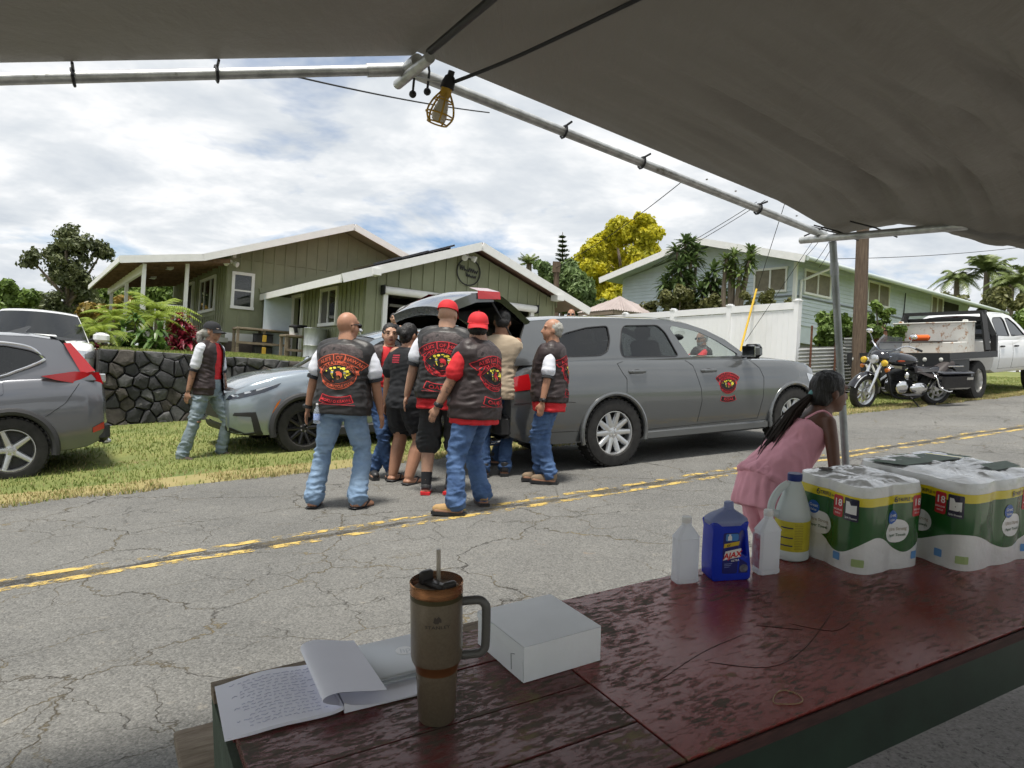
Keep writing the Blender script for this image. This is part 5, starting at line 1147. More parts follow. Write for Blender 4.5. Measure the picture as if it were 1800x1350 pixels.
    b = MB(); b.prism([(-2.85, 1.68), (-2.62, 1.68), (-2.9, 1.77), (-2.93, 1.76)], .03, lambda x, y, z: (x - .0, z - .015, y)); b.build('antenna_fin', P, root)
    for x in (0, -2.66):
        for sg in (-1, 1): wheel(root, (x, sg * .80, .365), sg, .365, .235, .235, spokes, wheelmat)
    return root
# cars parked facing left: forward = -road direction, so their left side is towards the viewer
a = road(537, 800); crv('silver_suv', 'pale silver blue compact SUV parked nose left on the grass', road_mat(a.x, a.y, 34 + 180) @ M.Translation((0, -.91, 0)), paint('silver_blue', (.31, .36, .405), .5), BLKALLOY, 10, 'new')
a = road(22, 850); crv('dark_suv', 'dark grey compact SUV cut off by the left edge with red tail lamps', road_mat(a.x, a.y, 34 + 180) @ M.Translation((2.66, -.91, 0)), paint('modern_steel', (.15, .155, .17), .5), ALLOY, 5, 'old')

def tacoma():
    c = at(62, 660, 13.4); T = M.Translation((c.x, c.y, .62)) @ M.Rotation(R(-58), 4, 'Z')
    root = thing('white_pickup', 'white pickup facing the road with honeycomb grille on the left driveway', 'pickup truck', T)
    P = paint('truck_white', (.72, .73, .72), .0); W_ = .93
    st = [(-3.6, .55, 1.15, .88), (-3.3, .45, 1.18, .92), (-1.5, .42, 1.16, .93), (-.6, .42, 1.14, .93), (0, .42, 1.16, .93), (.5, .44, 1.14, .92), (.75, .46, 1.10, .88), (.9, .50, 1.03, .80), (.96, .56, .92, .7)]
    me = loft_body(st, lambda x, a, b, w: car_ring(x, a, b, w, .07), [((x, .42), .47, .28, s * .93) for x in (0, -3.0) for s in (-1, 1)]); link('body', me, root, 32); me.materials.append(P); bv = bvh_of(me)
    rp = [(-.5, 1.15), (-.9, 1.42), (-1.25, 1.68), (-1.6, 1.74), (-2.3, 1.72), (-2.5, 1.6), (-2.62, 1.15)]
    cabin(root, None, P, [(-2.7, 1.14), (-.4, 1.14)], rp, lambda x: .85, lambda x: .66, [rounded([(-2.35, 1.22), (-2.3, 1.6), (-1.65, 1.64), (-1.6, 1.22)], 2), rounded([(-1.5, 1.22), (-1.5, 1.62), (-1.25, 1.6), (-.8, 1.25)], 2)], ['a', 'b'], dict(a=TINT, b=TINT, ws=TINT, rear=TINT), (0, 2), (4, 6))
    interior(root, 1.1, -2.5, -.6, .78); seats(root, (-1.7,), 1.1); fp = front_proj(bv, 1)
    patch('grille_surround', [(-.5, .98), (.5, .98), (.62, .84), (.50, .68), (-.50, .68), (-.62, .84)], fp, pm('grille_silver', (.35, .36, .37), .3, metal=.6), root, .012, 3); patch('grille', [(-.47, .96), (.47, .96), (.575, .84), (.47, .70), (-.47, .70), (-.575, .84)], fp, BLACKP, root, .02, 3)
    for r_ in range(4):                                                  # honeycomb bars
        for k in range(-5, 6):
            y = (k + .5 * (r_ % 2)) * .095; z = .93 - r_ * .065
            if abs(y) > .45: continue
            p, n = fp(y, z)
            if p is None: continue
            b = MB(); q = [(p.x + .03, y + .045 * math.cos(t * math.pi / 3), z + .028 * math.sin(t * math.pi / 3)) for t in range(7)]; b.tube(q, .006, 4); b.build('grille_cell', MATS['grille_silver'], root)
    p, n = fp(0, .86); b = MB(); b.lathe([(.001, p.x + .035), (.06, p.x + .035), (.065, p.x + .02)], 16, (0, 0, .86), 'X', cap=False); b.build('badge', CHROME, root)
    for sg in (-1, 1):
        pr = side_proj(bv, sg); patch('headlight', [(sg * .56, 1.0), (sg * .84, .99), (sg * .86, .88), (sg * .60, .86)][::sg], fp, LAMP, root, .014, 2); patch('headlight', [(.6, 1.0), (.82, 1.0), (.84, .9), (.65, .9)], pr, LAMP, root, .01, 1)
        patch('fog_lamp_housing', rr(min(sg * .56, sg * .82), max(sg * .56, sg * .82), .58, .70, .03), fp, BLACKP, root, .012, 2); b = MB(); q, n = fp(sg * .74, .64)
        if q: b.lathe([(.001, q.x + .03), (.045, q.x + .03), (.05, q.x)], 14, (0, sg * .74, .64), 'X', cap=False); b.build('fog_lamp', LAMP, root)
        mirror(root, (-.75, sg * .86, 1.28), sg, P, 1.25); arch(root, (0, .42), .48, sg * .915, sg, BLACKP, .05)
        for x in (0, -3.0): wheel(root, (x, sg * .80, .40), sg, .40, .26, .22, 6, BLKALLOY)
    b = MB(); b.box((-.05, 0, 1.235), (.75, .6, .05), bev=.02); b.build('hood_scoop', P, root)
tacoma()

def flatbed():
    a = road(1716, 703); T = road_mat(a.x, a.y, 37) @ M.Translation((0, 1.0, 0))
    root = thing('flatbed_truck', 'white crew cab pickup with black flatbed and rusty white tool boxes', 'pickup truck', T)
    P = paint('cab_white', (.74, .75, .75), .0); BK = pm('bed_black', (.022, .023, .025), .5, bump=.2, bs=60); RW = pm('rusty_white', (.66, .66, .63), .6, var=.06, vs=4, dirt=((.34, .17, .07), 6, .555))
    # crew cab: doors and front
    st = [(1.05, .62, 1.28, .95), (1.2, .55, 1.36, .98), (2.0, .55, 1.36, .99), (3.0, .55, 1.36, .99), (3.6, .58, 1.38, .985), (4.4, .6, 1.36, .97), (4.75, .62, 1.3, .92), (4.9, .68, 1.2, .82)]
    me = loft_body(st, lambda x, a, b, w: car_ring(x, a, b, w, .06), [((3.85, .48), .53, .3, s * .99) for s in (-1, 1)]); link('cab', me, root, 32); me.materials.append(P); bv = bvh_of(me)
    rp = [(3.35, 1.38), (2.95, 1.68), (2.55, 1.92), (2.2, 1.98), (1.5, 1.96), (1.18, 1.86), (1.10, 1.36)]
    cabin(root, None, P, [(1.0, 1.36), (3.4, 1.36)], rp, lambda x: .93, lambda x: .74, [rounded([(1.35, 1.44), (1.36, 1.80), (1.5, 1.87), (2.0, 1.88), (2.08, 1.8), (2.08, 1.42)], 3), rounded([(2.18, 1.42), (2.18, 1.86), (2.4, 1.86), (2.7, 1.72), (3.05, 1.44)], 3)], ['a', 'b'], dict(a=TINT, b=TINT, ws=TINT, rear=TINT), (0, 2), (5, 6), crown=.07)
    interior(root, 1.3, 1.2, 3.1, .85); sp = side_proj(bv, -1); seam(root, sp, [(2.13, 1.36), (2.1, 1.0), (2.05, .66)]); seam(root, sp, [(1.32, 1.36), (1.3, 1.0), (1.3, .66)]); seam(root, sp, [(3.2, 1.36), (3.25, 1.0), (3.2, .66), (1.25, .66)])
    handle(root, sp, 1.38, 1.58, 1.18, BLACKP, -1); handle(root, sp, 2.2, 2.4, 1.18, BLACKP, -1); mirror(root, (3.1, -.98, 1.48), -1, CHROME, 1.7)
    p = MB(); p.box((1.16, 0, 1.88), (.05, .5, .07), bev=.01); p.build('high_brake_light', REDL, root)
    # bed: deck, rear skirt with lamps, side skirts, headache rack
    bed = sub('flatbed', root)
    b = MB(); b.box((-.40, 0, 1.04), (2.4, 2.18, .06)); b.build('deck', WOODOLD, bed); b = MB()
    for sg in (-1, 1): b.box((-.40, sg * 1.10, 1.02), (2.44, .04, .14))
    b.build('side_rail', BK, bed, T=None); b = MB()
    b.prism([(-1.12, .86), (-.80, .55), (.80, .55), (1.12, .86), (1.12, 1.09), (-1.12, 1.09)], .05, lambda x, y, z: (-1.66 + z, x, y)); b.build('rear_skirt', BK, bed)
    for sg in (-1, 1):
        b = MB(); b.prism([(-1.61, .86), (-1.0, .62), (-.6, .62), (-.6, .94), (-1.61, .94)], .04, lambda x, y, z: (x, sg * (1.04 + z), y)); b.build('side_skirt', BK, bed)
        for k in range(3): b = MB(); b.box((-1.675, -sg * (.36 + .13 * k), .74), (.02, .05, .2), M.Rotation(R(-24), 3, 'X'), bev=.01); b.build('slanted_lamp', pm('lamp_lens_white', (.62, .62, .58), .3), bed)
        for y in (.62, .95): b = MB(); b.ball((-1.67, sg * y, .95), (.015, .045, .045)); b.build('round_lamp', MATS['lamp_lens_white'], bed)
    b = MB(); b.box((-1.675, .02, .74), (.02, .34, .17), bev=.004); b.build('licence_plate', pm('dull_plate', (.22, .20, .15), .6), bed)
    rk = sub('headache_rack', root)
    for sg in (-1, 1):
        b = MB(); b.bar((.40, sg * 1.06, 1.10), (.65, sg * .86, 1.98), .10, .12); b.build('rack_leg', BK, rk); b = MB(); b.bar((.76, sg * 1.06, 1.06), (.76, sg * 1.06, 1.45), .10, .12); b.build('rack_brace', BK, rk); b = MB(); b.bar((.76, sg * 1.06, 1.44), (.65, sg * .86, 1.98), .08, .1); b.build('rack_leg', BK, rk)
    b = MB(); b.bar((.65, -.92, 1.99), (.65, .92, 1.99), .12, .08); b.build('rack_bar', BK, rk); b = MB(); b.bar((.71, -.85, 1.83), (.71, .85, 1.83), .03, .10); b.build('rack_bar', BK, rk)
    bx = thing('tool_box', 'tall rusty white steel tool box standing across the flatbed', 'tool box', T @ M.Translation((.25, .05, 1.072)))
    b = MB(); b.box((0, 0, .34), (.4, 1.66, .68), bev=.01); b.build('chest', RW, bx); b = MB(); b.box((0, 0, .69), (.43, 1.7, .03), bev=.008); b.build('lid', RW, bx)
    for y in (-.72, .72): b = MB(); b.box((-.05, y, .72), (.08, .1, .05), bev=.01); b.build('hinge', RW, bx)
    lb = thing('tool_box', 'low rusty white box lying in front of the tall one on the flatbed', 'tool box', T @ M.Translation((-.45, -.02, 1.072)))
    b = MB(); b.box((0, 0, .12), (.75, 1.62, .24), bev=.008); b.build('chest', RW, lb); b = MB(); b.box((0, .1, .255), (.78, 1.4, .03), bev=.004); b.build('lid', pm('dark_lid', (.06, .05, .045), .7), lb)
    o = thing('orange_float', 'orange plastic jug lying on the low tool box', 'jug', T @ M.Translation((-.55, -.02, 1.345))); b = MB(); b.tube([(0, -.2, .06), (0, -.17, .07), (0, .15, .07), (0, .20, .05), (0, .22, .03)], [.04, .07, .07, .06, .03], 12); b.build('jug', pm('orange_plastic', (.75, .13, .02), .5), o); b = MB(); b.tube([(0, .2, .06), (0, .25, .06)], .022, 8); b.build('cap', BLACKP, o)
    k = thing('brown_sack', 'brown canvas bag tied with cord on the flatbed corner', 'bag', T @ M.Translation((-.45, .93, 1.072))); b = MB(); b.tube([(0, 0, 0), (0, 0, .2), (.02, .02, .42), (.0, 0, .55), (.03, 0, .62)], [.13, .155, .15, .12, .05], 12); b.build('sack', pm('brown_canvas', (.22, .105, .065), .9, var=.2, vs=12, bump=.6, bs=25), k); b = MB(); b.tube([(.125 * math.cos(t * .4), .125 * math.sin(t * .4), .54) for t in range(17)], .012, 5); b.build('cord', BLACKP, k)
    for x, y in ((0, -.86), (0, .86)): wheel(root, (x, y, .44), -1 if y < 0 else 1, .44, .40, .26, 0, pm('polished_rim', (.70, .69, .66), .25, metal=.7))
    for sg in (-1, 1): wheel(root, (3.85, sg * .86, .46), sg, .46, .32, .25, 8)
    f = MB(); f.box((1.5, 0, .62), (5.6, .9, .16)); f.lathe([(.07, -.8), (.07, .8)], 12, (0, 0, .44), 'Y'); f.build('chassis', BLACKP, root)
    for sg in (-1, 1): b = MB(); b.box((-.55, sg * .82, .60), (.03, .45, .55)); b.build('mud_flap', BLACKP, root)
flatbed()
# ================================================================ motorcycles (local: x forward, y left, z up)
def motorcycle(name, label, T, colr, steer=18, shield=True, bags=True, lean=9, pearl=None):
    root = thing(name, label, 'motorcycle', T @ M.Rotation(R(-lean), 4, 'X')); P = pm('bike_' + name + ('_' + pearl if pearl else ''), colr, .2, metal=.2, coat=1); SE = pm('bike_seat', (.035, .028, .028), .6, bump=.4, bs=40); EN = pm('engine_black', (.025, .025, .027), .45, metal=.4)
    def part(nm, mat, fn, par=root, sm=40): m = MB(); fn(m); return m.build(nm, mat, par, sm)
    def bwheel(x, r, w, par):
        q = sub('wheel', par, M.Translation((x, 0, r))); part('tyre', RUBBER, lambda m: m.lathe([(r * .72, -w * .4), (r * .88, -w * .5), (r * .97, -w * .38), (r, 0), (r * .97, w * .38), (r * .88, w * .5), (r * .72, w * .4)], 36, axis='Y', cap=False), q); part('rim', ALLOY, lambda m: (m.lathe([(r * .72, -w * .4), (r * .64, -w * .2), (r * .64, w * .2), (r * .72, w * .4)], 36, axis='Y', cap=False), m.lathe([(r * .2, -.05), (r * .2, .05)], 14, axis='Y'), [m.bar(M.Rotation(k * .6981, 3, 'Y') @ V((r * .15, 0, 0)), M.Rotation(k * .6981, 3, 'Y') @ V((r * .67, 0, 0)), .02, .035) for k in range(9)]), q); part('brake_disc', pm('disc_steel', (.3, .3, .3), .3, metal=.8), lambda m: m.lathe([(r * .36, .07), (r * .47, .07)], 24, axis='Y', cap=False), q)
    bwheel(0, .33, .15, root)
    fk = sub('front_fork', root, M.Translation((1.22, 0, .86)) @ M.Rotation(R(steer), 4, 'Z') @ M.Translation((-1.22, 0, -.86))); bwheel(1.62, .32, .13, fk)
    for s in (-1, 1):
        part('fork_tube', CHROME, lambda m: m.tube([(1.62, s * .095, .32), (1.48, s * .095, .60), (1.28, s * .1, 1.02)], [.032, .034, .026], 10), fk)
        part('grip', BLACKP, lambda m: m.tube([(.98, s * .44, 1.13), (.90, s * .52, 1.09)], .02, 8), fk)
        part('mirror', CHROME, lambda m: (m.tube([(1.05, s * .36, 1.16), (1.08, s * .42, 1.30)], .008, 6), m.ball((1.07, s * .44, 1.34), (.03, .075, .045), 12, 8)), fk)
        part('spot_lamp', pm('amber_spot', (.75, .48, .03), .1, coat=1), lambda m: m.lathe([(.001, .045), (.055, .03), (.06, 0), (.03, -.06)], 16, (1.43, s * .21, .86), 'X'), fk); part('turn_signal', AMBER, lambda m: m.lathe([(.001, .035), (.04, .02), (.03, -.04)], 12, (1.40, s * .25, .74), 'X'), fk)
    part('handlebar', CHROME, lambda m: m.tube(smooth_pts([(.96, -.46, 1.12), (1.10, -.33, 1.16), (1.18, -.12, 1.04), (1.18, .12, 1.04), (1.10, .33, 1.16), (.96, .46, 1.12)], 5), .013, 8), fk)
    part('headlight', LAMP, lambda m: m.lathe([(.001, .10), (.075, .085), (.085, .05), (.07, -.06), (.02, -.10)], 20, (1.40, 0, .90), 'X'), fk); part('fork_cover', P, lambda m: m.ball((1.30, 0, .92), (.13, .20, .14), 14, 10), fk)
    part('front_fender', P, lambda m: m.grid(lambda u, v: (1.62 + (.375 - .02 * abs(v - .5) * 2) * math.cos(R(lerp(20, 190, u))), lerp(-.085, .085, v), .32 + (.375 - .05 * (abs(v - .5) * 2) ** 2) * math.sin(R(lerp(20, 190, u)))), 16, 6), fk, 180); part('fender_trim', CHROME, lambda m: m.tube([(1.62 + .385 * math.cos(R(lerp(20, 75, k / 8))), .088, .32 + .335 * math.sin(R(lerp(20, 75, k / 8)))) for k in range(9)], .012, 6), fk)
    if shield:
        part('windshield', glass_mat('shield_tint', (.42, .46, .52), .8), lambda m: m.grid(lambda u, v: (1.36 - .26 * v - .10 * (2 * u - 1) ** 2, lerp(-1, 1, u) * (.30 - .11 * v * v), .88 + .42 * v), 12, 8), fk, 180); part('shield_trim', CHROME, lambda m: m.tube([(1.31 - .13 - .10 * (2 * u / 8 - 1) ** 2 + .012, lerp(-1, 1, u / 8) * .275, 1.07 + .02 * math.cos(u)) for u in range(9)], .008, 6), fk)
    part('tank', P, lambda m: m.tube(smooth_pts([(.50, 0, .80), (.62, 0, .84), (.85, 0, .87), (1.06, 0, .88), (1.16, 0, .86)], 3), [.05, .09, .12, .14, .155, .165, .17, .168, .16, .145, .13, .11, .06], 14, flat=.72)); part('tank_badge', pm('badge_red', (.5, .08, .03), .4), lambda m: m.ball((.92, .155, .87), (.11, .012, .022), 10, 6))
    part('seat', SE, lambda m: m.grid(lambda u, v: (lerp(.58, -.28, u), lerp(-1, 1, v) * (.10 + .07 * math.sin(math.pi * min(1, u * 1.1))), (.70 + .05 * math.cos(u * 7) - .02 + (.17 * max(0, u - .5) ** .7)) - .09 * (2 * v - 1) ** 4), 20, 10), root, 180); part('seat_base', BLACKP, lambda m: m.box((.15, 0, .64), (.85, .24, .08), bev=.03))
    part('rear_fender', P, lambda m: m.grid(lambda u, v: ((.40 - .03 * (2 * v - 1) ** 2) * math.cos(R(lerp(60, 200, u))), lerp(-.1, .1, v), .33 + (.40 - .05 * (2 * v - 1) ** 2) * math.sin(R(lerp(60, 200, u)))), 14, 6), root, 180)
    def engine(m):
        m.box((.78, 0, .36), (.52, .22, .22), bev=.05)
        for t in (-24, 24): q = M.Rotation(R(t), 3, 'Y'); [m.box(V((.82, 0, .44)) + q @ V((0, 0, .06 + k * .034)), (.17, .20, .018), q, bev=.006) for k in range(6)]
    part('engine', EN, engine)
    for s in (-1, 1): part('primary_cover', CHROME, lambda m: (m.ball((.52, s * .17, .36), (.19, .06, .11), 16, 10), m.ball((.86, s * .15, .38), (.13, .05, .13), 16, 10)))
    part('air_cleaner', CHROME, lambda m: m.lathe([(.09, -.19), (.10, -.21), (.08, -.23), (.001, -.235)], 20, (.82, 0, .60), 'Y')); part('horn', CHROME, lambda m: m.ball((.80, .16, .60), (.05, .035, .065), 12, 8))
    part('exhaust', CHROME, lambda m: (m.tube(smooth_pts([(.95, -.16, .55), (1.08, -.2, .40), (.95, -.22, .24), (.5, -.22, .22), (0, -.24, .24), (-.55, -.25, .26)], 4), [.022] * 13 + [.03, .04, .045, .045, .045, .045, .045, .042], 10)))
    part('frame', EN, lambda m: (m.tube(smooth_pts([(1.24, 0, .98), (1.14, .12, .55), (1.0, .14, .22), (.45, .14, .20), (.2, .12, .45), (.0, .12, .62)], 4), .02, 8), m.tube(smooth_pts([(1.24, 0, .98), (1.14, -.12, .55), (1.0, -.14, .22), (.45, -.14, .20), (.2, -.12, .45), (.0, -.12, .62)], 4), .02, 8), m.tube([(1.24, 0, 1.0), (.5, 0, .68)], .03, 8)))
    part('floorboard', BLACKP, lambda m: (m.box((.75, .29, .27), (.34, .13, .03), bev=.01), m.box((.75, -.29, .27), (.34, .13, .03), bev=.01))); part('kickstand', BLACKP, lambda m: m.tube([(.68, .16, .22), (.62, .42, .02)], .014, 6))
    if bags:
        for s in (-1, 1):
            b = sub('saddlebag', root); part('bag_body', P, lambda m: m.box((-.12, s * .285, .50), (.66, .19, .28), bev=.035), b); part('bag_lid', P, lambda m: m.box((-.12, s * .285, .655), (.67, .20, .05), bev=.02), b); part('bag_reflector', CHROME, lambda m: m.box((-.36, s * .383, .56), (.14, .006, .045)), b); part('bag_rail', CHROME, lambda m: m.tube(smooth_pts([(.34, s * .26, .66), (.36, s * .39, .58), (.28, s * .40, .42), (.10, s * .40, .34), (.0, s * .39, .34)], 4), .013, 8), b)
        part('sissy_rail', CHROME, lambda m: m.tube([(-.1, .12, .74), (-.42, .13, .74), (-.42, -.13, .74), (-.1, -.12, .74)], .01, 6))
    return root
bf, br = road(1512, 717), road(1640, 711); hd = math.degrees(math.atan2(bf.y - br.y, bf.x - br.x)); motorcycle('black_motorcycle', 'black touring motorcycle with chrome engine and saddlebags parked at the road edge', M.Translation(br) @ (road_mat(br.x, br.y, hd - 2).to_3x3().to_4x4()) @ M.Scale(1.14, 4), (.008, .008, .012), 14)
p = at(700, 610, 15.2); motorcycle('garage_motorcycle', 'dark motorcycle with mirrors standing in the driveway before the garage door', M.Translation((p.x, p.y, p.z - 1.12)) @ M.Rotation(R(-95), 4, 'Z'), (.02, .02, .022), 25, False, True, 0)
p = at(790, 625, 13.6); motorcycle('silver_motorcycle', 'pearl white bagger motorcycle showing its handlebar behind the tall capped man', M.Translation((p.x, p.y, p.z - 1.12)) @ M.Rotation(R(20), 4, 'Z'), (.62, .64, .66), 15, False, True, 0, 'white')

# ================================================================ people
def ik(a, c, l1, l2, pole):
    d = c - a; L_ = min(d.length, (l1 + l2) * .999); dn = d.normalized(); c = a + dn * L_; x = (l1 * l1 - l2 * l2 + L_ * L_) / (2 * L_); h = math.sqrt(max(0, l1 * l1 - x * x)); pv = V(pole) - dn * V(pole).dot(dn); return a + dn * x + pv.normalized() * h, c
def loft(mb, rings, n=18, sq=2.4):
    vs_ = []; k = len(rings)
    for c, r, f, rx, ry in rings:
        for j in range(n):
            w = 2 * math.pi * j / n; cx, sx = math.cos(w), math.sin(w); vs_.append(V(c) + V(r) * (rx * math.copysign(abs(cx) ** (2 / sq), cx)) + V(f) * (ry * math.copysign(abs(sx) ** (2 / sq), sx)))
    fs = [(i * n + j, i * n + (j + 1) % n, i * n + n + (j + 1) % n, i * n + n + j) for i in range(k - 1) for j in range(n)] + [tuple(range(n - 1, -1, -1)), tuple((k - 1) * n + j for j in range(n))]; mb.add(vs_, fs)
def limb(mb, pts, rs, n=12):
    P = smooth_pts(pts, 4); m_ = len(P) - 1; rr_ = []
    for i in range(len(P)): t = i / m_ * (len(rs) - 1); k = min(int(t), len(rs) - 2); rr_.append(lerp(rs[k], rs[k + 1], t - k))
    mb.tube(P, rr_, n); mb.ball(P[0], rr_[0], n, 8); mb.ball(P[-1], rr_[-1], n, 8)
def fuse(mb, vox, it=3, disp=None, cut=None):
    me = evaluated(mb.v, mb.f, [('REMESH', dict(mode='VOXEL', voxel_size=vox)), ('SMOOTH', dict(iterations=it, factor=.5))])
    if disp:
        no = [v.normal.copy() for v in me.vertices]
        for v, n in zip(me.vertices, no): v.co += n * disp(v.co)
    if cut:
        bm = bmesh.new(); bm.from_mesh(me); bmesh.ops.delete(bm, geom=[v for v in bm.verts if cut(v.co)], context='VERTS'); bm.to_mesh(me); bm.free()
    me.update(); return me
def part_of(root, name, me, mat): me.materials.clear(); me.materials.append(mat); return link(name, me, root, 180)
SK = lambda n, c, tat=False: pm('skin_' + n, c, .5, var=.10, vs=14, sub=.0, dirt=((c[0] * .35, c[1] * .38, c[2] * .45), 17, .53) if tat else None)
DENIM = {n: pm('denim_' + n, c, .85, col2=c2, vs=5, bump=.8, bs=16, stretch=(1, 1.3, 1.8)) for n, c, c2 in (('light', (.15, .235, .36), (.25, .35, .48)), ('blue', (.035, .075, .18), (.085, .155, .30)), ('dark', (.02, .05, .13), (.05, .10, .21)), ('faded', (.14, .19, .23), (.27, .32, .35)))}
LEATHER = pm('vest_leather', (.018, .017, .017), .48, var=.3, vs=9, bump=.2, bs=30); LEATHER2 = pm('vest_leather_brown', (.028, .018, .018), .5, var=.3, vs=9, bump=.3, bs=35); YOKE = pm('vest_yoke', (.07, .055, .055), .6, var=.35, vs=30, bump=.4, bs=60); STITCH = pm('red_stitch', (.30, .03, .04), .7)
CL = dict(white=pm('cloth_white', (.66, .68, .74), .8, var=.04, vs=8), red=pm('cloth_red', (.56, .018, .025), .75, var=.12, vs=7), black=pm('cloth_black', (.014, .015, .018), .85, var=.2, vs=6), tan=pm('cloth_tan', (.42, .34, .245), .85, var=.06, vs=6), grey=pm('cloth_charcoal', (.028, .029, .031), .85, var=.25, vs=6), pink=pm('cloth_pink', (.70, .33, .40), .8, var=.08, vs=9))
HAIRB = pm('hair_black', (.010, .009, .009), .5, bump=.7, bs=120, stretch=(1, 1, .3)); HAIRG = pm('hair_grey', (.32, .31, .28), .6, bump=.7, bs=120, stretch=(1, 1, .3)); SUEDE = pm('boot_tan', (.36, .23, .10), .8, var=.15, vs=20); SUEDE2 = pm('boot_brown', (.20, .145, .095), .85, var=.15, vs=20)
def folds(amp, fz=22, fx=5, seed=0, zones=()):
    def f(p):
        k = amp * .35
        for z, s in zones: k += amp * math.exp(-((p.z - z) / s) ** 2)
        return max(-.009, k * (.6 * noise.noise((p.x * fx + seed + 5 * p.z, p.y * fx - 4 * p.z, p.z * fz * .55 + 3 * p.x * fx)) + .5 * noise.noise((p.x * 15 + p.z * 9, p.y * 15 + seed, p.z * 24)) + 1.0 * (.5 - abs(noise.noise((p.x * 8 - 9 * p.z, p.y * 8 + 8 * p.z + seed, p.z * 17))) * 2.2)))
    return f
def person(label, feet, yaw, H, o):
    """feet: two ground points (left, right) in the world; yaw: heading of the chest in degrees from +X; o: options"""
    fl, fr = [V(p) for p in feet]; c = (fl + fr) / 2; T = M.Translation(c) @ M.Rotation(R(yaw - 90), 4, 'Z'); Ti = T.inverted(); root = thing('person', label, 'person', T, o.get('group')); k = H / 1.75; g = o.get('girth', 1.0); lg = o.get('limb', 1.0)
    ft = [Ti @ fl, Ti @ fr]; drop = o.get('drop', .0); sh = V(o.get('shift', (0, 0, 0)))
    pel = V((sh.x, sh.y, .93 * k - drop)); ln = V(o.get('lean', (0, 0, 0))); nk = pel + V((ln.x, ln.y, 1)).normalized() * (.57 * k); sp = (nk - pel).normalized(); tw = o.get('twist', 0.0); X0 = V((1, 0, 0)); Xs = (M.Rotation(R(tw), 3, 'Z') @ X0); Xs = (Xs - sp * Xs.dot(sp)).normalized(); Ys = sp.cross(Xs); Xm = (X0 + Xs).normalized(); Ym = sp.cross(Xm)
    sw = .185 * k * o.get('shoulders', 1.0); shd = [nk - sp * .065 * k - Xs * sw, nk - sp * .065 * k + Xs * sw]
    B = o.get('belly', 0.0)
    def torso(mb, e=0.0, z0=-.06, z1=1.0, flare=0.0):
        tab = ((-.10, .150, .115, 0), (0, .165, .122, .01), (.12, .158, .112 + .03 * B, .03), (.25, .155, .112 + .05 * B, .045), (.38, .168, .118 + .02 * B, .06), (.46, .182, .114, .04), (.515, .170, .102, .02), (.555, .125, .088, .01), (.585, .082, .074, .01), (.61, .062, .062, .01)); R_ = []
        for t, rx, ry, yo in tab:
            if t < z0 - 1e-6 or t > z1 + 1e-6: continue
            f = t / .57; cc = pel.lerp(nk, f) if t <= .57 else nk + sp * (t - .57) * k; xx = Xm if f < .5 else Xs; yy = sp.cross(xx); R_.append((cc + yy * (yo * .55 * B * k), xx, yy, (rx * k * g if t < .56 else rx * k) + e + flare * max(0, .25 - t), (ry * k * g if t < .56 else ry * k) + e + flare * max(0, .25 - t)))
        loft(mb, R_)
    # legs
    hip = [pel + V((-.095 * k, 0, -.02 * k)), pel + V((.095 * k, 0, -.02 * k))]; ank = [V((f.x, f.y, f.z + .085)) for f in ft]; kn = []
    for i in (0, 1):
        pole = V(o.get('knee', (0, 1, 0))) + V(((-.25, .25)[i], 0, 0)); q, a = ik(hip[i], ank[i], .43 * k, .43 * k, pole); kn.append(q); ank[i] = a if (a - ank[i]).length > .02 else ank[i]
    # arms: hand targets in local coordinates, default hanging
    hands = o.get('hands', [None, None]); el = []; wr = []; hdir = []
    for i, s in ((0, -1), (1, 1)):
        tgt = V(hands[i]) * 1.0 if hands[i] else shd[i] + V((s * .13 * k, .05, -.555 * k)); pole = V(o.get('elbow', [(-.6, -1, 0), (.6, -1, 0)])[i]); e_, w_ = ik(shd[i], tgt, .30 * k, .265 * k, pole); el.append(e_); wr.append(w_); d = o.get('hdir', [None, None])[i]; hdir.append(V(d).normalized() if d else (w_ - e_).normalized())
    # head
    hy, hp = o.get('head', (0, 0)); hc = nk + sp * .068 * k + V((0, .02, .088 * k)); HR = M.Rotation(R(hy), 3, 'Z') @ M.Rotation(R(hp), 3, 'X'); hk = k * o.get('hs', 1.07)
    def hd(x, y, z): return hc + HR @ (V((x, y, z)) * hk)
    mb = MB(); torso(mb)
    for i in (0, 1):
        cv = 1.0 if not o.get('pants') or o['pants'][1] > .8 else .80; limb(mb, [hip[i], kn[i].lerp(hip[i], .5), kn[i], ank[i].lerp(kn[i], .65), ank[i]], [.08 * k * lg, .074 * k * lg * (cv + .1 if cv < 1 else 1), .055 * k * lg * cv, .058 * k * lg * cv, .038 * k * lg * cv]); f = ft[i]; dr = V((o.get('toes', [-.12, .12])[i], 1, 0)).normalized() if not o.get('toedir') else V(o['toedir'][i]).normalized(); mb.box(f + dr * .065 + V((0, 0, .035)), (.09, .25, .06), M.Rotation(math.atan2(-dr.x, dr.y), 3, 'Z'), bev=.02)
        limb(mb, [shd[i] + (nk - shd[i]) * .12, el[i].lerp(shd[i], .55), el[i], wr[i].lerp(el[i], .6), wr[i]], [.055 * k * lg, .05 * k * lg, .042 * k * lg, .04 * k * lg, .027 * k * lg])
        s = (-1, 1)[i]; hdv = hdir[i]; pn = V((-s, .15, 0)); pn = (pn - hdv * pn.dot(hdv)).normalized(); ac = hdv.cross(pn); w_ = wr[i]; q = M((ac, pn, hdv)).transposed(); mb.ball(w_ + hdv * .05 * k, (.042 * k, .019 * k, .055 * k), 12, 8, q)
        thumb = ac if ac.y > 0 else -ac
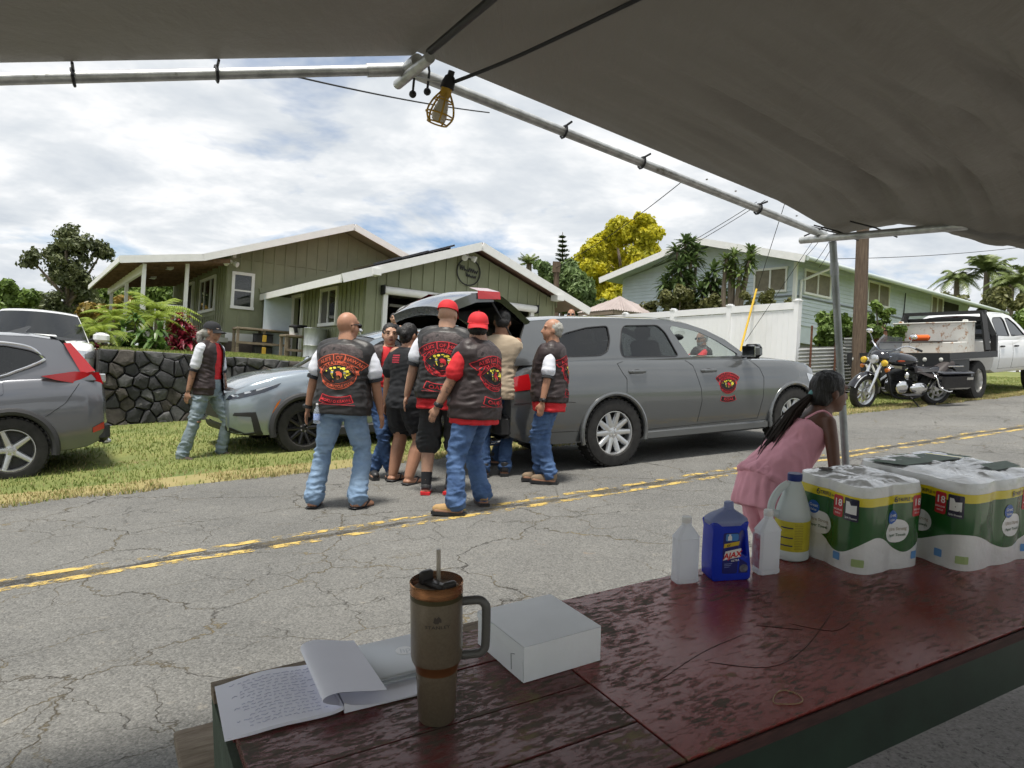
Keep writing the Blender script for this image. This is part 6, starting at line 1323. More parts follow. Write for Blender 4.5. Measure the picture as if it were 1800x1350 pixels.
        for j in range(4): b0 = w_ + hdv * .085 * k + thumb * ((.028 - .019 * j) * k); cu = o.get('curl', .35); L_ = (.066, .074, .070, .055)[j] * k; mb.tube([b0 - hdv * .02, b0 + hdv * L_ * .5 + pn * cu * .012, b0 + hdv * L_ * .85 + pn * cu * .045, b0 + hdv * L_ * (1 - .1 * cu) + pn * cu * .075], [.0095 * k, .0092 * k, .0085 * k, .007 * k], 8)
        mb.tube([w_ + hdv * .03 * k + thumb * .025 * k, w_ + hdv * .065 * k + thumb * .052 * k + pn * .008, w_ + hdv * .095 * k + thumb * .055 * k + pn * .02], [.012 * k, .0105 * k, .0085 * k], 8)
    mb.tube([nk - sp * .06 * k, nk + sp * .03, hd(0, -.005, -.06)], [.088 * k * g ** .5, .066 * k * g ** .8, .064 * k * g ** .7], 14)
    mb.ball(hd(0, -.012, .025), (.077 * hk, .095 * hk, .095 * hk), 18, 12, HR); mb.ball(hd(0, .018, -.03), (.066 * hk * g ** .4, .075 * hk, .082 * hk), 16, 12, HR); mb.ball(hd(0, .052, -.082), (.034 * hk, .03 * hk, .026 * hk), 10, 8, HR); mb.tube([hd(0, .080, .02), hd(0, .100, -.018), hd(0, .098, -.03)], [.008 * hk, .014 * hk, .016 * hk], 8)
    for s in (-1, 1): mb.ball(hd(s * .078, -.008, -.012), (.011 * hk, .02 * hk, .032 * hk), 8, 8, HR); mb.ball(hd(s * .03, .07, .035), (.03 * hk, .016 * hk, .010 * hk), 8, 6, HR)
    body = part_of(root, 'body', fuse(mb, .0085, 3), o['skin'])
    # face details where the photo shows the face
    if o.get('face'):
        for s in (-1, 1):
            m = MB(); m.ball(hd(s * .032, .0825, .008), (.014 * hk, .006 * hk, .0055 * hk), 10, 6, HR); m.build('eye', pm('eye_dark', (.02, .014, .012), .25), root); m = MB(); m.tube([hd(s * .015, .090, .032), hd(s * .034, .090, .037), hd(s * .052, .080, .031)], [.004, .005, .003], 6); m.build('eyebrow', o.get('hairmat', HAIRB), root)
        m = MB(); op = o['face'] == 'open'; m.ball(hd(0, .088, -.058), (.022 * hk, .008, .010 * hk if op else .006 * hk), 12, 6, HR); m.build('mouth', pm('mouth_dark', (.12, .03, .03), .5) if op else pm('lips', (.25, .10, .08), .5), root)
    if o.get('shades'):
        m = MB()
        for s in (-1, 1): m.ball(hd(s * .036, .092, .010), (.030 * hk, .008, .020 * hk), 12, 8, HR); m.tube([hd(s * .062, .085, .014), hd(s * .082, .02, .018), hd(s * .082, -.03, .006)], .004, 6)
        m.build('sunglasses', pm('shade_black', (.008, .008, .01), .15), root)
    hm = o.get('hairmat', HAIRB); ht = o.get('hair')
    if ht:
        m = MB(); 
        if ht == 'short': m.ball(hd(0, -.02, .035), (.083 * hk, .098 * hk, .096 * hk), 18, 12, HR); m.ball(hd(0, -.055, -.02), (.072 * hk, .06 * hk, .06 * hk), 14, 10, HR)
        if ht == 'receding': m.ball(hd(0, -.03, .018), (.084 * hk, .09 * hk, .085 * hk), 18, 12, HR); m.ball(hd(0, -.06, -.02), (.07 * hk, .05 * hk, .06 * hk), 14, 10, HR)
        if ht == 'bun': m.ball(hd(0, -.018, .03), (.085 * hk, .100 * hk, .10 * hk), 18, 12, HR); m.ball(hd(0, -.06, -.03), (.075 * hk, .06 * hk, .07 * hk), 14, 10, HR); m.ball(hd(-.01, -.115, .03), (.06 * hk, .045 * hk, .05 * hk), 14, 10, HR); m.ball(hd(.03, -.11, .0), (.045 * hk, .04 * hk, .045 * hk), 12, 8, HR)
        if ht == 'under': m.ball(hd(0, -.03, -.02), (.083 * hk, .085 * hk, .07 * hk), 16, 10, HR)
        if ht == 'pony': m.ball(hd(0, -.018, .03), (.086 * hk, .102 * hk, .10 * hk), 18, 12, HR); m.ball(hd(0, -.055, -.03), (.076 * hk, .065 * hk, .075 * hk), 14, 10, HR)
        if ht == 'tail': m.ball(hd(0, -.04, -.01), (.082 * hk, .08 * hk, .08 * hk), 16, 10, HR); m.tube([hd(0, -.09, .0), hd(0, -.15, -.04), hd(0, -.15, -.12), hd(0, -.11, -.18)], [.04 * hk, .05 * hk, .04 * hk, .015 * hk], 10)
        cutf = None
        me = fuse(m, .009, 2, lambda p: .006 * noise.noise((p.x * 70, p.y * 70, p.z * 30)))
        fw = HR @ V((0, 1, 0)); up = HR @ V((0, 0, 1)); bm = bmesh.new(); bm.from_mesh(me); bmesh.ops.delete(bm, geom=[v for v in bm.verts if (v.co - hc).dot(fw) > .055 * hk and (v.co - hc).dot(up) < .062 * hk], context='VERTS'); bm.to_mesh(me); bm.free(); part_of(root, 'hair', me, hm)
    if o.get('ponytail'):
        m = MB(); P = [Ti @ V(q) for q in o['ponytail']]; rg = random.Random(3)
        for j in range(22): of = V((rg.gauss(0, 1), rg.gauss(0, 1), rg.gauss(0, 1))) * .017; q = [P[0] + of * .35] + [p + of * (1 + .9 * i) for i, p in enumerate(P[1:])]; m.tube(smooth_pts(q, 4), [.011] * (4 * len(P) - 6) + [.006, .004, .002], 5)
        m.build('ponytail', pm('hair_brown_tips', (.016, .010, .008), .45), root); m = MB(); m.ball(P[0], .024, 10, 8); m.build('hair_tie', pm('teal_tie', (.10, .28, .28), .6), root)
    if o.get('beard'): m = MB(); m.ball(hd(0, .055, -.085), (.05 * hk, .045 * hk, .05 * hk), 14, 10, HR); m.ball(hd(0, .035, -.06), (.068 * hk, .05 * hk, .035 * hk), 14, 10, HR); part_of(root, 'beard', fuse(m, .009, 2, lambda p: .004 * noise.noise(p * 80)), o['beard'])
    if o.get('cap'):
        cm, back = o['cap']; s = -1 if back else 1; m = MB(); tilt = HR @ M.Rotation(R(-6 * s), 3, 'X')
        vs_ = []; n = 22; rings = 7
        for i in range(rings + 1):
            t = math.pi / 2 * i / rings
            for j in range(n): w = 2 * math.pi * j / n; vs_.append(hd(0, -.012, .032) + tilt @ V((.0885 * hk * math.cos(t) ** .75 * math.cos(w), .107 * hk * math.cos(t) ** .75 * math.sin(w), .092 * hk * math.sin(t))))
        fs = [(i * n + j, i * n + (j + 1) % n, i * n + n + (j + 1) % n, i * n + n + j) for i in range(rings) for j in range(n)]; m.add(vs_, fs); m.tube([vs_[j] for j in range(n)] + [vs_[0]], .004, 5); m.ball(hd(0, -.012, .032) + tilt @ V((0, 0, .093 * hk)), .008, 8, 6); m.build('cap', cm, root, 60)
        bq = MB(); 
        def brim(u, v): w = R(lerp(25, 155, u)); rx = lerp(.088, .092, v) * hk; ry = (.107 + .075 * v * math.sin(w) ** .6) * hk; return hd(0, -.012, .030) + tilt @ V((rx * math.cos(w), s * ry * math.sin(w), -.018 * v * hk - .03 * v * (math.cos(w)) ** 2 * hk))
        bq.grid(brim, 16, 4); k0 = len(bq.v); bq.grid(lambda u, v: brim(u, v) - V((0, 0, .004)), 16, 4); bq.build('cap_brim', o.get('brim', cm), root, 60)
    # clothes
    sl = o.get('sleeve', 0); sh_ = o.get('shirt'); vest_ = o.get('vest')
    if sh_:
        m = MB(); torso(m, .012, (.12 if vest_ else -.10) + o.get('tee_up', 0), .585, o.get('flare', 0)); 
        for i in (0, 1):
            if sl: e_ = shd[i].lerp(el[i], sl); limb(m, [shd[i] + (nk - shd[i]) * .1, shd[i].lerp(e_, .5), e_], [.052 * k * lg, .068 * k * lg, .078 * k * lg])
        z = pel.z; part_of(root, 'shirt', fuse(m, .011, 2, folds(.006, 8, 6, H * 9, ((z, .1), (z + .2, .1)))), sh_)
        if sl and o.get('cuff'):
            for i in (0, 1): e_ = shd[i].lerp(el[i], sl); d = (el[i] - shd[i]).normalized(); q = MB(); q.tube([e_ + d * (.058 * k * lg), e_ + d * (.085 * k * lg)], .066 * k * lg, 16); q.build('sleeve_cuff', o['cuff'], root)
    if o.get('hem'): m = MB(); torso(m, .020, -.10, 0, .06); R0 = pel - sp * (.15 * k); loft(m, [(R0, Xm, Ym, .165 * k * g + .03, .125 * k * g + .03), (pel - sp * (.05 * k), Xm, Ym, .16 * k * g + .024, .12 * k * g + .022)]); part_of(root, 'shirt_hem', fuse(m, .011, 2, folds(.010, 8, 9, 3, ((pel.z - .05, .12),))), o['hem'])
    pz = o.get('pants')
    if pz:
        mat, hem, fl_ = pz; m = MB(); torso(m, .010, -.10, .12)
        for i in (0, 1):
            kk = kn[i]; aa = ank[i].lerp(kn[i], hem); a2 = [.106 * k * lg, .096 * k * lg, (.071 + fl_ * .15) * k * lg, (.063 + fl_ * .5) * k * lg, (.060 + fl_) * k * lg]
            if hem > .8: limb(m, [hip[i], kk.lerp(hip[i], .5), aa], [a2[0], a2[1], (.090 + fl_) * k * lg])
            else: limb(m, [hip[i], kk.lerp(hip[i], .5), kk, aa.lerp(kk, .5), aa], a2)
        zs = [(kn[0].z, .10), (ank[0].z + .07, .10), (pel.z - .12, .08)] if hem < .8 else [(kn[0].z + .05, .1)]
        part_of(root, 'trousers' if hem < .8 else 'shorts', fuse(m, .011, 2, folds(o.get('fold', .012), 30, 7, H * 31, zs)), mat)
    vest = o.get('vest')
    if vest:
        m = MB(); torso(m, .034, 0.0, .585, .10); loft(m, [(pel - sp * ((.105 - o.get('vest_up', .06)) * k), Xm, Ym, .165 * k * g + .048, .122 * k * g + .045 + .02 * B), (pel + sp * .03, Xm, Ym, .165 * k * g + .046, .125 * k * g + .04 + .02 * B)])
        for i in (0, 1): limb(m, [shd[i] + (nk - shd[i]) * .6 + sp * .008, shd[i] + (nk - shd[i]) * .16, shd[i] + (nk - shd[i]) * .10 - sp * .07 * k], [.066 * k * lg, .077 * k * lg, .072 * k])
        m.tube([nk - sp * .02 * k - Ys * .01, nk + sp * .022 * k - Ys * .004], [.085 * k * g ** .6, .078 * k * g ** .6], 16)
        cutf = None
        if o.get('open'): wv = o['open']; cutf = lambda p: (p - pel.lerp(nk, .5)).dot(Ys) > .02 and abs((p - pel.lerp(nk, max(0, min(1.1, (p.z - pel.z) / (.57 * k))))).dot(Xs)) < wv * (1.25 - .5 * (p.z - pel.z) / (.57 * k)) 
        me = fuse(m, .011, 2, folds(.006, 9, 6, H * 17, ((pel.z + .1, .15), (pel.z + .3, .1))), cutf); part_of(root, 'vest', me, vest); bv = bvh_of(me)
        yo = nk - sp * .06 * k; back = -Ys
        def P(a, b_): p0 = pel + sp * b_ + Xs * a + back * 1.5; return project(bv, p0, -back)
        q = MB(); pts, tr = dense([(-.20 * k, .44 * k), (.20 * k, .44 * k), (.19 * k, .50 * k), (.10 * k, .548 * k), (-.10 * k, .548 * k), (-.19 * k, .50 * k)], 3); lay(q, tr, pts, P, .0015); q.build('yoke', YOKE, root, 180)
        q = MB(); Q = [P(lerp(-.17, .17, t / 14) * k, .012 * k) for t in range(15)]; Q = [a + n_ * .002 for a, n_ in Q if a is not None]
        if len(Q) > 3: q.tube(Q, .0025, 5); q.build('stitching', STITCH, root)
        if o.get('patch'): bt, ed, fi, le = o['patch']; em = sub('club_patch', root); emblem(em, P, 0,   .30 * k, .345 * k, bt, ed, fi, le, True, 1.0)
    shoe = o.get('shoe')
    if shoe:
        kind, sm = shoe
        for i in (0, 1):
            f = ft[i]; dr = V((o.get('toes', [-.12, .12])[i], 1, 0)).normalized() if not o.get('toedir') else V(o['toedir'][i]).normalized(); rt = V((dr.y, -dr.x, 0)); S_ = sub('shoe', root, M.Translation(f) @ M((rt, dr, V((0, 0, 1)))).transposed().to_4x4()); m = MB()
            if kind == 'slipper': m.box((0, .065, .012), (.10, .27, .022), bev=.01); m.build('sole', BLACKP, S_); m = MB(); m.tube(smooth_pts([(-.045, .06, .02), (-.02, .13, .07), (.0, .15, .065), (.03, .12, .07), (.045, .06, .02)], 3), .009, 6); m.build('strap', sm, S_); continue
            m.tube([(0, -.05, .05), (0, .02, .055), (0, .10, .05), (0, .17, .042), (0, .195, .035)], [.040, .046, .046, .042, .025], 12, flat=1.0); m.tube([(0, -.03, .05), (0, -.02, .15 if kind == 'boot' else .09)], [.048, .05], 12); me = fuse(m, .009, 2); part_of(S_, 'upper', me, sm); q = MB(); q.grid(lambda u, v: (0, 0, 0), 1, 1); q = MB(); q.prism([(-.045, -.09), (.045, -.09), (.052, .02), (.052, .12), (.035, .205), (-.035, .205), (-.052, .12), (-.048, .02)], .028); q.build('sole', o.get('sole', BLACKP), S_)
            if kind == 'sneaker': q = MB(); q.box((.047, .05, .055), (.01, .09, .02), M.Rotation(R(20), 3, 'X')); q.box((-.047, .05, .055), (.01, .09, .02), M.Rotation(R(20), 3, 'X')); q.build('side_stripe', CL['white'], S_); q = MB(); q.box((0, .1, .085), (.05, .12, .02), M.Rotation(R(-18), 3, 'X'), bev=.006); q.build('laces', CL['black'], S_)
    if o.get('socks'):
        for i in (0, 1): q = MB(); q.tube([ank[i] - V((0, 0, .02)), ank[i].lerp(kn[i], .28)], [.045 * k, .052 * k], 14); q.build('sock', o['socks'], root)
    if o.get('watch') is not None: i = o['watch']; d = (wr[i] - el[i]).normalized(); q = MB(); q.tube([wr[i] - d * .035, wr[i] - d * .005], .037 * k * lg, 14); q.ball(wr[i] - d * .02 + V(((-1, 1)[i] * .03, -.012, 0)), (.022, .022, .022), 10, 8); q.build('watch', BLACKP, root)
    return root, dict(T=T, wr=wr, el=el, shd=shd, hd=hd, pel=pel, kn=kn, ank=ank, nk=nk)
tanS = SK('tan', (.36, .185, .115)); tanT = SK('tan_tattooed', (.34, .185, .12), True); brn = SK('brown', (.24, .115, .065)); pale = SK('light', (.46, .27, .185)); drk = SK('dark', (.125, .058, .038))
GRP = 'riders gathered behind the grey SUV'
# bald man
BALD, bi = person('bald man in leather vest and white sleeves, back turned, light jeans', (road(550, 893), road(627, 894)), 84, 1.74, dict(skin=tanS, girth=1.28, belly=.5, limb=1.08, shift=(.02, 0, 0), head=(-38, 0), shades=1, shirt=CL['white'], sleeve=.62, cuff=CL['black'], vest=LEATHER, vest_up=.03, patch=('MOKU O KEAWE', 'orange', 'rust', 'orange'), pants=(DENIM['light'], .06, .028), shoe=('slipper', BLACKP), toes=[-.1, .55], watch=0, group=GRP, shoulders=1.18, hands=[None, (.36, .12, .80)], lean=(.0, .02, 0)))
# tall man with red cap
TALL, ti = person('tall man with red cap, OAHU vest and charcoal shorts', (road(748, 868), road(790, 868)), 86, 1.86, dict(skin=pale, girth=1.30, belly=.4, limb=1.08, head=(-12, -4), cap=(CL['red'], False), shirt=CL['white'], sleeve=.62, cuff=CL['black'], vest=LEATHER, vest_up=.05, hem=CL['red'], patch=('OAHU', 'red', 'dred', 'red'), pants=(CL['grey'], .92, .022), shoe=('sneaker', pm('sneaker_dark', (.03, .03, .032), .6)), sole=CL['red'], socks=CL['black'], group=GRP, shoulders=1.18))
# shorter man with red cap turned away
RCAP, ri = person('shorter man in red cap, red shirt, dark vest and tan boots', (road(800, 906), road(848, 888)), 148, 1.71, dict(skin=tanT, girth=1.30, belly=.5, head=(-52, 4), cap=(CL['red'], True), hair='under', shirt=CL['red'], sleeve=.72, vest=LEATHER2, vest_up=.0, hem=CL['red'], patch=('OAHU', 'red', 'dred', 'red'), pants=(DENIM['blue'], .05, .018), shoe=('boot', SUEDE), watch=0, group=GRP, shoulders=1.05, toedir=[(-.5, 1, 0), (.9, 1, 0)], hands=[(-.29, .22, .84), None], limb=1.15, beard=HAIRB))
# grey haired man at the SUV
GREY, gi = person('grey haired man in profile beside the SUV bumper, blue jeans', (road(950, 846), road(966, 851)), 172, 1.68, dict(skin=tanS, girth=1.18, belly=.6, head=(12, 0), hair='receding', hairmat=HAIRG, shirt=CL['white'], sleeve=.75, cuff=CL['grey'], vest=LEATHER2, vest_up=.05, hem=CL['red'], patch=('OAHU', 'red', 'dred', 'red'), pants=(DENIM['blue'], .04, .02), fold=.020, shoe=('boot', SUEDE2), watch=0, group=GRP, hands=[(-.27, .06, .74), None]))
# tan t-shirt man
TAN, tni = person('curly haired man in plain tan t-shirt standing at the open tailgate', (road(850, 838), road(886, 836)), 100, 1.80, dict(skin=brn, girth=1.2, head=(-8, -12), hair='short', shirt=CL['tan'], sleeve=.72, tee_up=0, flare=.1, pants=(DENIM['dark'], .04, .016), shoe=('boot', BLACKP), group=GRP, shoulders=1.05))
# woman in black
WOM, wi = person('woman in black t-shirt and shorts with hair tied in a bun', (road(690, 846), road(718, 852)), 60, 1.66, dict(skin=tanS, girth=1.15, head=(-12, 0), hair='bun', shirt=CL['black'], sleeve=.6, flare=.06, pants=(CL['black'], 1.35, .03), limb=1.4, shoe=('slipper', BLACKP), group=GRP))
q = MB(); 
# man facing the camera
ASI, ai = person('older man facing the camera in red shirt and open vest', (road(656, 840), road(686, 840)), -78, 1.67, dict(skin=pale, girth=1.0, head=(6, 0), hair='short', face='open', shirt=CL['red'], sleeve=.7, vest=LEATHER2, open=.09, pants=(DENIM['dark'], .05, .012), shoe=('boot', BLACKP), group=GRP))
# walking man
WALK, wk = person('long haired man in black cap and ripped jeans walking on the grass', (road(388, 806), road(318, 815)), -12, 1.78, dict(skin=tanT, girth=1.02, head=(8, 0), cap=(CL['black'], False), hair='tail', hairmat=HAIRG, face='shut', hairm=1, shirt=CL['red'], sleeve=0, vest=LEATHER2, open=.075, vest_up=.02, pants=(DENIM['faded'], .05, .02), shoe=('boot', pm('boot_dark', (.05, .035, .03), .8)), toedir=[(0, 1, 0), (.1, 1, 0)], hands=[None, (.24, -.10, .82)], shift=(0, .04, 0), group='people on the grass verge'))
for i in (0, 1):
    m = MB(); limb(m, [wk['shd'][i], wk['shd'][i].lerp(wk['el'][i], .4), wk['shd'][i].lerp(wk['el'][i], .75)], [.072, .072, .070]); part_of(WALK, 'sleeve', fuse(m, .011, 2, folds(.01)), CL['white']); q = MB(); d = (wk['el'][i] - wk['shd'][i]).normalized(); e_ = wk['shd'][i].lerp(wk['el'][i], .75); q.tube([e_ + d * .055, e_ + d * .08], .064, 14); q.build('sleeve_cuff', CL['black'], WALK)
for i, z in ((0, 0), (1, 0)):
    q = MB(); kp = wk['kn'][i]; q.ball(kp + V((0, .078, .02)), (.05, .012, .012), 10, 6); q.build('jeans_rip', tanS, WALK)
# man half hidden at the tailgate, woman in the garage, man beyond the hood, driver
person('dark haired man half hidden between the red cap and the tan shirt', (at(838, 800, 8.9).xy.to_3d() + V((0, 0, G(*at(838, 800, 8.9).xy))), at(872, 800, 8.9).xy.to_3d() + V((0, 0, G(*at(872, 800, 8.9).xy)))), 20, 1.66, dict(skin=tanS, head=(-20, 0), hair='short', shirt=CL['black'], sleeve=.7, pants=(DENIM['dark'], .05, .012), shoe=('boot', BLACKP), group=GRP))
gp_ = at(690, 600, 16.6); person('woman with dark hair standing in the garage doorway', (V((gp_.x - .1, gp_.y, 1.27)), V((gp_.x + .1, gp_.y, 1.27))), -80, 1.60, dict(skin=pale, hair='bun', face='shut', shirt=CL['black'], sleeve=.9, pants=(CL['black'], .05, .01), shoe=('boot', BLACKP)))
gp_ = at(1003, 575, 15.5); person('bald man with sunglasses whose head shows above the SUV roof', (V((gp_.x - .1, gp_.y, gp_.z - 1.36)), V((gp_.x + .1, gp_.y, gp_.z - 1.36))), -100, 1.70, dict(skin=tanS, shades=1, shirt=CL['black'], sleeve=.7, pants=(DENIM['dark'], .05, .012), shoe=('boot', BLACKP)))
# ================================================================ picnic table under the tarp, and what stands on it
TN = V((-.0469, -.117, .992)).normalized(); TE = V((.86609, .49004, .09874)); TE = (TE - TN * TE.dot(TN)).normalized(); TY = TN.cross(TE)
TM = M.Translation((-.5962, 1.5458, .8122)) @ M((TE, TY, TN)).transposed().to_4x4()      # local: x along the table, -y towards the camera, z up
def tl(a, b, h=0): return (a, -b, h)
def table_paint(name, base, wear):
    m, nt, b = _nt(name); N = nt.nodes; L = nt.links
    tc = N.new('ShaderNodeTexCoord'); mp = N.new('ShaderNodeMapping'); mp.inputs['Scale'].default_value = (1, 5.5, 5.5); L.new(tc.outputs['Object'], mp.inputs[0])
    def noi(sc, det, ro, src): n = N.new('ShaderNodeTexNoise'); n.inputs['Scale'].default_value = sc; n.inputs['Detail'].default_value = det; n.inputs['Roughness'].default_value = ro; L.new(src, n.inputs[0]); return n.outputs['Fac']
    def ramp(s, a, c, ca, cc): r = N.new('ShaderNodeValToRGB'); r.color_ramp.elements[0].position = a; r.color_ramp.elements[1].position = c; r.color_ramp.elements[0].color = col4(ca); r.color_ramp.elements[1].color = col4(cc); L.new(s, r.inputs[0]); return r.outputs[0]
    def mix(f, a, c): x = N.new('ShaderNodeMixRGB'); L.new(f, x.inputs[0]); [L.new(q, x.inputs[i]) for i, q in ((1, a), (2, c))]; return x.outputs[0]
    mp2 = N.new('ShaderNodeMapping'); mp2.inputs['Scale'].default_value = (1, 3.2, 3.2); L.new(tc.outputs['Object'], mp2.inputs[0]); fine = noi(22, 10, .80, mp2.outputs[0]); big = noi(1.3, 5, .6, tc.outputs['Object']); big2 = noi(3.2, 4, .6, tc.outputs['Object']); grain = noi(30, 6, .7, mp.outputs[0]); spots = noi(5, 5, .65, tc.outputs['Object'])
    paint_ = ramp(big, .3, .7, tuple(c * .75 for c in base), tuple(c * 1.25 for c in base)); wood = ramp(grain, .3, .7, (.035, .026, .02), (.15, .115, .07)); und = ramp(spots, .55, .62, (.045, .03, .022), (.20, .155, .06))
    w1 = N.new('ShaderNodeMath'); w1.operation = 'MULTIPLY_ADD'; w1.inputs[1].default_value = .42; L.new(big2, w1.inputs[0]); L.new(fine, w1.inputs[2])
    chip = ramp(w1.outputs[0], wear, wear + .02, (0, 0, 0), (1, 1, 1)); c = mix(chip, paint_, mix(spots, wood, und)); L.new(c, b.inputs['Base Color'])
    rr_ = ramp(w1.outputs[0], wear - .04, wear + .02, (.27, .27, .27), (.8, .8, .8)); L.new(rr_, b.inputs['Roughness'])
    bp = N.new('ShaderNodeBump'); bp.inputs['Strength'].default_value = .35; bp.inputs['Distance'].default_value = .0015
    gq = N.new('ShaderNodeMath'); gq.operation = 'MULTIPLY'; gq.inputs[1].default_value = .22; L.new(grain, gq.inputs[0]); hh = N.new('ShaderNodeMath'); hh.operation = 'SUBTRACT'; L.new(gq.outputs[0], hh.inputs[0]); hh2 = N.new('ShaderNodeMath'); hh2.operation = 'MULTIPLY'; hh2.inputs[1].default_value = 1.4; L.new(chip, hh2.inputs[0]); L.new(hh2.outputs[0], hh.inputs[1]); L.new(hh.outputs[0], bp.inputs['Height']); L.new(bp.outputs[0], b.inputs['Normal']); return m
def picnic_table():
    root = thing('picnic_table', 'long wooden table with peeling maroon paint and dark green apron', 'table', TM)
    P1 = table_paint('maroon_paint', (.215, .045, .038), .765); P0 = table_paint('maroon_paint_worn', (.12, .03, .028), .725)
    D = .682; L1 = .695; th = .03
    def plank(a0, a1, b0, b1, mat, dz=0):
        m = MB(); m.box(((a0 + a1) / 2, -(b0 + b1) / 2, -th / 2 + dz), (a1 - a0 - .004, b1 - b0 - .004, th), bev=.001); m.build('plank', mat, root, 30)
    w = D / 4
    plank(.0, L1, 0, .045, WOODOLD, -.002)
    for i, (b0, b1) in enumerate(((.045, .205), (.205, .385), (.385, .545), (.545, D))): plank(.012 + .004 * (i % 2), L1, b0, b1, P0, -.001 * (i % 2))
    plank(L1, 3.3, 0, D, P1)
    GR = pm('dark_green_paint', (.012, .028, .018), .5, var=.3, vs=8, dirt=((.10, .11, .09), 14, .70)); GW = pm('worn_green_paint', (.06, .085, .06), .75, var=.3, vs=9, bump=.3, bs=50, dirt=((.02, .022, .018), 7, .6))
    m = MB(); m.box((1.66, -D - .0035, -.0165), (3.28, .006, .027), bev=.002); m.build('edge_strip', pm('shaded_edge_dark', (.045, .018, .016), .75, var=.4, vs=20, stretch=(1, 5, 5)), root)  # added strip: shading of the maroon edge is put into its dark colour
    m = MB(); m.box((1.66, -D + .03, -.105), (3.28, .028, .145)); m.build('apron', GR, root); m = MB(); m.box((1.66, -.03, -.105), (3.28, .028, .145)); m.build('apron', GR, root); m = MB(); m.box((.018, -D / 2, -.115), (.03, D - .005, .168)); m.build('end_board', GW, root)
    for a in (.25, 1.7, 3.05):
        for b_ in ((.1, .58) if a != 1.7 else (.1,)): m = MB(); m.box((a, -b_, -.36), (.085, .04, .66)); m.build('leg', GR, root)
    m = MB(); m.box((.25, -.34, -.45), (.04, 1.15, .09)); m.build('cross_beam', GR, root); m = MB(); m.box((3.05, -.34, -.45), (.04, 1.15, .09)); m.build('cross_beam', GR, root)
    m = MB(); m.box((1.6, .24, -.30), (3.3, .20, .035), bev=.004); m.build('bench_seat', WOODOLD, root); m = MB(); m.box((1.66, -1.02, -.33), (2.4, .2, .035), bev=.004); m.build('bench_seat', P1, root)
    # scratches: shallow dark grooves with their own course
    for pts in ([(.98, .44), (1.08, .52), (1.22, .50), (1.45, .40)], [(1.30, .39), (1.36, .47), (1.44, .46)], [(1.22, .36), (1.30, .43)], [(.83, .45), (1.0, .40), (1.15, .38)]):
        m = MB(); q = smooth_pts([tl(a, b_, .0004) for a, b_ in pts], 5); m.tube(q, [.0003] + [.0009] * (len(q) - 2) + [.0003], 4); m.build('scratch', pm('scratch_dark', (.03, .016, .014), .9), root)
picnic_table()
def on_table(name, label, cat, a, b_, rot=0): return thing(name, label, cat, TM @ M.Translation(tl(a, b_, .0005)) @ M.Rotation(R(rot), 4, 'Z'))
CAML = TM.inverted() @ V((0, 0, CAMZ))
def tumbler():
    a, b_ = .362, .352; r = on_table('tumbler', 'tall olive grey insulated tumbler with handle, copper bands and straw', 'cup', a, b_)
    GL = pm('olive_glaze', (.165, .135, .095), .34, metal=.35, var=.12, vs=200, coat=.3); CO = pm('copper_band', (.20, .085, .035), .35, metal=.6); LIDC = pm('smoky_lid', (.42, .35, .28), .15, alpha=.55); BR = pm('bronze_rim', (.42, .20, .09), .22, metal=.8, alpha=.85); SM = pm('grey_slider', (.05, .047, .045), .35)
    m = MB(); m.lathe([(.033, 0), (.0355, .004), (.0395, .100)], 40); m.build('lower_body', GL, r); m = MB(); m.lathe([(.0397, .100), (.0405, .108), (.047, .121)], 40); m.build('band', CO, r)
    m = MB(); m.lathe([(.047, .121), (.0490, .13), (.0492, .243)], 48); m.build('upper_body', GL, r); m = MB(); m.lathe([(.0493, .243), (.0496, .252)], 48, cap=False); m.build('band', pm('dark_olive_band', (.06, .05, .02), .4, metal=.4), r)
    m = MB(); m.lathe([(.0496, .252), (.0503, .256), (.0496, .262), (.0505, .272), (.049, .274), (.0475, .262), (.046, .257), (.012, .257)], 48, cap=False); m.build('lid_rim', BR, r); m = MB(); m.lathe([(.046, .2575), (.0005, .2580)], 40, cap=False); m.build('lid', pm('lid_cream', (.50, .44, .38), .25), r)
    d = V((CAML.x - a, CAML.y + b_, 0)).normalized(); ang = math.atan2(d.y, d.x); q = M.Rotation(ang, 4, 'Z')
    m = MB(q @ M.Rotation(R(40), 4, 'Z')); m.box((.0, 0, .264), (.075, .022, .010), bev=.003); m.box((.036, 0, .270), (.012, .03, .022), bev=.003); m.box((-.03, 0, .272), (.014, .028, .026), bev=.003); m.build('slider', SM, r)
    m = MB(q); m.tube([(-.022, .004, .255), (-.024, .004, .325)], .0042, 10); m.build('straw', pm('straw_clear', (.42, .37, .31), .3, alpha=.8), r)
    qa = M.Rotation(ang + R(88), 4, 'Z'); m = MB(qa); H = smooth_pts([(.046, 0, .232), (.079, 0, .234), (.0905, 0, .226), (.0935, 0, .213), (.0925, 0, .150), (.0885, 0, .135), (.077, 0, .128), (.046, 0, .126)], 5); m.tube(H, .0085, 10, flat=1.0); m.build('handle', pm('grey_handle', (.10, .097, .092), .45), r)
    def P(x, z, rad=.0494): w = ang + (x / rad) + R(2); return V((rad * math.cos(w), rad * math.sin(w), z)), V((math.cos(w), math.sin(w), 0))
    v, f = text2d('STANLEY', .0085, .012); t = MB(); lay(t, f, [(x * 1.35, z + .200) for x, z in v], P, .0004)
    bear = [(-.008, .213), (-.005, .223), (-.002, .220), (.002, .224), (.005, .221), (.007, .218), (.007, .212), (.003, .213), (.002, .210), (-.004, .210)]; pts, tr = dense(bear, 1); lay(t, tr, pts, P, .0004)
    t.build('logo', pm('logo_dark', (.05, .038, .03), .5), r, None)
tumbler()
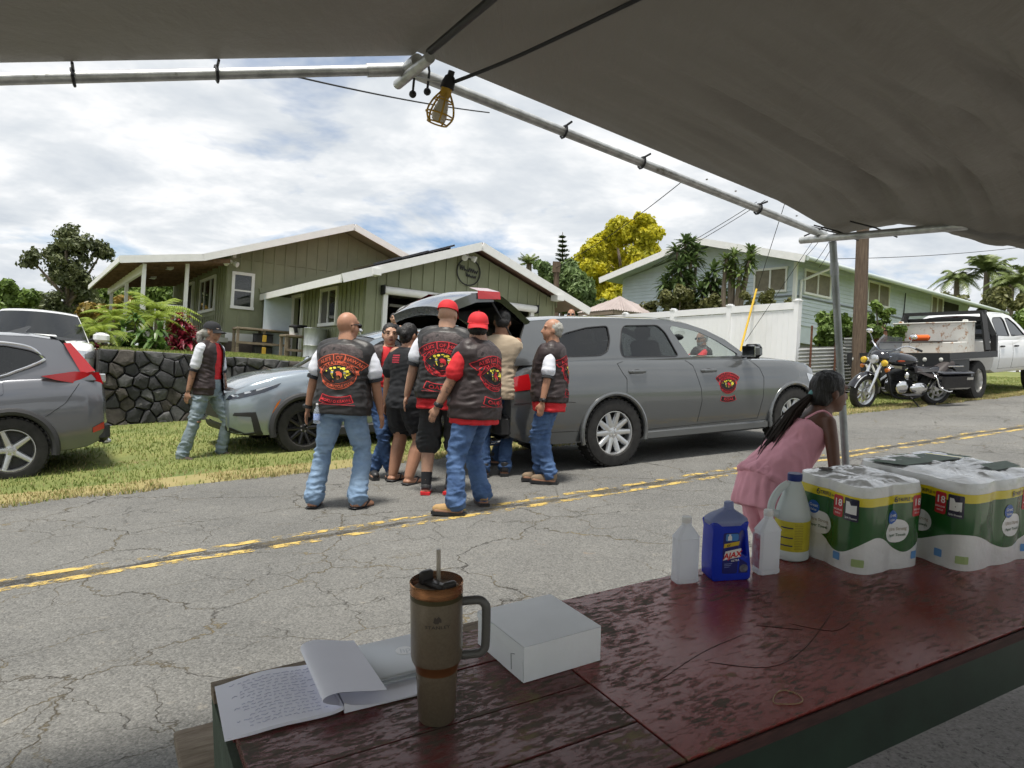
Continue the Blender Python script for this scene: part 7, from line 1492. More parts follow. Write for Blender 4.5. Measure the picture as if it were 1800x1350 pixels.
def pastry_box():
    r = on_table('pastry_box', 'closed white cardboard pastry box beside the tumbler', 'box', .671, .218, 1); C = pm('white_card', (.84, .87, .90), .6, var=.03, vs=8, bump=.05, bs=60); h = .098; h = .078
    m = MB(); m.box((0, 0, h / 2), (.2, .204, h)); m.build('tray', C, r); m = MB(); m.grid(lambda u, v: (lerp(-.101, .101, u), lerp(-.103, .103, v), h + .0015 + .006 * math.sin(math.pi * u) * math.sin(math.pi * v)), 8, 8); m.build('lid', C, r)
    m = MB(); m.box((-.1015, -.055, h * .42), (.001, .09, h * .8)); m.build('side_flap', C, r); m = MB(); m.tube([(-.1025, -.055, .01), (-.1025, -.053, .045), (-.1025, -.068, .05)], .0007, 4); m.build('slot', pm('card_slot', (.12, .13, .15), .9), r)
    m = MB(); m.box((.1015, .085, h * .6), (.003, .03, h * .7)); m.build('side_flap', pm('card_dark_edge', (.05, .05, .055), .9), r); m = MB(); m.add([(-.1012, -.1035, h), (-.1012, .1035, h), (-.1025, .1035, h - .012), (-.1025, -.1035, h - .03)], [(0, 1, 2, 3)]); m.build('lid_tuck', C, r)
pastry_box()
PAPER = pm('notebook_paper', (.86, .87, .96), .75, var=.02, vs=10)  # white paper; the bluish cast of sky-lit shade is put into its colour
def notebook_laptop():
    r = on_table('laptop', 'closed silver laptop partly under the notebook', 'laptop', .345, .118, -1); S = pm('laptop_silver', (.58, .61, .64), .4, metal=.2)
    m = MB(); m.box((0, 0, .008), (.235, .165, .010), bev=.003); m.build('base', S, r); m = MB(); m.box((0, 0, .0175), (.237, .167, .008), bev=.003); m.build('screen_lid', S, r)
    m = MB(); m.prism(ell(.045, .01, .019, .019, 28), .0006, lambda x, y, z: (x, y, .0216 + z)); m.build('logo_disc', pm('logo_white', (.92, .93, .94), .35), r)
    v, f = text2d('hp', .030, .0); m = MB(); m.add([(.045 + x * .85 + y * .22, .001 + y, .0226) for x, y in v], f); m.build('logo_letters', S, r)
    n = on_table('notebook', 'open notebook with handwritten lavender pages and one page curling over', 'notebook', .108, .145, -3)
    def page(u, v): return (lerp(-.108, .108, u), lerp(.102, -.102, v), .004 + .012 * math.sin(math.pi * min(1, u * 1.05)) ** 1.5 * (1 - .5 * v) + .010 * u ** 6)
    m = MB(); m.grid(page, 24, 12); k = len(m.v); m.grid(lambda u, v: (page(u, v)[0], page(u, v)[1], max(.0004, page(u, v)[2] - .007)), 24, 12)
    w = 13
    for i in range(24): m.f += [(i * w, k + i * w, k + i * w + w, i * w + w), (i * w + 12, i * w + w + 12, k + i * w + w + 12, k + i * w + 12)]; m.mi += [0, 0]
    for j in range(12): m.f += [(j, j + 1, k + j + 1, k + j), (24 * w + j + 1, 24 * w + j, k + 24 * w + j, k + 24 * w + j + 1)]; m.mi += [0, 0]
    m.build('page_block', PAPER, n, 50)
    c = MB(); X = smooth_pts([(.106, 0, .014), (.082, 0, .026), (.066, 0, .038), (.070, 0, .050), (.092, 0, .054), (.125, 0, .047), (.158, 0, .037), (.185, 0, .031)], 5); N_ = len(X) - 1
    def roll(u, v): t = u * N_; i = min(int(t), N_ - 1); p = X[i].lerp(X[i + 1], t - i); s = (1 - .28 * v * (u > 0)); return (p.x + .01 * v * u, lerp(.100, -.100, v) + .02 * u * (1 - v), .004 + p.z * s)
    c.grid(roll, N_, 10); c.build('curling_page', PAPER, n, 180)
    b = MB()
    def back(u, v): return (lerp(.108, .275, u), lerp(.09, -.104, v), .0035 + .018 * math.exp(-u * 6) * (v > -1) + (.0) )
    b.grid(back, 14, 6); k = len(b.v); b.grid(lambda u, v: (lerp(.108, .275, u), lerp(.09, -.104, v), .0006), 14, 6); b.f += [(i * 7 + 6, i * 7 + 13, k + i * 7 + 13, k + i * 7 + 6) for i in range(14)] + [(14 * 7 + j + 1, 14 * 7 + j, k + 14 * 7 + j, k + 14 * 7 + j + 1) for j in range(6)]; b.mi += [0] * 20; b.build('back_pages', PAPER, n, 50)
    rg = random.Random(3); h = MB()
    for row in range(15):
        v = .10 + row * .057; u = rg.uniform(.18, .3) if row % 4 else .12
        while u < rg.uniform(.75, .92):
            L_ = rg.uniform(.02, .07); q = []
            for s in range(5): p = page(u + L_ * s / 4, v + rg.uniform(-.012, .012)); q.append((p[0], p[1], p[2] + .0006))
            h.tube(q, .0006, 3, False); u += L_ + rg.uniform(.012, .03)
    o = h.build('handwriting', pm('ink_faint', (.50, .51, .66), .9), n, None); o['kind'] = 'stuff'
notebook_laptop()
def hdpe(name, c, tr=.45, rough=.4):
    if name in MATS: return MATS[name]
    m, nt, b = _nt(name); N = nt.nodes; L = nt.links; b.inputs['Base Color'].default_value = col4(c); b.inputs['Roughness'].default_value = rough; t = N.new('ShaderNodeBsdfTranslucent'); t.inputs[0].default_value = col4(c); x = N.new('ShaderNodeMixShader'); x.inputs[0].default_value = tr
    L.new(b.outputs[0], x.inputs[1]); L.new(t.outputs[0], x.inputs[2]); L.new(x.outputs[0], N['Material Output'].inputs[0]); MATS[name] = m; return m
def alcohol(a, b_, rot, label, sticker=False):
    r = on_table('plastic_bottle', label, 'bottle', a, b_, rot); B = hdpe('hdpe_white', (.88, .90, .93), .62); w, d = .036, .023; e = .007
    def ring(sx, sy, z, c=e): return [(-sx, -sy + c, z), (-sx + c, -sy, z), (sx - c, -sy, z), (sx, -sy + c, z), (sx, sy - c, z), (sx - c, sy, z), (-sx + c, sy, z), (-sx, sy - c, z)]
    m = MB(); R_ = [ring(w - .004, d - .004, 0), ring(w, d, .005), ring(w, d, .013), ring(w - .0015, d - .0015, .016), ring(w - .0015, d - .0015, .128), ring(w, d, .131), ring(w - .001, d - .001, .134), ring(.016, .0125, .162, .006), ring(.0125, .0115, .166, .006), ring(.0125, .0115, .176, .006)]
    vs_ = [p for q in R_ for p in q]; fs = [(i * 8 + j, i * 8 + (j + 1) % 8, i * 8 + 8 + (j + 1) % 8, i * 8 + 8 + j) for i in range(len(R_) - 1) for j in range(8)] + [tuple(range(7, -1, -1)), tuple(range(72, 80))]; m.add(vs_, fs); m.build('body', B, r, 25)
    m = MB(); m.lathe([(.0135, .174), (.014, .176), (.014, .188), (.0135, .190), (.013, .1905)], 24); m.build('cap', WHITE, r); m = MB(); m.lathe([(.0142, .182), (.0150, .1835), (.0142, .185)], 24, cap=False); m.build('cap_ring', WHITE, r)
    if sticker: m = MB(); m.box((-w - .0006, 0, .072), (.0008, .038, .10)); m.build('side_label', pm('label_red_white', (.62, .55, .58), .5, col2=(.55, .12, .14), vs=40), r)
alcohol(1.262, .056, -14, 'small frosted white plastic bottle, leftmost along the table edge'); alcohol(1.523, .118, -14, 'small frosted white plastic bottle standing before the capped jug', True)
def ajax():
    r = on_table('detergent_bottle', 'large blue cleaning liquid bottle with navy label and side handle', 'bottle', 1.392, .082, -20); BL = hdpe('blue_soap', (.02, .06, .62), .35, .22); PL = hdpe('blue_clear', (.36, .42, .66), .45, .3)
    out = [(-.056, .006), (-.05, 0), (.056, 0), (.063, .008), (.063, .03), (.058, .075), (.052, .12), (.048, .15), (.05, .165), (.052, .172), (-.058, .172), (-.060, .165), (-.056, .148), (-.057, .10), (-.058, .05)]
    hole = [(.030, .150), (.038, .144), (.041, .12), (.045, .09), (.048, .070), (.040, .066), (.029, .080), (.023, .105), (.023, .138)]
    tri = tessellate_polygon([[V((x, z, 0)) for x, z in out], [V((x, z, 0)) for x, z in hole]]); fl = out + hole; n = len(fl); v = [(x, -.036, z) for x, z in fl] + [(x, .036, z) for x, z in fl]; f = []
    for a, b_, c in tri:
        s = (fl[b_][0] - fl[a][0]) * (fl[c][1] - fl[a][1]) - (fl[b_][1] - fl[a][1]) * (fl[c][0] - fl[a][0]); t = (a, b_, c) if s > 0 else (a, c, b_); f += [t, tuple(i + n for i in t[::-1])]
    k = 0
    for q in (out, hole):
        for i in range(len(q)): a, b_ = k + i, k + (i + 1) % len(q); f.append((b_, a, a + n, b_ + n) if q is out else (a, b_, b_ + n, a + n))
        k += len(q)
    bm = bmesh.new(); me0 = bpy.data.meshes.new('t'); me0.from_pydata(v, [], f); bm.from_mesh(me0); bmesh.ops.recalc_face_normals(bm, faces=bm.faces); bmesh.ops.dissolve_limit(bm, angle_limit=.02, verts=bm.verts, edges=bm.edges); vv = [tuple(x.co) for x in bm.verts]; bm.verts.index_update(); ff = [tuple(x.index for x in q.verts) for q in bm.faces]; bm.free()
    me = evaluated(vv, ff, [('BEVEL', dict(width=.011, segments=4, limit_method='ANGLE', angle_limit=R(50)))]); me.materials.append(BL); link('body', me, r, 60)
    m = MB(); X_, Y_ = V((1, 0, 0)), V((0, 1, 0)); loft(m, [((-.003, 0, .162), X_, Y_, .0585, .0372), ((-.003, 0, .170), X_, Y_, .0605, .0385), ((-.003, 0, .177), X_, Y_, .0585, .037), ((-.002, 0, .188), X_, Y_, .044, .029), ((0, 0, .197), X_, Y_, .026, .019), ((.003, 0, .203), X_, Y_, .016, .015)], 28, 3.4); m.build('shoulder', PL, r, 50); m = MB(); m.lathe([(.015, .200), (.015, .207), (.0135, .208), (.0135, .222), (.012, .223)], 20, (.004, 0, 0)); m.build('spout', PL, r)
    def sticker(name, poly, mat, off, cuts=1):
        pts, tr = dense(poly, cuts); m = MB(); m.add([(x, -.0364 - off, z) for x, z in pts], tr); m.build(name, mat, r, None)
    LB = pm('label_navy', (.012, .016, .16), .4)
    sticker('label', rr(-.026, .021, .022, .142, .006), LB, 0); sticker('label', [(.024, .022), (.052, .022), (.050, .05), (.027, .066)], LB, .0); sticker('label_top', rr(-.018, .020, .118, .139, .004), pm('label_sky', (.06, .22, .55), .4), .0006); sticker('label_bottle_icon', [(-.012, .120), (.0, .120), (.0, .131), (-.003, .134), (-.003, .138), (-.009, .138), (-.009, .134), (-.012, .131)], WHITE, .001)
    sticker('label_band', [(-.024, .098), (.022, .105), (.024, .117), (-.022, .110)], pm('label_gold', (.60, .42, .03), .4), .0006)
    def word(s, x, z, size, mat, off, sl=.0, nm='lettering'): v, f = text2d(s, size, .03); m = MB(); m.add([(x + a + b_ * .15, -.0364 - off, z + b_ + a * sl) for a, b_ in v], f); m.build(nm, mat, r, None)
    word('4X', -.010, .102, .009, BLACKP, .0010, .15)
    sticker('label_flash', [(-.024, .062), (.028, .070), (.030, .096), (-.018, .088)], WHITE, .0006)
    word('AJAX', .003, .069, .0235, pm('label_red', (.62, .02, .03), .4), .0012, .14); word('ULTRA', .012, .058, .008, WHITE, .0012, .1)
    for i in range(3): sticker('small_print', [(-.020, .050 - i * .005), (.004 - .004 * i, .051 - i * .005), (.004 - .004 * i, .0525 - i * .005), (-.020, .0515 - i * .005)], pm('print_blue', (.25, .30, .55), .5), .0008, 0)
    sticker('label_photo', ell(.040, .036, .013, .012, 14), pm('label_grey_picture', (.22, .22, .26), .5, col2=(.06, .06, .09), vs=90), .0008)
ajax()
def bleach():
    r = on_table('cleaner_jug', 'tall white jug with blue cap, loop handle and yellow label', 'jug', 1.70, .06, -20); B = hdpe('jug_white', (.74, .80, .80), .3)
    m = MB(); m.lathe([(.048, 0), (.053, .004), (.054, .012), (.0535, .024), (.052, .027), (.052, .128), (.0535, .131), (.0525, .142), (.047, .165), (.037, .195), (.027, .225), (.020, .240), (.018, .244), (.018, .252)], 40); m.build('body', B, r)
    m = MB(); m.lathe([(.0524, .032), (.0526, .034), (.0526, .124), (.0524, .126)], 40, cap=False); m.build('label', pm('label_yellow', (.52, .45, .03), .45, var=.08, vs=60), r)
    m = MB(); m.lathe([(.0218, .246), (.0222, .247), (.0222, .266), (.020, .268)], 24); m.build('cap', pm('cap_navy', (.012, .03, .17), .4), r)
    m = MB(); m.tube(smooth_pts([(-.022, 0, .236), (-.045, 0, .222), (-.066, 0, .195), (-.075, 0, .165), (-.070, 0, .148), (-.054, 0, .142), (-.035, 0, .145)], 5), .0095, 12, flat=1.25); m.build('handle', B, r)
    d = V((CAML.x - 1.70, CAML.y + .06, 0)); ang = math.atan2(d.y, d.x) + R(20)
    def P(x, z, rad=.0527): w = ang + x / rad; return V((rad * math.cos(w), rad * math.sin(w), z)), V((math.cos(w), math.sin(w), 0))
    for z in (.106, .075, .050): pts, tr = dense(rr(-.034, .004, z - .002, z + .002, .001, 1), 3); m = MB(); lay(m, tr, pts, P, .0004); m.build('label_line', pm('label_navy2', (.02, .02, .09), .5), r, None)
    rg = random.Random(5); m = MB()
    for i in range(16):
        z = .118 - i * .0052; x0 = .008 if i % 2 else -.032; pts, tr = dense([(.008, z), (.034, z), (.034, z + .0018), (.008, z + .0018)], 3); lay(m, tr, pts, P, .0003)
    o = m.build('small_print', pm('print_olive', (.30, .25, .03), .6), r, None); o['kind'] = 'stuff'
bleach()
def towels(label, a, b_, nx, ny, rot, H, seed, print_top=False):
    r = on_table('paper_towel_pack', label, 'paper towels', a, b_, rot); rad = .0675; w, d = nx * rad * 2, ny * rad * 2
    # outline: rounded rectangle that dips a little between rolls
    pts = []
    def side(p, q, n):
        p = V(p); q = V(q); t = (q - p).normalized(); nn = V((t.y, -t.x))
        for i in range(n * 10 + 1):
            s = i / 10; L_ = (q - p).length * i / (n * 10); dip = .5 * (1 + math.cos(2 * math.pi * (s))) if 0 < i < n * 10 else 0
            if i < 3 or i > n * 10 - 3: continue
            dip = (abs((s % 1) - .5) * 2) ** 4; pts.append(p + t * L_ - nn * (.022 * dip if .4 < s < n - .4 else 0))
    x, y = w / 2, d / 2; c = .048
    def corner(cx, cy, a0): pts.extend([V((cx + c * math.cos(R(a0 + 90 * i / 7)), cy + c * math.sin(R(a0 + 90 * i / 7)))) for i in range(8)])
    def walk(p, q, n):
        p = V(p); q = V(q); t = (q - p).normalized(); nn = V((t.y, -t.x)); N_ = n * 8
        for i in range(1, N_): s = i / N_ * (q - p).length; g = (s + c) / (2 * rad); f_ = abs((g % 1) - .5) * 2; e = .009 * max(0, f_ - .45) / .55 if .6 < g < n - .6 else 0; pts.append(p + t * s - nn * e)
    walk((-x + c, -y), (x - c, -y), nx); corner(x - c, -y + c, -90); walk((x, -y + c), (x, y - c), ny); corner(x - c, y - c, 0); walk((x - c, y), (-x + c, y), nx); corner(-x + c, y - c, 90); walk((-x, y - c), (-x, -y + c), ny); corner(-x + c, -y + c, 180)
    n = len(pts); cum = [0]
    for i in range(n): cum.append(cum[-1] + (pts[(i + 1) % n] - pts[i]).length)
    T_ = cum[-1]
    def P(s, z):
        s %= T_; i = max(k for k in range(n) if cum[k] <= s); t = (s - cum[i]) / (cum[i + 1] - cum[i]); p = pts[i].lerp(pts[(i + 1) % n], t); tg = (pts[(i + 1) % n] - pts[i]).normalized(); k = 1 - .03 * max(0, (z - H * .9) / (H * .1)) ** 2 + .012 * noise.noise((s * 14, z * 9, seed)); return V((p.x * k, p.y * k, z)), V((tg.y, -tg.x, 0))
    FILM = pm('film_over_paper', (.72, .73, .74), .28, coat=.8, var=.04, vs=12, bump=.6, bs=24)
    m = MB(); nz = 12; S_ = 150
    m.v = [tuple(P(T_ * i / S_, H * j / nz)[0]) for i in range(S_) for j in range(nz + 1)]; m.f = [(i * 13 + j, ((i + 1) % S_) * 13 + j, ((i + 1) % S_) * 13 + j + 1, i * 13 + j + 1) for i in range(S_) for j in range(nz)]; m.mi = [0] * len(m.f); m.build('wrap', FILM, r, 60)
    m = MB(); rings = 9; vs_ = []
    for k in range(rings):
        s = 1 - k / rings
        for i in range(S_): p = m and V(P(T_ * i / S_, H)[0]); q = V((p.x * s, p.y * s, 0)); gx = math.cos(2 * math.pi * (q.x + x) / (2 * rad)); gy = math.cos(2 * math.pi * (q.y + y) / (2 * rad)); vs_.append((q.x, q.y, H + (1 - s ** 6) * (.004 + .006 * noise.noise((q.x * 28, q.y * 28, seed)) + .004 * noise.noise((q.x * 80, q.y * 80, seed)) - .003 * (gx + gy))))
    vs_.append((0, 0, H)); fs = [(k * S_ + i, k * S_ + (i + 1) % S_, k * S_ + S_ + (i + 1) % S_, k * S_ + S_ + i) for k in range(rings - 1) for i in range(S_)] + [((rings - 1) * S_ + i, (rings - 1) * S_ + (i + 1) % S_, rings * S_) for i in range(S_)]
    m.add(vs_, fs); m.build('wrap_top', pm('film_top', (.74, .75, .76), .18, coat=1, bump=.9, bs=35), r, 60)
    def band(name, f0, f1, mat, off, s0=0, s1=None, ns=150):
        s1 = T_ if s1 is None else s1; q = MB(); vv = []
        for i in range(ns + 1):
            s = lerp(s0, s1, i / ns)
            for j in range(7): p, nn = P(s, lerp(f0(s), f1(s), j / 6)); vv.append(p + nn * off)
        q.add(vv, [(i * 7 + j, i * 7 + 7 + j, i * 7 + 8 + j, i * 7 + j + 1) for i in range(ns) for j in range(6)]); q.build(name, mat, r, 60)
    wave = lambda s: H * (.31 + .11 * math.sin((s + .02) / T_ * 2 * math.pi * 4 + seed)); GRN = pm('label_green', (.018, .10, .022), .25, coat=.8); YEL = pm('label_yellow_film', (.70, .58, .02), .25, coat=.8)
    band('green_print', wave, lambda s: H * .785, GRN, .0008); band('yellow_print', lambda s: H * .785, lambda s: H * .885, YEL, .0008)
    def st(name, poly, mat, off, cuts=2): pts_, tr = dense(poly, cuts); q = MB(); lay(q, tr, pts_, P, off); q.build(name, mat, r, None)
    def word(s, x_, z_, size, mat, off=.003): v, f = text2d(s, size, .015); q = MB(); lay(q, f, [(x_ + a_, z_ + c_) for a_, c_ in v], P, off); q.build('lettering', mat, r, None)
    NAVY = pm('print_navy', (.015, .015, .045), .35, coat=.5); RD = pm('print_red', (.50, .02, .03), .35, coat=.5); BLU = pm('print_bright_blue', (.02, .11, .45), .35, coat=.5); GREY = pm('print_grey', (.38, .33, .26), .5); DG = pm('print_dark_green', (.03, .10, .04), .5); WH = pm('print_white', (.78, .79, .80), .35, coat=.5)
    for s0 in (T_ - .155, w * .5 + .0, w + d * .45):       # printed set on each visible face
        st('print_panel', ell(s0 - .045, H * .46, .048, .036, 20), WH, .0015); st('print_badge', ell(s0 - .066, H * .63, .021, .021, 16), BLU, .002); word('Great', s0 - .066, H * .635, .013, WH); word('Value', s0 - .066, H * .585, .011, WH)
        word('Ultra Strong', s0 - .045, H * .47, .014, GREY); word('Paper Towels', s0 - .045, H * .40, .012, DG); word('6', s0 - .052, H * .80, .026, NAVY); word('TRIPLE =', s0 - .018, H * .81, .015, NAVY)
        st('print_box', rr(s0 + .012, s0 + .047, H * .61, H * .86, .006), RD, .0018); word('18', s0 + .030, H * .74, .030, WH); word('REGULAR', s0 + .030, H * .685, .007, WH); word('ROLLS', s0 + .030, H * .645, .007, WH)
        st('print_box', rr(s0 + .052, s0 + .098, H * .60, H * .86, .004), NAVY, .0018); st('print_sheet', [(s0 + .058, H * .68), (s0 + .092, H * .68), (s0 + .092, H * .79), (s0 + .075, H * .78), (s0 + .070, H * .82), (s0 + .058, H * .82)], WH, .0024, 1); word('Split Sheets', s0 + .075, H * .625, .008, WH)
        st('print_blue_mark', rr(s0 + .02, s0 + .045, H * .10, H * .19, .003), pm('print_pale_blue', (.12, .30, .62), .5), .0015); st('print_green_mark', rr(s0 + .085, s0 + .12, H * .08, H * .17, .003), pm('print_pale_green', (.35, .45, .20), .5), .0015)
    if print_top:
        q = MB(); q.grid(lambda u, v: (lerp(-.55, .65, u) * w * .7 - .05 * v, lerp(.1, .36, v) * d, H + .007), 6, 3); q.build('top_print', DG, r, None); q = MB(); q.grid(lambda u, v: (lerp(.1, .45, u) * w + .04 * v, lerp(-.30, -.12, v) * d, H + .008), 4, 2); q.build('top_print', DG, r, None)
        q = MB(); q.grid(lambda u, v: (lerp(.30, .36, u) * w - .05 * v, lerp(.1, .36, v) * d, H + .0078), 2, 3); q.build('top_print', YEL, r, None)
    else: q = MB(); q.lathe([(.001, 0), (.022, 0)], 16, (-.07, .07, H + .0125), cap=False); q.build('roll_core', pm('core_dark', (.09, .07, .06), .9), r)
towels('nearer wrapped pack of paper towels behind the white jug', 1.885, .152, 2, 2, -6, .26, 1)
towels('farther wrapped pack of paper towels at the right edge of the table', 2.255, .215, 3, 3, -4, .265, 2, True)
b = MB(TM); b.tube([tl(1.008 + .034 * math.cos(t * .314), .628 + .023 * math.sin(t * .314) + .006 * math.sin(t * .628), .0016) for t in range(21)], .0011, 6); tag(b.build('rubber_band', pm('tan_rubber', (.36, .24, .13), .6)), 'tan rubber band lying flat on the maroon table', 'rubber band')

# ================================================================ tarp canopy on a pipe frame
PK_, RE_, LE_ = at(715, 122, 2.75), at(1440, 410, 3.95), at(-80, 141, 2.25); RIDGE = (at(868, -8, 2.08) - PK_).normalized()
def canopy():
    root = thing('tarp_canopy', 'grey tarpaulin canopy tied over a galvanised pipe frame', 'canopy')
    def pipe(p, q, r=.019, name='pipe', mat=STEELG): m = MB(); m.tube([p, q], r, 14); return m.build(name, mat, root)
    pipe(LE_ + (LE_ - PK_) * .8, PK_); pipe(PK_, RE_ + (RE_ - PK_).normalized() * .05); pipe(PK_ - RIDGE * .10 - V((0, 0, .03)), PK_ + RIDGE * .25 - V((0, 0, .028)), .019, 'ridge_stub'); pipe(PK_ + RIDGE * .24 - V((0, 0, .006)), PK_ + RIDGE * 4.2 + V((0, 0, .0)), .013, 'ridge_pipe', BLACKP); pipe(RE_ - RIDGE * .12 - V((0, 0, .03)), RE_ + RIDGE * 4.0 - V((0, 0, .03)), .019, 'eave_pipe')  # ridge pipe coloured black: its shadow under the tarp is painted in
    m = MB(); d = (PK_ - LE_).normalized(); m.tube([PK_ - d * .15, PK_ + (RE_ - PK_).normalized() * 0], .024, 14); m.tube([PK_, PK_ + (RE_ - PK_).normalized() * .15], .024, 14); m.tube([PK_, PK_ + RIDGE * .12], .024, 14); m.build('corner_fitting', STEELG, root)
    b0 = at(1464, 425, 3.92); b1 = at(1486, 800, 3.90); e = b1 + (b1 - b0) * 1.0; g = G(e.x, e.y); t = (b0.z - g) / (b0.z - b1.z); pipe(b0, b0 + (b1 - b0) * t, .0185, 'post', pm('post_paint', (.30, .32, .32), .5, metal=.4, var=.25, vs=9, dirt=((.16, .13, .09), 6, .6)))
    m = MB(); m.tube([b0.lerp(b1, .10), b0.lerp(b1, .16)], .0215, 12); m.build('post_tape', pm('grey_tape', (.38, .40, .42), .4), root)
    L2 = LE_ + (LE_ - PK_) * .75; m = MB(); m.tube([L2, V((L2.x, L2.y, G(L2.x, L2.y)))], .0185, 10); m.build('post', STEELG, root)
    q = RE_ + RIDGE * 3.9; m = MB(); m.tube([q, V((q.x, q.y, G(q.x, q.y)))], .0185, 10); m.build('post', STEELG, root); q = L2 + RIDGE * 3.9; m = MB(); m.tube([q, V((q.x, q.y, G(q.x, q.y)))], .0185, 10); m.build('post', STEELG, root); pipe(L2, L2 + RIDGE * 4.0, .019, 'eave_pipe')
    tm, nt, b = _nt('grey_tarp'); N = nt.nodes; L = nt.links; b.inputs['Roughness'].default_value = .55
    tc = N.new('ShaderNodeTexCoord'); n = N.new('ShaderNodeTexNoise'); n.inputs['Scale'].default_value = 2.2; n.inputs['Detail'].default_value = 6; L.new(tc.outputs['Object'], n.inputs[0]); rp = N.new('ShaderNodeValToRGB'); rp.color_ramp.elements[0].color = (.095, .092, .082, 1); rp.color_ramp.elements[1].color = (.138, .134, .120, 1); L.new(n.outputs['Fac'], rp.inputs[0]); L.new(rp.outputs[0], b.inputs['Base Color'])
    w = N.new('ShaderNodeTexNoise'); w.inputs['Scale'].default_value = 5; w.inputs['Detail'].default_value = 8; w.inputs['Roughness'].default_value = .6; mp = N.new('ShaderNodeMapping'); mp.inputs['Scale'].default_value = (2.2, .35, 5.0); mp.inputs['Rotation'].default_value = (0, 0, R(-35)); L.new(tc.outputs['Object'], mp.inputs[0]); L.new(mp.outputs[0], w.inputs[0]); bp = N.new('ShaderNodeBump'); bp.inputs['Strength'].default_value = .6; bp.inputs['Distance'].default_value = .02; L.new(w.outputs['Fac'], bp.inputs['Height']); L.new(bp.outputs[0], b.inputs['Normal'])
    tr = N.new('ShaderNodeBsdfTranslucent'); tr.inputs[0].default_value = (.20, .18, .14, 1); mx = N.new('ShaderNodeMixShader'); mx.inputs[0].default_value = .06; L.new(b.outputs[0], mx.inputs[1]); L.new(tr.outputs[0], mx.inputs[2]); L.new(mx.outputs[0], N['Material Output'].inputs[0])
    UPV = V((0, 0, 1)); S0 = (RE_ - PK_)
    def right(u, v):
        p = PK_ + S0 * (u * 1.03) + RIDGE * (.07 + v * 4.0) + UPV * .050
        q_ = v * 4 + .35 * u * u; rd = (1 - abs(noise.noise((q_ * 4.2, u * 1.1, 1))) * 2); wr = (.10 * max(0, rd) ** 2 + noise.noise((q_ * 26, u * 3.5 + q_, 11)) * .022 + noise.noise((q_ * 7, u * 1.5, 5)) * .085 + noise.noise((q_ * 16, u * 3, 8)) * .035 + noise.noise((q_ * 34, u * 6, 3)) * .008) * min(1, max(0, u - .18) * 1.6) * min(1, v * 9 + .04) * (1 - .85 * min(1, max(0, u - .82) / .15)) - .045 * max(0, u - .8) / .2
        sag = -.085 * max(0, u - .62) / .38 * min(1, max(0, v - .10) * 7) * (1 if v < .9 else .5) - .05 * math.sin(math.pi * min(1, v)) * math.sin(math.pi * u) + .02 * math.sin(v * 26) * max(0, u - .9) * 8
        hang = -.06 * max(0, u - .93) / .07 * min(1, max(0, v - .12) * 8)
        return p + UPV * (wr + sag + hang)
    m = MB(); m.grid(right, 110, 260); m.build('tarp_sheet', tm, root, 180)
    S1 = (LE_ - PK_)
    def left(u, v): 
        p = PK_ + S1 * (u * 1.75) + RIDGE * (.06 + v * 4.0) + UPV * .034
        return p + UPV * (noise.noise((u * 5, v * 16, 2)) * .010 * min(1, v * 8 + .1) - .04 * math.sin(math.pi * v) * math.sin(math.pi * u))
    m = MB(); m.grid(left, 60, 80); m.build('tarp_sheet', tm, root, 180)
    # ball bungees that tie the sheet to the pipes
    for (P0, P1, ts) in ((PK_, LE_, (.47, .775)), (PK_, RE_, (.30, .48, .80))):
        for t in ts:
            p = P0.lerp(P1, t); ax = (P1 - P0).normalized(); c = RIDGE * .06 + UPV * .03; y = RIDGE; z = ax.cross(y).normalized(); q = [p + y * (.026 * math.cos(k * .628)) + z * (.026 * math.sin(k * .628)) for k in range(11)]; m = MB(); m.tube(q, .005, 6); m.tube([p + UPV * .02, p + c], .005, 6); m.build('bungee', BLACKP, root)
    for i, (o, s) in enumerate((((0, 0, 0), .06), ((.05, .02, -.01), .05))):
        p = PK_ + V(o) + RIDGE * .05; m = MB(); m.tube([p + UPV * .07, p + V((.015, 0, .0)), p + V((.01, .01, -.09 + .03 * i))], .0045, 6); m.ball(p + V((.01, .01, -.10 + .03 * i)), .014, 10, 8); m.build('bungee', BLACKP, root)
    for t in (.12, .34): p = RE_ + RIDGE * t; m = MB(); m.tube([p + V((-.12, .02, .03)), p + V((0, 0, .0)), p + V((.10, -.02, -.045))], .004, 6); m.build('bungee', BLACKP, root)
    m = MB(); m.tube([RE_ + V((-.10, .02, .05)), RE_ + V((.1, -.05, -.01))], .004, 6); m.tube([RE_ + V((-.08, .0, -.02)), RE_ + V((.06, -.05, .05))], .004, 6); m.build('bungee', BLACKP, root)
    # grommets
    for t in (.62, .70, .885): p = PK_.lerp(RE_, t) + RIDGE * .075 + UPV * .012; m = MB(); m.ball(p, (.006, .006, .004), 8, 6); m.build('grommet', pm('grommet_bright', (.8, .8, .8), .2, metal=1), root)
    # light strip cable and the string-light lamp
    c = thing('work_light', 'unlit caged bulb in a yellow guard hanging from the canopy peak', 'lamp', M.Translation(at(787, 150, 2.62)) @ M.Rotation(R(14), 4, 'Y') @ M.Rotation(R(8), 4, 'X'))
    YE = pm('yellow_guard', (.50, .30, .03), .45, var=.15, vs=30); m = MB(); m.lathe([(.012, .035), (.018, .03), (.024, .01), (.025, -.012)], 14); m.tube([(0, 0, .03), (0, 0, .05)], .012, 8); m.build('socket_cap', BLACKP, c); m = MB(); m.lathe([(.020, -.008), (.021, -.03), (.017, -.045)], 14); m.build('socket', YE, c)
    m = MB(); m.lathe([(.014, -.04), (.019, -.065), (.026, -.09), (.0275, -.105), (.024, -.122), (.012, -.131), (.001, -.133)], 18); m.build('bulb', pm('bulb_frost', (.62, .58, .48), .3), c)
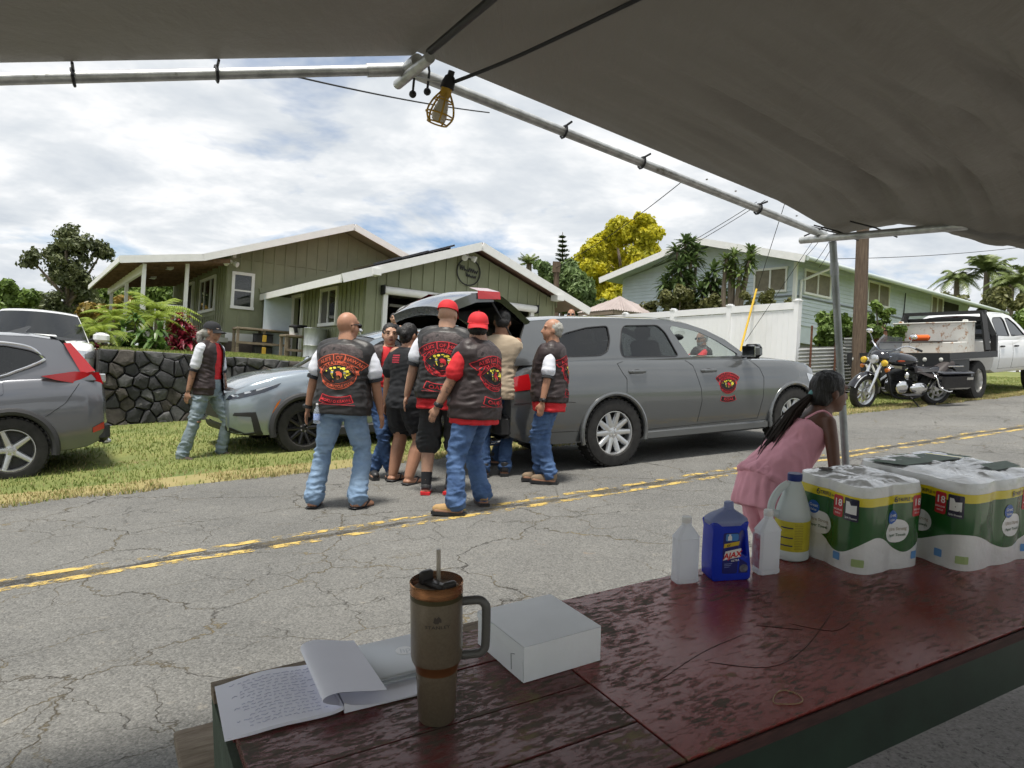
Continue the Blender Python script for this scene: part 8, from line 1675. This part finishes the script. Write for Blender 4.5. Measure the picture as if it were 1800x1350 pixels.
    for k in range(5): a = k * 1.2566; m = MB(); m.tube(smooth_pts([(.019 * math.cos(a), .019 * math.sin(a), -.03), (.040 * math.cos(a), .040 * math.sin(a), -.065), (.050 * math.cos(a), .050 * math.sin(a), -.105), (.036 * math.cos(a), .036 * math.sin(a), -.135)], 4), .0036, 6); m.build('guard_rib', YE, c)
    for r_, z in ((.050, -.105), (.036, -.135), (.034, -.055)): m = MB(); m.tube([(r_ * math.cos(k * .3927), r_ * math.sin(k * .3927), z) for k in range(17)], .003, 6); m.build('guard_ring', YE, c)
    m = MB(); m.tube(smooth_pts([at(793, 146, 2.62), at(880, 112, 2.45), at(990, 62, 2.25), at(1140, -10, 2.0), at(1350, -110, 1.8)], 6), .0065, 8); tag(m.build('power_cable', WIRE), 'thick black cable running from the caged bulb up across the tarp', 'cable')
    m = MB(); m.tube([at(722, 133, 2.70), at(760, 142, 2.64), at(790, 147, 2.62)], .004, 6); tag(m.build('hook_wire', STEELG), 'short wire hooking the caged bulb to the frame corner', 'wire')
    m = MB(); m.tube([at(1367, -14, 2.2), at(1368, 18, 2.2), at(1364, 40, 2.2)], .0035, 6); tag(m.build('loose_strap', BLACKP), 'short black strap end hanging from the tarp at the top edge', 'strap')
canopy()
# ================================================================ girl at the table, driver in the SUV
_g = [at(1330, 900, 3.72), at(1346, 900, 3.55)]; bs_ = [V((p.x, p.y, G(p.x, p.y) + .012)) for p in _g]
GIRL, gl = person('girl in pink top leaning over the table with a long ponytail', (bs_[0], bs_[1]), 14, 1.39, dict(skin=drk, girth=.82, limb=.80, shoulders=.86, hs=1.12, drop=.0, shift=(0, .02, 0), lean=(0, .78, 0), head=(-8, -2), hair='pony', face='shut', hands=[(-.22, .42, .62), (.24, .26, .60)], elbow=[(-.5, -1, .2), (.8, -.6, .2)], toedir=[(0, 1, 0), (0, 1, 0)]))
def girl_clothes():
    k = 1.39 / 1.75; pel, nk, kn, ank = gl['pel'], gl['nk'], gl['kn'], gl['ank']; sp = (nk - pel).normalized(); X = V((1, 0, 0)); Y = sp.cross(X)
    m = MB(); loft(m, [(pel.lerp(nk, -.02), X, Y, .165, .140), (pel.lerp(nk, .2), X, Y, .148, .122), (pel.lerp(nk, .5), X, Y, .130, .102), (pel.lerp(nk, .74), X, Y, .124, .092), (pel.lerp(nk, .80), X, Y, .120, .086)]); part_of(GIRL, 'top', fuse(m, .009, 2, lambda p: .012 * noise.noise((p.x * 18, p.y * 18, p.z * 3)) + .006 * (1 - 2 * abs(noise.noise((p.x * 30, p.y * 22, p.z * 9))))), CL['pink'])
    for s in (-1, 1): m = MB(); m.tube(smooth_pts([pel.lerp(nk, .78) + X * s * .075 - Y * .092, pel.lerp(nk, .96) + X * s * .085 - Y * .055, pel.lerp(nk, 1.0) + X * s * .085, pel.lerp(nk, .95) + X * s * .085 + Y * .05, pel.lerp(nk, .78) + X * s * .075 + Y * .095], 4), .005, 6); m.build('strap', CL['pink'], GIRL)
    m = MB(); loft(m, [(pel.lerp(nk, .08), X, Y, .16, .135), (pel, X, Y, .165, .14), (pel - V((0, 0, .10)), X, V((0, 1, 0)), .165, .14)])
    for i in (0, 1): h = pel + V(((-.07, .07)[i], 0, -.02)); limb(m, [h, h.lerp(kn[i], .5), kn[i], ank[i].lerp(kn[i], .4), ank[i]], [.098, .098, .085, .085, .09])
    part_of(GIRL, 'trousers', fuse(m, .010, 2, lambda p: .018 * noise.noise((p.x * 22, p.y * 22, p.z * 4)) + .006 * noise.noise((p.x * 40, p.y * 40, p.z * 14))), CL['pink'])
    hb = gl['hd'](0, -.10, -.02); T = gl['T']
    P = [T @ hb, T @ gl['hd'](.02, -.20, -.12), T @ gl['hd'](.02, -.28, -.27), T @ gl['hd'](.03, -.36, -.42)]; Ti = T.inverted(); rg = random.Random(3); m = MB()
    for j in range(150): of = V((rg.gauss(0, 1), rg.gauss(0, 1), rg.gauss(0, 1))) * .011; q = [Ti @ P[0] + of * .35] + [Ti @ p + of * (1 + .55 * i) + V((rg.gauss(0, 1), rg.gauss(0, 1), rg.gauss(0, 1))) * .006 * i for i, p in enumerate(P[1:])]; q = smooth_pts(q, 5); m.tube(q, [.0042] * (len(q) - 5) + [.0036, .003, .002, .0014, .0005], 5)
    m.build('ponytail', pm('hair_brown_tips', (.018, .011, .008), .45), GIRL); m = MB(); m.ball(hb, (.026, .02, .026), 10, 8); m.build('hair_tie', pm('teal_tie', (.10, .28, .28), .6), GIRL)
girl_clothes()
gp_ = at(1232, 650, 12.4)
person('bearded man with sunglasses seen through the open window of the SUV', (V((gp_.x - .1, gp_.y, G(gp_.x, gp_.y) + .03)), V((gp_.x + .1, gp_.y, G(gp_.x, gp_.y) + .03))), 190, 1.62, dict(skin=tanS, girth=1.2, belly=.5, drop=.08, head=(18, -12), shades=1, hair='receding', hairmat=HAIRG, beard=HAIRG, shirt=CL['red'], sleeve=.95, vest=LEATHER2, patch=('OAHU', 'red', 'dred', 'red'), pants=(DENIM['dark'], .05, .01), hands=[(-.12, .36, 1.12), (.10, .36, 1.10)], shoe=('boot', BLACKP)))
q = sub('steering_wheel', DUR); m = MB(M.Translation((1.62, .38, 1.10)) @ M.Rotation(R(65), 4, 'Y')); m.tube([(.18 * math.cos(t * .314), .18 * math.sin(t * .314), 0) for t in range(21)], .014, 8); m.build('wheel_rim', BLACKP, q)
q = MB(); q.ball(DURT.inverted() @ (DURT @ V((1.78, 0, 1.50))), (.03, .13, .045), 12, 8); q.build('rear_view_mirror', BLACKP, DUR)
# water bottle in the bald man's back pocket
wb = thing('water_bottle', 'small clear water bottle with blue label in the bald man\'s back pocket', 'bottle', bi['T'] @ M.Translation(bi['pel'] + V((-.17, -.17, -.16))))
m = MB(); m.lathe([(.026, 0), (.031, .01), (.031, .10), (.027, .115), (.012, .15), (.012, .165)], 16); m.build('body', pm('clear_pet', (.65, .72, .80), .1, trans=.6, alpha=.75), wb); m = MB(); m.lathe([(.0315, .03), (.0318, .032), (.0318, .085), (.0315, .087)], 16, cap=False); m.build('label', pm('water_label', (.45, .55, .75), .4, col2=(.08, .16, .5), vs=60), wb); m = MB(); m.lathe([(.014, .163), (.014, .18)], 12); m.build('cap', WHITE, wb)
# red print on the black t-shirt
m = MB(); T = wi['T']; P0 = wi['pel']; 
for i in range(4):
    for j in range(1): pass
WB = bvh_of(next(c for c in WOM.children if c.name.startswith('shirt')).data)
for i in range(4): pts, tr = dense([(-.10, 0.455 - i * .024), (.0, .455 - i * .024), (.0, .47 - i * .024), (-.10, .47 - i * .024)], 2); lay(m, tr, pts, lambda a, b_: project(WB, (P0.x + a, P0.y - 1.5, P0.z + b_), (0, 1, 0)), .002)
m.build('shirt_print', pm('print_dull_red', (.38, .03, .05), .8), WOM, None)
